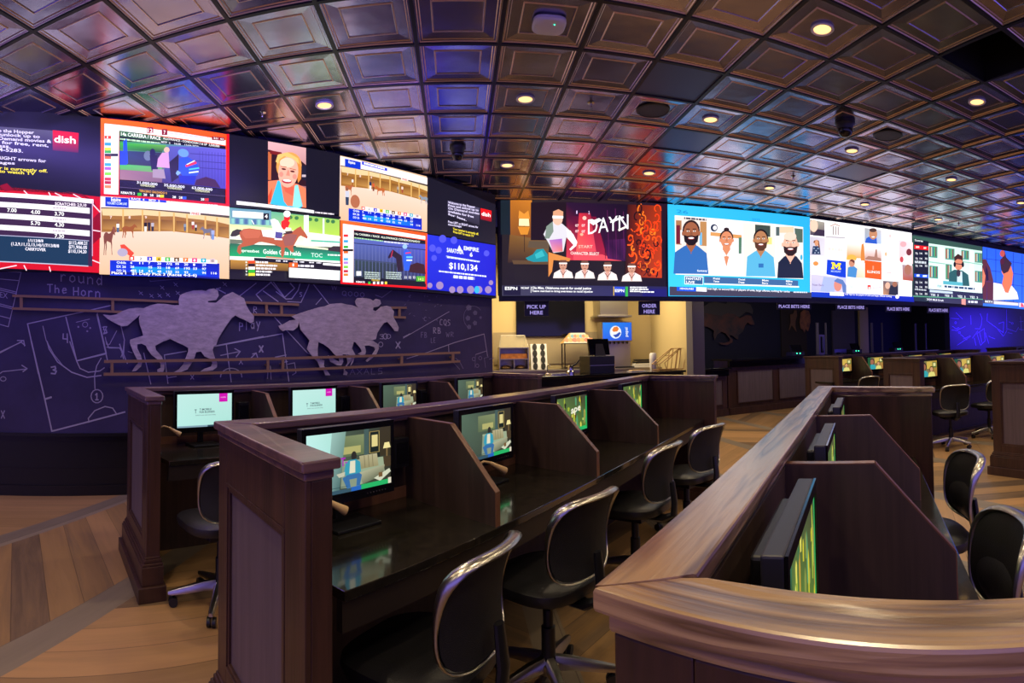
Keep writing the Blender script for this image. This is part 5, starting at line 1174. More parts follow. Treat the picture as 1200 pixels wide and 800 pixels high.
# ------------------------------------------------------------------ office chairs
def back_pt(u, v, d=0.0):
    """u -1..1 across, v 0..1 up; d = offset forward"""
    w = .222 - .018 * (1 - v) ** 2 - .012 * v
    x = w * u; y = -.225 - .045 * v + .030 * math.sin(v * PI) + .055 * u * u - .03 * max(0, v - .8) * 5 * .3
    return Vector((x, y + d, .512 + .335 * v))
def sq_ring(r, n=40, e=4.6):
    out = []
    for k in range(n):
        g = 2 * PI * (k + .5) / n; c, s_ = math.cos(g), math.sin(g)
        k_ = (abs(c) ** e + abs(s_) ** e) ** (-1 / e); out.append((c * k_ * r, s_ * k_ * r))
    return out
def make_chair():
    t = thing('office_chair', 'office chair', 'chair')
    # seat cushion
    mb = MB(); n = 36; prof = ((.80, .425), (.97, .435), (1.0, .455), (.99, .478), (.90, .492), (.6, .497), (.3, .494))
    vs = []; fs = []
    for (r, z) in prof:
        for (u, v) in sq_ring(r, n, 3.2): vs.append((u * .225, .02 + v * .225, z - (.012 * (v ** 2) if v > 0 else 0)))
    for i in range(len(prof) - 1):
        for k in range(n): fs.append((i * n + k, i * n + (k + 1) % n, (i + 1) * n + (k + 1) % n, (i + 1) * n + k))
    fs += [tuple(reversed(range(n))), tuple((len(prof) - 1) * n + k for k in range(n))]
    mb.add(vs, fs, M['leather']); mb.build('seat', t, smooth=True)
    mb = MB().box(-.11, .11, -.10, .13, .385, .425, M['black']); mb.tube([(.10, .03, .40), (.17, .03, .40), (.20, .05, .40)], [.006, .006, .011], M['black'], 8); mb.build('tilt_mechanism', t, bevel=.008)
    # gas lift
    mb = MB().lathe([(.030, .10), (.030, .26), (.022, .265), (.022, .39)], M['black'], 18); mb.build('gas_lift', t, smooth=True)
    hub = MB().lathe([(.045, .075), (.05, .085), (.05, .115), (.034, .125)], M['silver'], 20); hub.build('base_hub', t, smooth=True)
    for k in range(5):
        g = 2 * PI * k / 5 + .35; d = Vector((math.cos(g), math.sin(g), 0)); c = Vector((-d.y, d.x, 0))
        mb = MB(); vs = []; fs = []
        secs = ((.03, .118, .024, .030), (.10, .112, .022, .026), (.20, .092, .018, .020), (.275, .078, .015, .014), (.295, .074, .010, .010))
        for (r, z, w, h) in secs:
            p = d * r
            for (a, b) in ((-w, -h), (w, -h), (w * 1.0, h * .2), (w * .55, h * .8), (-w * .55, h * .8), (-w * 1.0, h * .2)): vs.append(p + c * a + Vector((0, 0, z + b)))
        for i in range(len(secs) - 1):
            for q in range(6): fs.append((i * 6 + q, i * 6 + (q + 1) % 6, (i + 1) * 6 + (q + 1) % 6, (i + 1) * 6 + q))
        fs += [tuple(range(6)), tuple((len(secs) - 1) * 6 + q for q in reversed(range(6)))]
        mb.add(vs, fs, M['silver']); leg = mb.build('leg', t, smooth=True)
        mb = MB(); o = d * .272
        mb.tube([o + Vector((0, 0, .05)), o + Vector((0, 0, .074))], .007, M['black'], 8)
        for sg in (-1, 1):
            q = o + c * (.014 * sg) - d * .006
            ring = [(q + c * (.009 * s2), s2) for s2 in (-1, 1)]
            vs = []; 
            for (pp, s2) in ring:
                for a in range(16): vs.append(pp + d * (math.cos(2 * PI * a / 16) * .026) + Vector((0, 0, .0262 + math.sin(2 * PI * a / 16) * .026)))
            mb.add(vs, [(a, (a + 1) % 16, 16 + (a + 1) % 16, 16 + a) for a in range(16)] + [tuple(reversed(range(16))), tuple(range(16, 32))], M['black'])
        mb.build('caster', leg, smooth=True)
    # backrest: padded front, mesh rear
    for nm, rings, m, dd in (('backrest', (0.0, .25, .5, .75, .93), 'leather', .012), ('back_mesh', (0.0, .25, .5, .75, .93), 'mesh', -.008)):
        mb = MB(); vs = []; fs = []; n = 40
        for r in rings:
            if r == 0: vs.append(back_pt(0, .5, dd * 1.2)); continue
            for (u, v) in sq_ring(r, n): vs.append(back_pt(u, .5 + .5 * v, dd * (1.15 - .9 * r * r)))
        for k in range(n): fs.append((0, 1 + k, 1 + (k + 1) % n))
        for i in range(len(rings) - 2):
            a, b = 1 + i * n, 1 + (i + 1) * n
            for k in range(n): fs.append((a + k, a + (k + 1) % n, b + (k + 1) % n, b + k))
        mb.add(vs, fs, M[m]); mb.build(nm, t, smooth=True)
    # lumbar pad
    mb = MB(); vs = []; fs = []; n = 30
    for r, dd in ((0, .034), (.4, .032), (.75, .026), (1.0, .010)):
        if r == 0: vs.append(back_pt(0, .32, dd)); continue
        for (u, v) in sq_ring(r, n, 2.4): vs.append(back_pt(u * .78, .32 + .26 * v, dd))
    for k in range(n): fs.append((0, 1 + k, 1 + (k + 1) % n))
    for i in range(2):
        a, b = 1 + i * n, 1 + (i + 1) * n
        for k in range(n): fs.append((a + k, a + (k + 1) % n, b + (k + 1) % n, b + k))
    mb.add(vs, fs, M['leather']); mb.build('lumbar_pad', t, smooth=True)
    # silver frame, wide along the top and shoulders
    ring = sq_ring(.97, 56); pts = [back_pt(u, .5 + .5 * v) for u, v in ring]
    rad = [.0065 + .011 * max(0, min(1, (v + .15) / .9)) for u, v in ring]
    vs = []; fs = []; N = len(pts)
    for i, p in enumerate(pts):
        tdir = (pts[(i + 1) % N] - pts[i - 1]).normalized(); fwd = Vector((0, 1, 0)); fwd = (fwd - tdir * fwd.dot(tdir)).normalized(); c = tdir.cross(fwd)
        for q in range(10):
            g = 2 * PI * q / 10; vs.append(p + fwd * (math.cos(g) * (rad[i] * 1.25)) + c * (math.sin(g) * rad[i] * .62))
    for i in range(N):
        for q in range(10): fs.append((i * 10 + q, i * 10 + (q + 1) % 10, ((i + 1) % N) * 10 + (q + 1) % 10, ((i + 1) % N) * 10 + q))
    MB().add(vs, fs, M['silver']).build('back_frame', t, smooth=True)
    # bar joining seat and back
    mb = MB(); mb.tube([(0, -.06, .40), (0, -.20, .40), (0, -.262, .43), (0, -.268, .50), (0, -.255, .62)], [.022, .022, .02, .018, .014], M['black'], 10, flat=1.6); mb.build('back_support', t, smooth=True)
    return t
chair0 = make_chair()
def back_to_hub(bx, by, ang):
    a = math.radians(ang); return (bx + .235 * math.cos(a), by + .235 * math.sin(a), 0)
CH = [  # backrest x, y, facing angle, label
    (.10, 1.68, 150, 'black office chair nearest the camera at the middle desk, cut by the bottom edge'),
    (.53, 2.19, 132, 'black office chair second from the camera at the middle desk, five-star base in view'),
    (1.23, 3.14, 134, 'third office chair from the camera at the middle desk'),
    (1.80, 3.72, 122, 'farthest office chair at the middle desk, before its end panel'),
    (-1.12, 2.76, 138, 'office chair in the leftmost carrel, half hidden by the middle desk end'),
    (1.50, 1.02, 146, 'office chair at the bottom right, its silver frame edge facing the camera'),
    (2.23, 1.75, 147, 'office chair beyond the bottom right one at the nearest desk'),
    (5.62, 4.58, 62, 'office chair at the right desk, seen from behind left of the panelled desk end'),
    (6.62, 4.60, 80, 'office chair partly hidden behind the panelled desk end at the right'),
    (6.43, 7.12, 82, 'office chair whose back top alone shows behind the nearest desk end panel'),
]
for i, (bx, by, ang, lab) in enumerate(CH):
    c = chair0 if i == 0 else copy_tree(chair0)
    place(c, back_to_hub(bx, by, ang), math.radians(ang - 90), lab, 'black and silver office chairs at the carrel desks')
# ------------------------------------------------------------------ things on the ceiling
def downlight(i, j, label):
    x, y = tile_xy(i + .5, j + .5); z = CEIL + .020
    t = thing('downlight', label, 'ceiling light', (x, y, z), 0, 'recessed downlights in the tin ceiling')
    MB().lathe([(.062, -.001), (.082, -.001), (.086, -.012), (.080, -.018), (.064, -.014), (.062, -.001)], M['white_plastic'], 28, cap=False).build('trim_ring', t, smooth=True)
    MB().lathe([(.0615, -.004), (.0615, -.0085)], M['lamp_glow'], 28).build('lamp_disc', t)
    l = bpy.data.lights.new('downlight_beam', 'SPOT'); l.energy = 66; l.color = (1.0, .80, .50); l.spot_size = 2.3; l.spot_blend = .9; l.shadow_soft_size = .06
    o = bpy.data.objects.new('downlight_beam', l); COL.objects.link(o); o.location = (x, y, z - .03); o.rotation_euler = (0, 0, 0)
    o.parent = t; o.location = (0, 0, -.06)
    return t
DL = [(4, -2, 'downlight nearest the top of the photo, right of centre'), (7, -2, 'downlight at the far right beside the missing ceiling tile'),
      (7, 1, 'downlight just below the right-hand black dome camera'), (10, 1, 'downlight at the right above the white collage screen, second ring out'),
      (13, 1, 'downlight at the right edge above the last blue screen'), (10, 4, 'downlight close above the white collage screen'),
      (13, 4, 'downlight close above the talk show screen'), (4, 1, 'downlight beside the plain blue-lit ceiling tile'),
      (4, 4, 'downlight close above the orange flames screen'), (7, 4, 'downlight close above the portraits screen'),
      (1, 4, 'downlight close above the left end of the fighter screen'), (1, 1, 'downlight near the middle of the ceiling, below the white access point'),
      (-2, 1, 'downlight above the smaller paddock screen at the left')]
for i, j, lab in DL: downlight(i, j, lab)
for i, j in ((-5, -5), (-2, -2), (1, -5), (4, -5), (7, -5), (10, -2), (-8, -5), (-8, -2), (1, -8), (-2, -8), (4, -8), (-5, -8), (-2, -5), (10, -5), (7, -8), (13, -2)):     # the same grid goes on behind the camera
    downlight(i, j, 'recessed downlight of the ceiling grid outside the photo')
def speaker(i, j, label):
    x, y = tile_xy(i + .5, j + .5)
    t = thing('ceiling_speaker', label, 'speaker', (x, y, CEIL + .019), 0, 'round ceiling speakers')
    MB().lathe([(.150, 0), (.162, -.002), (.164, -.010), (.150, -.014), (.146, -.008)], M['black'], 36, cap=False).build('rim', t, smooth=True)
    mb = MB().lathe([(.147, -.009), (.10, -.012), (.02, -.013), (.0, -.013)], mat('speaker_grille', '#3c3a44', .6, bump=(350, .6, (1, 1, 1))), 36, cap=False); mb.build('grille', t, smooth=True)
speaker(3, 1, 'round speaker grille left of the blue-lit downlight')
speaker(7, 0, 'round speaker grille beside the right-hand black dome camera')
def dome(i, j, label, s=1.0):
    x, y = tile_xy(i + .5, j + .5)
    t = thing('dome_camera', label, 'security camera', (x, y, CEIL + .019), 0, 'black dome security cameras')
    MB().lathe([(.09 * s, 0), (.09 * s, -.03), (.075 * s, -.05), (.068 * s, -.085)], M['black'], 28).build('mount', t, smooth=True)
    MB().lathe([(.066 * s, -.085), (.066 * s, -.10), (.060 * s, -.125), (.043 * s, -.148), (.02 * s, -.16), (.0, -.163)], M['gloss_black'], 28, cap=False).build('dome', t, smooth=True)
dome(6, 0, 'larger black dome camera hanging from the ceiling at the right', 1.15)
dome(0, 3, 'small black dome camera above the left end of the fighter screen', 1.0)
def sprinkler(i, j, label):
    x, y = tile_xy(i + .5, j + .5)
    t = thing('sprinkler', label, 'sprinkler', (x, y, CEIL + .019), 0, 'fire sprinklers')
    MB().lathe([(.034, 0), (.036, -.004), (.012, -.012), (.010, -.03), (.007, -.045)], M['chrome'], 18).build('body', t, smooth=True)
    mb = MB()
    for s_ in (-1, 1): mb.tube([(.009 * s_, 0, -.03), (.014 * s_, 0, -.045), (.004 * s_, 0, -.062)], .0025, M['chrome'], 6)
    mb.lathe([(.022, -.062), (.024, -.064)], M['chrome'], 16); mb.build('deflector', t)
sprinkler(2, 1, 'chrome sprinkler near the middle downlight')
sprinkler(7, 3, 'chrome sprinkler above the portraits screen')
sprinkler(14, 4, 'chrome sprinkler at the far right above the talk show screen')
sprinkler(-3, 1, 'chrome sprinkler above the tall portrait screen at the left')
# access point
x, y = tile_xy(1.53, -.46)
t = thing('access_point', 'white rounded wireless access point on the ceiling, top centre', 'access point', (x, y, CEIL + .019))
pts = [Vector((u * .115, v * .105, 0)) for u, v in sq_ring(1, 36, 4)]
mb = MB(); vs = []
for k, (s_, z) in enumerate(((.9, 0), (1.0, -.01), (1.0, -.028), (.9, -.04), (.5, -.044))): vs += [(p.x * s_, p.y * s_, z) for p in pts]
n = 36; fs = [(r * n + k, r * n + (k + 1) % n, (r + 1) * n + (k + 1) % n, (r + 1) * n + k) for r in range(4) for k in range(n)] + [tuple(range(n)), tuple(4 * n + k for k in range(n))]
mb.add(vs, fs, M['white_plastic']); mb.build('shell', t, smooth=True)
MB().lathe([(.004, 0), (.004, -.003)], M['led'], 10, (.03, -.05, -.0445)).build('indicator', t)

# ------------------------------------------------------------------ chalk on the board
def chalk_pic(pl): return Pic(lambda x, y, off: pl.at(x, y, off), step=.00002, base=.0018)
CHK = '#a9a2c0'; CHD = '#8079a0'
c = chalk_pic(WC); w = .7
def CL(pts, ww=1.0, col=CHK, closed=False): c.line(pts, ww, col, closed)
def arc(cx, cy, rx, ry, a0, a1, n=14): return [(cx + rx * math.cos(math.radians(a0 + (a1 - a0) * k / n)), cy + ry * math.sin(math.radians(a0 + (a1 - a0) * k / n))) for k in range(n + 1)]
# left court (crop 0,310,130,430 at 6.669) and (0,400,150,520 at 6.667)
c.local(0, 310, 6.669)
for pts in ([(-80, 40), (165, 60), (65, 485), (-60, 450)], [(-80, 105), (150, 125)], [(-60, 170), (130, 215)], [(-60, 185), (130, 228)], [(-60, 290), (105, 335)], [(-60, 305), (105, 348)], [(-60, 385), (75, 420)]): CL(pts, 6)
c.text('EX', 0, 255, 60, 265, 45, CHK, bold=False); 
def hand(t, x0, y0, x1, y1, h, col=CHK, ww=None):
    """hand-drawn capitals and figures from strokes"""
    n = len(t); 
    for k, ch in enumerate(t):
        st = STROKES.get(ch)
        if not st: continue
        ox = x0 + (x1 - x0) * k / n; oy = y0 + (y1 - y0) * k / n; wd = math.hypot(x1 - x0, y1 - y0) / n * .72
        for s_ in st: c.line([(ox + wd * a, oy - h * b) for a, b in s_], ww or h * .09, col, lift=False)
    c.L += 1
STROKES = {'T': [[(0, 1), (1, 1)], [(.5, 1), (.5, 0)]], 't': [[(.1, .7), (.9, .7)], [(.5, 1), (.5, 0)]], 'h': [[(.1, 1), (.1, 0)], [(.1, .5), (.6, .6), (.8, .4), (.8, 0)]], 'e': [[(.1, .35), (.85, .4), (.7, .65), (.3, .65), (.1, .35), (.3, 0), (.85, .1)]],
           'H': [[(0, 1), (0, 0)], [(0, .5), (.9, .5)], [(.9, 1), (.9, 0)]], 'o': [[(.5, .7), (.15, .55), (.1, .2), (.5, 0), (.9, .2), (.85, .55), (.5, .7)]], 'r': [[(.15, .7), (.15, 0)], [(.15, .45), (.5, .7), (.8, .6)]],
           'n': [[(.1, .7), (.1, 0)], [(.1, .5), (.5, .7), (.85, .5), (.85, 0)]], 'u': [[(.1, .7), (.15, .15), (.5, 0), (.85, .2), (.85, .7)], [(.85, .3), (.9, 0)]], 'd': [[(.85, 1), (.85, 0)], [(.85, .5), (.4, .7), (.1, .35), (.4, 0), (.85, .2)]],
           'P': [[(.1, 1), (.1, 0)], [(.1, 1), (.8, .9), (.8, .55), (.1, .5)]], 'l': [[(.4, 1), (.4, 0)]], 'a': [[(.85, .7), (.85, 0)], [(.85, .5), (.4, .7), (.1, .35), (.4, 0), (.85, .2)]], 'y': [[(.1, .7), (.5, .1)], [(.9, .7), (.3, -.4)]],
           '4': [[(.1, 1), (.05, .45), (.9, .4)], [(.8, 1), (.85, 0)]], '3': [[(.1, .9), (.7, 1), (.8, .7), (.4, .55), (.9, .4), (.7, .05), (.1, .1)]], '5': [[(.9, 1), (.2, 1), (.15, .55), (.8, .55), (.85, .1), (.1, 0)]], '1': [[(.2, .75), (.5, 1), (.5, 0)], [(.2, 0), (.8, 0)]],
           '2': [[(.1, .8), (.5, 1), (.85, .75), (.1, 0), (.9, 0)]], 'X': [[(0, 1), (1, 0)], [(1, 1), (0, 0)]], 'O': [[(.5, 1), (.1, .8), (.05, .3), (.5, 0), (.95, .3), (.9, .8), (.5, 1)]], 'C': [[(.9, .9), (.4, 1), (.1, .6), (.2, .1), (.9, .05)]],
           'R': [[(.1, 0), (.1, 1), (.8, .9), (.8, .6), (.1, .5), (.9, 0)]], 'B': [[(.1, 0), (.1, 1), (.7, .9), (.7, .6), (.1, .5), (.85, .35), (.8, .05), (.1, 0)]], 'W': [[(0, 1), (.25, 0), (.5, .7), (.75, 0), (1, 1)]], 'Q': [[(.5, 1), (.1, .8), (.05, .3), (.5, 0), (.95, .3), (.9, .8), (.5, 1)], [(.6, .3), (1, -.1)]],
           'S': [[(.9, .9), (.3, 1), (.1, .7), (.8, .4), (.8, .1), (.1, 0)]], 'F': [[(.1, 0), (.1, 1), (.9, 1)], [(.1, .55), (.7, .55)]], 'L': [[(.1, 1), (.1, 0), (.8, 0)]], 'E': [[(.9, 1), (.1, 1), (.1, 0), (.9, 0)], [(.1, .5), (.7, .5)]], 'K': [[(.1, 1), (.1, 0)], [(.9, 1), (.1, .45), (.9, 0)]], 'A': [[(0, 0), (.5, 1), (1, 0)], [(.2, .4), (.8, .4)]]}
hand('round', 470, 130, 820, 165, 75, ww=8); hand('The', 370, 215, 540, 228, 60, ww=8); hand('Horn', 575, 240, 800, 258, 62, ww=8)
CL([(0, 690), (150, 610), (185, 590)], 7); CL([(135, 592), (185, 592), (192, 635)], 8)
CL([(215, 462), (640, 370), (870, 318)], 8); CL([(215, 462), (300, 850)], 9); CL([(515, 410), (600, 755)], 9); CL([(600, 750), (830, 690), (760, 380)], 8); CL([(335, 480), (360, 590), (420, 700), (500, 800)], 6)
CL([(595, 450), (700, 425)], 5); CL(arc(665, 468, 20, 20, 0, 360), 5); CL(arc(612, 486, 4, 4, 0, 360), 6); CL(arc(682, 520, 4, 4, 0, 360), 6); CL(arc(705, 495, 4, 4, 0, 360), 6)
hand('4', 490, 610, 550, 615, 70, ww=9); hand('5', 805, 540, 850, 540, 55, ww=8)
c.local(0, 400, 6.667)
CL([(0, 82), (165, 5), (195, 30)], 8); CL([(0, 250), (20, 235), (205, 215)], 7); CL([(170, 185), (212, 212), (180, 235)], 8); CL(arc(25, 292, 22, 17, 0, 360), 6)
CL([(245, 0), (350, 450), (405, 700)], 11); CL([(405, 700), (975, 550)], 12); CL([(350, 450), (400, 435)], 14); hand('3', 395, 255, 465, 255, 60, ww=11)
CL([(368, 0), (385, 60), (450, 160), (560, 240), (680, 280), (790, 265)], 9); CL([(545, 0), (600, 155), (625, 210), (690, 240), (780, 230), (815, 205)], 8); CL([(600, 152), (830, 95), (810, 0)], 8)
CL([(790, 130), (755, 190), (738, 270), (742, 370)], 7); CL(arc(757, 427, 46, 52, 0, 360), 8); hand('1', 738, 455, 790, 455, 50, ww=9); CL([(690, 600), (740, 540), (820, 507), (880, 520), (910, 565)], 8); CL([(690, 600), (695, 630)], 8)
CL([(830, 0), (850, 50), (935, 50), (965, 100), (970, 0)], 8); CL([(935, 20), (965, 135)], 8); hand('X', 10, 600, 45, 600, 60, ww=7)
# between and round the horses: crops (110,325) at 6 and (310,330) at 6.4, (460,330) at 7.269, (200,320) at 6
c.local(110, 325, 6.0)
for x, y in ((330, 110), (405, 130), (480, 72), (462, 128), (520, 122), (575, 50), (590, 110), (920, 48)): CL([(x - 14, y - 14), (x + 14, y + 14)], 4, CHK); CL([(x + 10, y - 8), (x - 10, y + 8)], 4, CHK)
CL([(20, 260), (95, 580)], 7); CL([(395, 20), (395, 28), (600, 10)], 4, CHD); CL([(190, 340), (215, 440), (205, 520)], 6); CL([(60, 350), (90, 345), (70, 390), (95, 385)], 6); CL([(160, 375), (110, 470), (90, 470), (80, 420)], 5); CL([(90, 490), (190, 495)], 6); CL([(180, 470), (235, 605)], 7); CL([(210, 510), (190, 560)], 6); CL([(240, 520), (270, 530)], 5)
CL([(-10, 560), (80, 538)], 7); CL([(350, 530), (400, 750)], 6); CL([(495, 545), (650, 518)], 7); CL([(495, 545), (520, 745)], 6); CL([(520, 705), (580, 695)], 6); CL([(835, 485), (1190, 415)], 8); CL([(930, 465), (965, 735)], 7); CL([(890, 548), (1025, 520)], 6); CL([(990, 500), (1028, 520), (1000, 558)], 7)
CL(arc(965, 700, 75, 62, 180, 360), 7); CL([(1095, 575), (1140, 530), (1150, 560)], 7); CL([(1115, 538), (1142, 530)], 7); CL([(860, 78), (925, 112)], 7); CL([(890, 72), (862, 80), (868, 108)], 6)
hand('X', 1165, 525, 1200, 520, 45, ww=6); hand('X', 1020, 610, 1055, 605, 35, ww=5); hand('X', 680, 715, 710, 712, 30, ww=5)
c.local(200, 320, 6.0)
hand('Play', 480, 405, 640, 375, 58, CHK, 6); hand('R', 580, 280, 618, 280, 45, ww=5)
CL([(600, 70), (485, 160)], 6); CL([(710, 60), (600, 150), (640, 195)], 7); CL([(700, 60), (790, 160)], 7); CL([(720, 60), (800, 170), (870, 105), (830, 60)], 7); CL([(650, 125), (755, 200)], 7); CL([(740, 130), (810, 182), (850, 180), (895, 120), (910, 70)], 7); CL([(975, 70), (960, 110), (915, 205), (820, 200)], 6); CL([(1000, 75), (1110, 215)], 6); CL([(1060, 175), (1020, 220)], 5)
CL([(305, 515), (785, 425), (830, 760)], 7); CL([(670, 245), (715, 290)], 5); CL([(730, 310), (960, 560), (1060, 600)], 6); CL([(735, 590), (810, 575)], 7); CL([(800, 625), (820, 620)], 6); CL([(820, 640), (870, 630), (875, 660)], 6); CL([(855, 715), (880, 700), (875, 660)], 6); CL([(685, 650), (680, 740)], 5); CL([(700, 650), (705, 745)], 5); CL([(390, 500), (425, 760)], 6); hand('S', 905, 165, 930, 160, 30, ww=5); hand('X', 620, 555, 655, 550, 45, ww=6)
c.local(310, 330, 6.4)
hand('W', 500, 60, 560, 60, 40, CHD, 5); hand('QOOO', 580, 105, 760, 120, 35, CHD, 5); CL([(830, 100), (880, 118), (960, 60)], 5, CHD); hand('3O', 860, 430, 960, 425, 35, ww=5); CL(arc(905, 410, 16, 20, 0, 360), 6); CL(arc(870, 470, 16, 18, 0, 360), 5); hand('X', 985, 500, 1030, 500, 50, ww=6); hand('AXAL5', 640, 695, 900, 690, 40, CHD, 5); CL([(1040, 415), (1088, 390)], 5)
c.local(460, 330, 7.269)
CL([(90, 480), (480, 255)], 5); CL([(120, 655), (300, 600), (520, 520), (778, 445)], 6); CL([(778, 445), (808, 635)], 5); CL([(475, 540), (478, 600)], 5); CL([(705, 620), (795, 590)], 5, CHK); CL([(705, 620), (700, 730)], 4, CHD); CL([(780, 650), (820, 640)], 4, CHD); CL([(780, 650), (790, 730)], 4, CHD); CL([(820, 660), (860, 650)], 4, CHD); CL([(535, 650), (570, 680), (600, 740)], 5, CHD); CL([(520, 690), (570, 745)], 5, CHD)
for x, y in ((690, 658), (745, 650), (720, 715)): CL(arc(x, y, 13, 15, 0, 360), 5, CHD)
hand('CQS', 400, 370, 500, 375, 50, CHK, 5); hand('RB', 345, 440, 420, 440, 50, CHK, 6); hand('WR', 455, 470, 530, 465, 40, CHD, 5); hand('FB', 240, 475, 300, 475, 45, CHD, 5); hand('LE', 325, 520, 370, 515, 40, CHD, 5); hand('X', 25, 565, 70, 560, 55, ww=5); hand('C', 265, 335, 295, 330, 35, CHD, 5)
rr = random.Random(3)
for k in range(26): x, y = rr.uniform(20, 420), rr.uniform(110, 330); CL([(x, y), (x + rr.uniform(4, 16), y + rr.uniform(-14, 10))], 3.5, CHD)
for x, y, r in ((648, 220, 26), (702, 265, 20), (640, 310, 22), (700, 352, 20), (748, 305, 12), (650, 385, 20)):
    c.poly([(x + r * math.cos(g * 1.2566 - .5), y + r * 1.1 * math.sin(g * 1.2566 - .5)) for g in range(5)], '#6c668a')
CL(arc(685, 305, 82, 98, 120, 320), 3, CHD)
ch = c.build('chalk_drawing', M['chalk'], None); ch.parent = [o for o in bpy.data.objects if o.name == 'wall_left'][0]; ch['kind'] = 'structure'
c = chalk_pic(BC); c.local(1080, 345, 9.41); B1 = '#8c7cf0'
for pts in ([(540, 230), (545, 330)], [(645, 210), (665, 260), (660, 330), (640, 380), (590, 375)], [(725, 210), (720, 290), (830, 370)], [(830, 370), (900, 460), (940, 400), (935, 150)], [(845, 380), (900, 420), (905, 300), (850, 320)], [(580, 480), (600, 560)], [(610, 430), (650, 560), (700, 510), (690, 375), (610, 430)], [(640, 420), (665, 530)], [(560, 480), (620, 400)],
            [(390, 560), (540, 460)], [(430, 440), (500, 500)], [(460, 490), (535, 455)], [(320, 260), (410, 270)], [(380, 200), (450, 270)], [(340, 350), (400, 390), (480, 350)], [(940, 375), (1040, 410), (1070, 360)], [(950, 420), (1000, 430)], [(740, 460), (810, 490)], [(700, 420), (740, 540)], [(1090, 240), (1100, 400)], [(1080, 300), (1120, 295)], [(1075, 380), (1125, 390)], [(960, 300), (1010, 320)], [(330, 390), (400, 400)]):
    c.line(pts, 3.2, B1)
for x, y in ((375, 310), (405, 375), (415, 420), (1000, 318)): c.line(arc(x, y, 10, 12, 0, 360), 3, B1)
c2 = c.build('chalk_drawing', M['chalk'], None); c2.parent = bpy.data.objects['wall_right']; c2['kind'] = 'structure'

# ------------------------------------------------------------------ metal rails and cut-out horses on the left wall
def wall_thing(name, label, cat, pl, x, y, group=None): return thing(name, label, cat, tuple(pl.at(x, y, 0)), 0, group)
def cut(pl, par, name, pts, ox, oy, sc, off, th, m, holes=()):
    P = [pl.at(ox + x / sc, oy + y / sc, off) for x, y in pts]
    mb = MB().prism([tuple(p) for p in P], -pl.n * th, m)
    o = adopt(mb.build(name), par); return o
def bar_px(pl, mb, x0, y0, x1, y1, wpx, off, th, m):
    a, b = pl.at(x0, y0, off), pl.at(x1, y1, off); h = (pl.at(x0, y0 - wpx / 2, off) - pl.at(x0, y0 + wpx / 2, off)).length / 2
    u = Vector((0, 0, h)); n = -pl.n * th
    if abs(x1 - x0) < 4: u = pl.t * ((pl.at(x0 + wpx / 2, y0) - pl.at(x0 - wpx / 2, y0)).length / 2)
    return mb.hexa([a - u, b - u, b - u + n, a - u + n, a + u, b + u, b + u + n, a + u + n], m)
def rail_pair(label, p, bars_, posts, off=.055):
    t = wall_thing('metal_fence_rail', label, 'wall decoration', WC, *p, 'flat metal fence rails on the chalkboard wall')
    for b in bars_: mb = MB(); bar_px(WC, mb, *b, off, .016, M['bronze']); adopt(mb.build('rail_bar'), t)
    for q in posts:
        mb = MB(); bar_px(WC, mb, *q, off - .003, .014, M['bronze']); 
        a = WC.at((q[0] + q[2]) / 2, (q[1] + q[3]) / 2, 0); n = -WC.n; mb.tube([a + n * .001, a + n * (off - .002)], .012, M['bronze'], 8)
        adopt(mb.build('rail_post'), t)
rail_pair('upper bronze rail pair running left from the first metal horse', (110, 350), [(14.5, 346.7, 209, 354.0, 2.8), (14, 361.5, 150, 365.8, 2.8)], [(24.8, 348, 24.8, 362, 3.6), (131.7, 351.5, 131.7, 364, 3.4)], .012)
rail_pair('upper bronze rail pair between the two metal horses', (340, 360), [(286, 354.5, 349, 357, 2.8), (290, 368.5, 346, 369.5, 2.8)], [(311.5, 356, 311.5, 368, 3), (329, 357, 329, 369, 3)], .012)
rail_pair('short upper rail piece right of the second metal horse', (466, 366), [(452, 360.5, 475, 360.5, 2.6), (459, 371.5, 474, 372, 2.6)], [(467, 361, 467, 371.5, 2.6)], .012)
rail_pair('long lower bronze rail pair under both metal horses', (330, 430), [(121, 423.2, 250, 421.5, 3.4), (250, 421.5, 535, 413.0, 3.2), (120.5, 438, 250, 436.5, 3.4), (250, 436.5, 535, 423.2, 3.2)],
          [(130, 424, 130, 437, 3.4), (311, 421, 311, 434, 3), (328.5, 420, 328.5, 433, 3), (467, 415.5, 467, 426, 3), (527, 414, 527, 423, 3)])
t = wall_thing('metal_horse', 'brushed metal cut-out of a galloping horse and jockey, left of the pair', 'wall decoration', WC, 215, 440)
H1 = [(60,262),(110,268),(150,262),(195,238),(240,222),(300,215),(345,218),(390,198),(440,186),(500,188),(560,198),(592,196),(588,160),(600,125),(640,108),(690,95),(750,92),(778,98),(800,85),(835,80),(862,95),(868,130),(850,160),(815,165),(790,168),(795,178),(850,180),(880,155),(905,132),(935,118),(965,105),(1010,130),(1045,150),(1060,195),(1085,240),(1115,275),(1112,312),(1090,322),(1050,300),(1015,285),(985,268),(960,285),(920,340),(885,395),(865,430),(850,475),(835,480),(825,510),(835,545),(845,575),(858,600),(855,630),(825,652),(780,658),(740,660),(770,640),(815,625),(825,600),(805,570),(770,555),(745,520),(710,525),(700,560),(680,600),(650,645),(600,665),(555,665),(590,645),(620,610),(640,560),(655,520),(655,495),(620,475),(575,455),(530,432),(480,450),(425,480),(430,510),(470,555),(488,600),(488,640),(480,662),(440,662),(440,645),(462,635),(462,605),(440,575),(400,545),(370,505),(360,480),(330,465),(300,470),(300,500),(325,550),(335,590),(325,625),(290,655),(262,660),(280,630),(305,600),(300,580),(270,520),(247,460),(250,438),(290,425),(340,410),(330,370),(315,330),(310,290),(320,262),(290,290),(260,315),(230,340),(195,345),(170,335),(130,315),(90,290)]
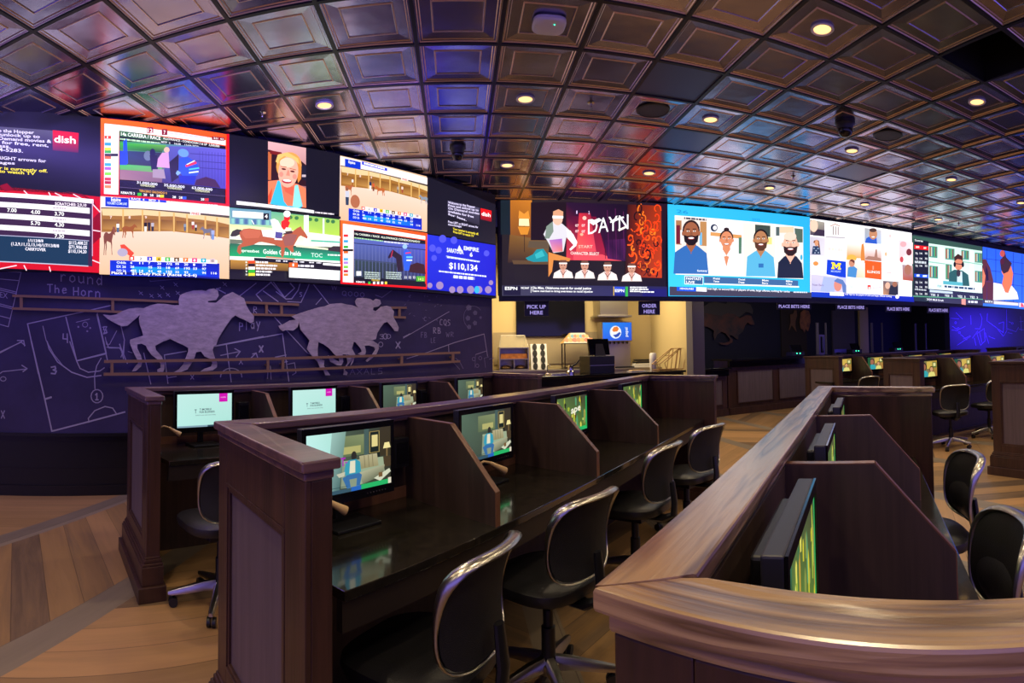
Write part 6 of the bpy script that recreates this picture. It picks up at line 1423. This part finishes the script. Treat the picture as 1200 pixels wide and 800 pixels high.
cut(WC, t, 'horse_and_jockey_plate', H1, 110, 325, 6.0, .036, .008, M['horse'])
def standoffs(par, pts):
    for x, y in pts:
        a = WC.at(x, y, 0); mb = MB().tube([a - WC.n * .001, a - WC.n * .0365], .009, M['silver'], 8)
        adopt(mb.build('standoff_pin'), par)
standoffs(t, [(180, 372), (215, 385), (250, 372), (225, 350), (270, 355)])
t = wall_thing('metal_horse_pair', 'brushed metal cut-out of two overlapping racing horses right of the first', 'wall decoration', WC, 395, 450)
A2 = [(90,332),(130,318),(175,292),(225,285),(245,300),(235,340),(200,368),(150,362),(125,372),(105,355)]
cut(WC, t, 'tail_plate', A2, 310, 330, 6.4, .036, .008, M['horse'])
B2 = [(190,262),(245,240),(320,215),(400,192),(440,185),(480,168),(560,162),(600,172),(640,178),(690,195),(672,178),(664,150),(680,125),(720,122),(775,130),(800,145),(820,130),(850,138),(858,165),(840,185),(825,190),(800,195),(798,215),(820,222),(860,188),(900,182),(930,190),(955,225),(950,265),(975,310),(990,345),(985,372),(962,370),(935,335),(905,302),(880,310),(850,350),(830,385),(820,430),(790,440),(750,440),(800,445),(838,470),(842,500),(825,540),(795,570),(755,600),(742,590),(790,550),(815,510),(808,490),(770,478),(735,480),(745,520),(740,545),(715,552),(685,540),(715,525),(705,500),(668,455),(655,450),(640,500),(665,545),(650,600),(630,630),(640,590),(640,555),(610,545),(570,545),(575,600),(560,628),(530,625),(480,600),(462,550),(500,575),(545,600),(545,575),(510,545),(470,500),(430,470),(390,452),(384,500),(385,550),(400,580),(435,590),(430,630),(455,665),(478,700),(440,700),(430,665),(400,640),(385,600),(345,560),(305,505),(325,440),(290,400),(255,360),(244,300)]
cut(WC, t, 'front_horse_plate', B2, 310, 330, 6.4, .036, .008, M['horse'])
C2 = [(600,545),(650,560),(640,590),(600,640),(590,660),(612,680),(605,700),(580,698),(585,655),(610,610)]
cut(WC, t, 'leg_plate', C2, 310, 330, 6.4, .026, .008, M['horse'])
standoffs(t, [(365, 375), (400, 385), (425, 365), (380, 400), (445, 372)])
# art on the dark betting wall
t = wall_thing('metal_horse', 'dark rusty metal cut-out of racing horses on the navy wall behind the counter', 'wall decoration', BN, 850, 412)
R1_ = [(75,185),(120,175),(200,190),(270,200),(330,175),(400,190),(440,225),(500,195),(545,200),(570,250),(580,285),(540,285),(515,262),(490,290),(470,350),(430,380),(425,420),(400,410),(370,385),(340,380),(375,420),(370,450),(320,475),(270,470),(250,450),(300,455),(345,440),(350,420),(310,365),(270,350),(230,375),(205,430),(195,380),(200,340),(150,310),(75,290)]
cut(BN, t, 'front_horse_plate', R1_, 810, 345, 8.0, .08, .01, M['rust'])
R2_ = [(100,120),(160,80),(220,70),(270,80),(320,90),(330,65),(380,60),(420,75),(460,80),(490,80),(545,95),(570,150),(565,185),(530,170),(500,165),(470,190),(440,215),(400,190),(330,175),(270,200),(200,190),(95,175)]
cut(BN, t, 'rear_horse_plate', R2_, 810, 345, 8.0, .05, .01, mat('dark_cut_metal', '#4a4743', .6, metal=.3))
t = wall_thing('metal_jockeys', 'orange and brown cut-metal horse fronts left of the grey doorway', 'wall decoration', BN, 934, 390)
cut(BN, t, 'orange_plate', [(1010,170),(1040,145),(1085,155),(1100,200),(1100,260),(1085,330),(1075,345),(1060,320),(1045,360),(1030,330),(1010,320),(1000,260)], 810, 345, 8.0, .08, .01, M['orange_metal'])
cut(BN, t, 'brown_plate', [(915,190),(945,180),(955,150),(975,150),(980,200),(965,250),(965,300),(975,350),(955,330),(930,290),(910,330),(900,340),(920,260)], 810, 345, 8.0, .06, .01, mat('brown_cut_metal', '#7a5a34', .6, metal=.3))
# ------------------------------------------------------------------ hanging signs
def sign(label, x0, y0, x1, y1, lines, group, d=8.62, col='#a99ae6', lit=.5):
    pl = Plane(.0743, .9972, d)
    t = thing('hanging_sign', label, 'sign', tuple(pl.at((x0 + x1) / 2, y1)), 0, group)
    mb = MB(); c = [pl.at(x0, y1, 0), pl.at(x1, y1, 0), pl.at(x1, y0, 0), pl.at(x0, y0, 0)]
    mb.prism([tuple(v) for v in c], -pl.n * .02, M['black']); adopt(mb.build('board', bevel=.002), t)
    for (s_, a, b, c_, d_, h) in lines:
        p = Pic(lambda x, y, off: pl.at(x, y, off), step=.0005, base=.0205); p.text(s_, a, b, c_, d_, h, col, lift=False)
        o = p.build('lettering', M['lit_sign']); adopt(o, t)
    for x in (x0 + (x1 - x0) * .2, x0 + (x1 - x0) * .8):
        q = pl.at(x, y0, .01); adopt(MB().tube([q, Vector((q.x, q.y, 3.26))], .003, M['silver'], 6).build('hanging_rod'), t)
    return t
sign('black hanging sign reading PICK UP HERE', 614.5, 353, 643, 370.5, [('PICK UP', 617.5, 361.5, 639.5, 361.5, 4.3), ('HERE', 621, 368.3, 636, 368.3, 4.3)], None)
sign('black hanging sign reading ORDER HERE', 748, 353, 773, 369, [('ORDER', 752, 360.3, 769, 360.3, 4.3), ('HERE', 754, 367, 767, 367, 4.3)], None)
for (x0, y0, x1, y1, lab) in ((910, 354.5, 950, 362.5, 'PLACE BETS HERE sign above the orange metal horses'), (979, 356, 1014, 363.5, 'PLACE BETS HERE sign above the grey doorway'),
                              (1037, 358, 1067, 365.5, 'third PLACE BETS HERE sign from the left'), (1086, 359.5, 1112, 367, 'rightmost PLACE BETS HERE sign beside the blue chalkboard')):
    sign(lab, x0, y0, x1, y1, [('PLACE BETS HERE', x0 + 2, y1 - 2, x1 - 2, y1 - 1.6, 3.6)], 'PLACE BETS HERE signs')

# ------------------------------------------------------------------ service counter: low part (food) and high part (betting)
def counter(label, A, B, ztop, panels, end=0.0):
    A = Vector((A[0], A[1], 0)); B = Vector((B[0], B[1], 0)); d = (B - A).normalized(); n = Vector((-d.y, d.x, 0)); L = (B - A).length
    t = thing('service_counter', label, 'counter', tuple(A))
    F = lambda a, b, z: tuple(d * a + n * b + Vector((0, 0, z)))
    MB().box(0, L, .05, .55, 0, ztop - .04, M['wood_v'], F=F).build('cabinet', t)
    mb = MB().box(0, L, -.10, .65, ztop - .04, ztop, M['counter_top'], F=F); mb.build('worktop', t, bevel=.004)
    MB().box(0, L, -.02, .05, ztop - .17, ztop - .04, M['gloss_black'], F=F).build('fascia', t)
    for (u0, u1) in panels:
        mb = MB().box(u0, u1, .043, .0495, .24, ztop - .26, M['panel_grey'], F=F); pn = mb.build('inset_panel', t)
        mb = MB()
        for (a, b, c, e) in ((u0 - .02, u1 + .02, .22, .24), (u0 - .02, u1 + .02, ztop - .26, ztop - .24), (u0 - .02, u0, .24, ztop - .26), (u1, u1 + .02, .24, ztop - .26)): mb.box(a, b, .03, .05, c, e, M['wood_v'], F=F)
        mb.build('panel_moulding', pn)
    MB().box(0, L, .0, .05, 0, .14, M['wood_v'], F=F).build('plinth', t, bevel=.004)
    return t, F, A
ck = counter('low dark food counter with black stone top beyond the middle desk', (1.15, 8.90), (4.18, 9.852), .985, [(.2 + .95 * k, .95 + .95 * k) for k in range(3)])
ck2 = counter('short low counter with a grey panel between the grey post and the higher betting counter', (4.64, 9.996), (5.35, 10.22), .985, [(.1, .6)])
cb = counter('higher betting counter with grey inset panels under the long screen', (5.37, 10.22), (13.25, 11.40), 1.15, [(.25 + 1.15 * k, 1.2 + 1.15 * k) for k in range(6)])
def on(c, a, b, z): return Vector(c[1](a, b, z)) + c[2]
# betting terminals with green lights, and posts
CB = Plane(0, 1, 1)
def at_line(c, px, b):     # point on counter (b behind its front line) seen at photo column px
    A = c[2]; d = Vector(c[1](1, 0, 0)); n = Vector(c[1](0, 1, 0)); r = ray(px, 400); Q = A + n * b
    nn = n; k = nn.dot(Q) / nn.dot(r); return Vector((r.x * k, r.y * k, 0))
dirb = math.atan2(Vector(cb[1](1, 0, 0)).y, Vector(cb[1](1, 0, 0)).x)
for px, lab in ((932, 'betting terminal with two green lights below the orange metal horses'), (1001, 'betting terminal with green lights before the grey doorway'), (1050, 'betting terminal with a green light, third from the left'), (1099, 'betting terminal with a green light nearest the blue chalkboard')):
    q = at_line(cb, px, .4); t = thing('betting_terminal', lab, 'terminal', (q.x, q.y, 1.151), dirb, 'betting terminals on the counter')
    MB().box(-.20, .20, -.10, .12, 0, .10, M['black']).build('printer', t, bevel=.01)
    MB().prism([(-.17, -.06, .10), (.17, -.06, .10), (.17, .0, .26), (-.17, .0, .26)], (0, .02, 0), M['gloss_black']).build('display', t)
    for x in (-.05, .05): MB().lathe([(.013, 0), (.013, .006)], M['led'], 10, (x, -.107, .06), 'y').build('status_light', t)
for px, y0, lab in ((958, 378, 'slim post on the counter left of the purple panel'), (968, 378, 'slim glass edge post right of the purple panel'), (1022, 378, 'wide slim post right of the beige column'), (1034, 378, 'thin post beside the wide one right of the beige column'), (1073, 379, 'metal post right of the third betting sign'), (1085, 379, 'thin post beside the metal one near the last betting sign')):
    q = at_line(cb, px, .35); w = .035 if px in (958, 1022, 1073) else .015
    t = thing('divider_post', lab, 'post', (q.x, q.y, 1.151), dirb, 'posts on the betting counter')
    r = ray(px, y0); zt = EYE + r.z * math.hypot(q.x, q.y) / math.hypot(r.x, r.y)
    MB().box(-w, w, -.02, .02, .012, zt - 1.151, M['grey_wall']).build('upright', t, bevel=.003); MB().box(-w - .02, w + .02, -.04, .04, 0, .012, M['black']).build('foot', t)
q = at_line(cb, 963, .45); t = thing('glowing_panel', 'narrow purple upright panel on the betting counter', 'panel', (q.x, q.y, 1.151), dirb)  # plain purple panel, no emission
mb = MB().box(-.10, .10, -.015, .015, 0, .50, mat('purple_panel', '#5c50a0', .4)); mb.build('frame', t, bevel=.004)
MB().box(-.06, .06, -.018, -.0151, .05, .45, M['gloss_black']).build('inner_panel', t)
q = at_line(cb, 985, .5); t = thing('monitor', 'monitor back with a blue edge on the counter before the grey doorway', 'monitor', (q.x, q.y, 1.151), dirb)
MB().box(-.22, .22, -.01, .03, .03, .12, mat('blue_edge', '#5048c8', .4)).build('housing', t, bevel=.003); MB().box(-.08, .08, -.05, .07, 0, .03, M['black']).build('stand', t)
# small sign over the door
t = thing('door_sign', 'small grey sign high on the doorway behind the betting counter', 'sign', tuple(BN.at(985, 372)))
adopt(pbox(BN, 979, 369, 991, 372.5, .02, M['grey_wall'], off=.055).build('plate'), t)
t = thing('wall_plate', 'small pale plate on the dark wall between the betting signs', 'wall plate', tuple(BN.at(1059.5, 404)))
adopt(pbox(BN, 1058, 397, 1061, 403, .02, M['grey_wall']).build('plate'), t)

# ------------------------------------------------------------------ kitchen
KZ = 1.0
mb = MB().box(.56, 4.30, 11.35, 11.98, 0, KZ - .04, M['steel']); t = thing('back_counter', 'long steel counter along the kitchen back wall', 'counter', (2.3, 11.6, 0)); adopt(mb.build('cabinet'), t)
adopt(MB().box(.55, 4.31, 11.30, 11.99, KZ - .04, KZ, M['steel']).build('worktop', bevel=.004), t)
KP = Plane(0, 1, 11.55)
def kx(px, y=11.55): return y * math.tan((px - PX) / PR)
def kz(px, py, y=11.55):
    r = ray(px, py); return EYE + r.z * y / r.y
# wall television
t = thing('television', 'large dark television on the kitchen back wall', 'television', tuple(BR.at(644, 394)))
adopt(pbox(BR, 605, 352, 684, 393.5, .05, M['gloss_black'], off=.03).build('screen'), t); adopt(pbox(BR, 604.3, 351.3, 684.7, 394.3, .035, M['black'], off=.005).build('housing', bevel=.004), t)
# hot food case
x0, x1 = kx(584), kx(618); zt = kz(600, 393)
t = thing('food_warmer', 'glass-topped food warmer with trays at the left of the kitchen', 'food warmer', ((x0 + x1) / 2, 11.55, KZ + .001))
W = x1 - x0; h = zt - KZ
mb = MB().box(-W / 2, W / 2, -.2, .25, 0, .02, M['steel']); 
for z in (h * .30, h * .62): mb.box(-W / 2, W / 2, -.2, .25, z, z + .02, M['steel'])
for x in (-W / 2, -.01, W / 2 - .02): mb.box(x, x + .02, -.2, .25, .02, h * .3, M['steel'])
for x in (-W / 2, W / 2 - .02): mb.box(x, x + .02, -.2, .25, .3 * h + .02, h * .62, M['steel'])
mb.box(-W / 2, W / 2, .2, .25, .02, h * .62, M['steel']); mb.build('shelving', t)
for q, (x, z) in enumerate(((-W / 4, .025), (W / 4, .025))): 
    mb = MB().lathe([(.10, 0), (.12, .02), (.09, .05), (.04, .07), (0, .075)], mat('wrapped_food', '#c8a878', .6, vary=('#9c6c48', 30, (1, 1, 1))), 14, (x, 0, z), cap=False); mb.build('food_tray', t, smooth=True)
mb = MB().box(-W / 2 + .03, W / 2 - .03, -.15, .15, h * .3 + .02, h * .3 + .12, mat('food_row', '#c07840', .6, vary=('#8c5030', 18, (1, 1, 1)))); mb.build('food_tray', t)
gm = mat('clear_cover', '#e8e0c8', .08); gm.node_tree.nodes['Principled BSDF'].inputs['Alpha'].default_value = .12
MB().prism([(-W / 2, -.19, h * .62 + .02), (W / 2, -.19, h * .62 + .02), (W / 2 - .05, .05, h), (-W / 2 + .05, .05, h)], (0, .005, 0), gm).build('glass_cover', t)
mb = MB()
for s_ in (-1, 1): mb.tube([(s_ * W / 2, -.19, h * .62 + .02), (s_ * (W / 2 - .05), .05, h), (s_ * (W / 2 - .05), .24, h * .62 + .02)], .008, M['steel'], 8)
mb.tube([(-W / 2 + .05, .05, h), (W / 2 - .05, .05, h)], .008, M['steel'], 8); mb.build('cover_frame', t)
# cup / sachet rack
x0, x1 = kx(621), kx(640); W = x1 - x0; h = kz(630, 403) - KZ
t = thing('cup_dispenser', 'eight-hole white dispenser with black cups right of the food warmer', 'dispenser', ((x0 + x1) / 2, 11.55, KZ + .001))
MB().prism([(-W / 2, -.16, 0), (W / 2, -.16, 0), (W / 2, -.02, h), (-W / 2, -.02, h)], (0, .10, 0), M['white_plastic']).build('body', t, bevel=.004)
for r in range(4):
    for c_ in range(2):
        z = h * (.13 + .25 * r); y = -.16 + .14 * z / h
        mb = MB(); n = Vector((0, -h, .14)).normalized()
        mb.tube([Vector(((c_ - .5) * W * .48, y - .001, z)), Vector(((c_ - .5) * W * .48, y, z)) + n * .03], [W * .21, W * .19], M['black'], 14, flat=.7); mb.build('cup_hole', t)
# heat lamp stand
x0, x1 = kx(660), kx(692); W = x1 - x0; h = kz(676, 402) - KZ; ht = kz(676, 390) - KZ
t = thing('heat_lamp_stand', 'square metal frame stand with a stained glass pyramid shade', 'heat lamp', ((x0 + x1) / 2, 11.55, KZ + .001))
mb = MB()
for x in (-W / 2, W / 2):
    for y in (-.16, .16): mb.tube([(x, y, 0), (x, y, h)], .014, M['fascia'], 6)
for z in (.02, h): 
    for y in (-.16, .16): mb.tube([(-W / 2, y, z), (W / 2, y, z)], .012, M['fascia'], 6)
    for x in (-W / 2, W / 2): mb.tube([(x, -.16, z), (x, .16, z)], .012, M['fascia'], 6)
mb.build('stand_frame', t)
p = Pic(lambda x, y, off: Vector((x, -.20 + .12 * y - off, h + (ht - h) * y)), step=.0008); S = W * .56
p.poly([(-S, 0), (S, 0), (S * .45, 1), (-S * .45, 1)], '#e8d8a8')
for k in range(7): x = -S + S * 2 * (k + .5) / 7; p.ell(x * .9, .3, .06, .2, ('#f07020', '#e8a030', '#e84818')[k % 3]); p.ell(x * .62, .68, .045, .16, ('#f0b040', '#40a0a0', '#e86020')[k % 3])
p.build('lamp_shade', M['lit_sign'], t)
mb = MB().add([(-S, -.205, h), (S, -.205, h), (S, .2, h), (-S, .2, h), (-S * .45, -.075, ht), (S * .45, -.075, ht), (S * .45, .1, ht), (-S * .45, .1, ht)], [(1, 2, 6, 5), (2, 3, 7, 6), (3, 0, 4, 7), (4, 5, 6, 7), (0, 1, 2, 3), (0, 1, 5, 4)], mat('amber_glass', '#d8b070', .3)); mb.v = [(a, b + .006, c_) for a, b, c_ in mb.v]; mb.build('shade_back', t)
# extractor hood
x0, x1 = kx(701), kx(733)
t = thing('extractor_hood', 'steel extractor hood above the drinks dispenser', 'extractor hood', ((x0 + x1) / 2, 11.6, kz(717, 372)))
zb_, W = kz(717, 372), x1 - x0
MB().box(-W / 2, W / 2, -.25, .35, .03, 3.2 - zb_, M['steel']).build('duct', t); MB().box(-W / 2 - .07, W / 2 + .07, -.32, .36, 0, .04, M['steel']).build('rim', t, bevel=.004)
# soda fountain
x0, x1 = kx(704), kx(739.5); W = x1 - x0; zt, zs, zd_ = kz(720, 377), kz(720, 400), kz(720, 420)
t = thing('drinks_dispenser', 'soda fountain with a lit blue panel and orange, white and blue globe', 'drinks dispenser', ((x0 + x1) / 2, 11.55, KZ + .001))
z = zt - KZ; zs -= KZ
MB().box(-W / 2, W / 2, -.1, .3, zs, z, M['steel']).build('head', t, bevel=.01); MB().box(-W / 2 + .02, W / 2 - .02, .0, .3, 0, zs, M['steel']).build('body', t); MB().box(-W / 2, W / 2, -.2, .0, 0, .03, M['black']).build('drip_tray', t)
for k in range(6): MB().lathe([(.012, 0), (.02, .03), (.02, .06)], M['black'], 10, (-W / 2 + .1 + k * (W - .2) / 5, -.05, zs - .055)).build('nozzle', t)
p = Pic(lambda x, y, off: Vector((-W / 2 + .02 + (W - .04) * x, -.1005 - off, z - .02 - (z - zs - .04) * y)), step=.0008)
p.quad((0, 0), (1, 0), (1, 1), (0, 1), ['#2890f8', '#1070f0', '#0848d8', '#1060f0'])
p.ell(.44, .54, .20, .36, '#e8f4ff'); p.ell(.46, .52, .17, .32, '#ffffff'); p.poly([(.32, .42), (.38, .26), (.50, .22), (.56, .36), (.50, .50), (.36, .52)], '#f08028'); p.poly([(.34, .70), (.46, .66), (.58, .52), (.62, .60), (.54, .78), (.44, .84)], '#1848b8'); p.poly([(.33, .55), (.5, .52), (.58, .42), (.60, .50), (.46, .66), (.34, .68)], '#f4f8ff')
vs_, ts_ = text_tris('pepsi', True); p._put([(.86 - .10 * b, .80 - .52 * a) for a, b in vs_], ts_, srgb('#f4f8ff'))
p.build('lit_panel', M['lit_sign'], t)
# ice machine boxes right of the fountain, low
x0 = kx(728); t = thing('tray_stack', 'stack of dark and pale trays on the counter right of the drinks dispenser', 'trays', (kx(751, 11.5), 11.5, KZ + .001))
for k in range(4): MB().box(-.2 + .02 * k, .26 - .03 * k, -.1, .12, k * .045, k * .045 + .035, M['black'] if k > 1 else M['white_plastic']).build('tray', t, bevel=.004)
# till on the front counter
q = at_line(ck, 700, .32); dk = math.atan2(Vector(ck[1](1, 0, 0)).y, Vector(ck[1](1, 0, 0)).x)
D = math.hypot(q.x, q.y); s_ = D / PR
t = thing('cash_register', 'black till with screen and box base on the food counter', 'till', (q.x, q.y, .986), dk)
MB().box(-17 * s_, 17 * s_, -.16, .2, 0, 20 * s_, M['black']).build('cash_drawer', t, bevel=.006)
MB().box(-17 * s_, 17 * s_, -.165, -.1601, 9 * s_, 9.6 * s_, M['silver']).build('drawer_gap', t)
MB().prism([(-14 * s_, -.08, 21 * s_), (14 * s_, -.08, 21 * s_), (14 * s_, -.02, 40 * s_), (-14 * s_, -.02, 40 * s_)], (0, .03, 0), M['gloss_black']).build('display_back', t)
MB().prism([(-7 * s_, -.105, 20 * s_), (7 * s_, -.105, 20 * s_), (5 * s_, -.06, 34 * s_), (-5 * s_, -.06, 34 * s_)], (0, .03, 0), M['fascia']).build('stand', t)
mb = MB(); mb.tube([(17 * s_, -.1, 19 * s_), (19 * s_, -.13, 12 * s_), (15 * s_, -.2, 6 * s_), (16 * s_, -.19, .006)], .005, M['beige'], 6); mb.build('cable', t, smooth=True)
# wire display rack
q = at_line(ck, 784, .30); t = thing('wire_rack', 'sloping bronze wire snack rack on the right of the food counter', 'display rack', (q.x, q.y, .986), dk)
mb = MB(); Wd, Hh = 22 * s_, 27 * s_
for y in (-.12, .12):
    mb.tube([(-Wd, y, .01), (Wd * .75, y, .01), (Wd, y, Hh), (Wd * .45, y, Hh), (-Wd, y, 8 * s_), (-Wd, y, .01)], .009, M['bronze'], 6)
    mb.tube([(-Wd * .5, y, .01), (-Wd * .65, y, 9 * s_), (Wd * .55, y, Hh)], .008, M['bronze'], 6)
    mb.tube([(Wd * .1, y, .01), (Wd * .3, y, Hh * .85)], .008, M['bronze'], 6); mb.tube([(Wd * .4, y, .01), (Wd * .6, y, Hh)], .008, M['bronze'], 6)
for x, z in ((-Wd, .01), (Wd * .75, .01), (Wd, Hh), (Wd * .45, Hh), (-Wd, 8 * s_), (0, .01), (0, 18 * s_)): mb.tube([(x, -.12, z), (x, .12, z)], .008, M['bronze'], 6)
mb.build('wire_frame', t)
q = at_line(ck, 765, .58); t = thing('paper_stack', 'pale wrapped cup stack behind the wire rack', 'cups', (q.x, q.y, .986))
MB().lathe([(.06, 0), (.07, .08), (.075, .2), (.07, .3), (.05, .33)], M['white_plastic'], 16).build('cup', t, smooth=True)
# papers and taps on the counter, left
q = at_line(ck, 641, .45); t = thing('sink_tap', 'chrome tap on the food counter left of the till', 'tap', (q.x, q.y, .986), dk)
MB().lathe([(.035, 0), (.03, .02), (.015, .03)], M['chrome'], 16).build('base', t, smooth=True); MB().tube([(0, 0, .02), (0, 0, .13), (0, -.03, .17), (0, -.08, .165), (0, -.09, .13)], .010, M['chrome'], 10).build('spout', t, smooth=True)
for px, lab in ((653, 'steel tray lying on the food counter left of the till'), (745, 'pale folded papers on the food counter left of the wire rack')):
    q = at_line(ck, px, .25); t = thing('counter_tray', lab, 'tray', (q.x, q.y, .986), dk)
    MB().box(-.16, .16, -.08, .08, 0, .012, M['chrome'] if px < 700 else M['white_plastic']).build('base', t, bevel=.003)
    MB().box(-.13, .13, -.06, .06, .0121, .03, M['steel'] if px < 700 else M['beige']).build('contents', t, bevel=.004)
q = at_line(ck, 668, .42); t = thing('drink_mixer', 'chrome handled appliance beside the till on the food counter', 'appliance', (q.x, q.y, .986), dk)
MB().lathe([(.07, 0), (.07, .04), (.05, .06), (.05, .12), (.03, .15)], M['chrome'], 18).build('body', t, smooth=True); MB().tube([(.03, 0, .13), (.10, -.03, .17), (.15, -.05, .24)], .012, M['black'], 8).build('handle', t, smooth=True)
# kitchen ceiling dots
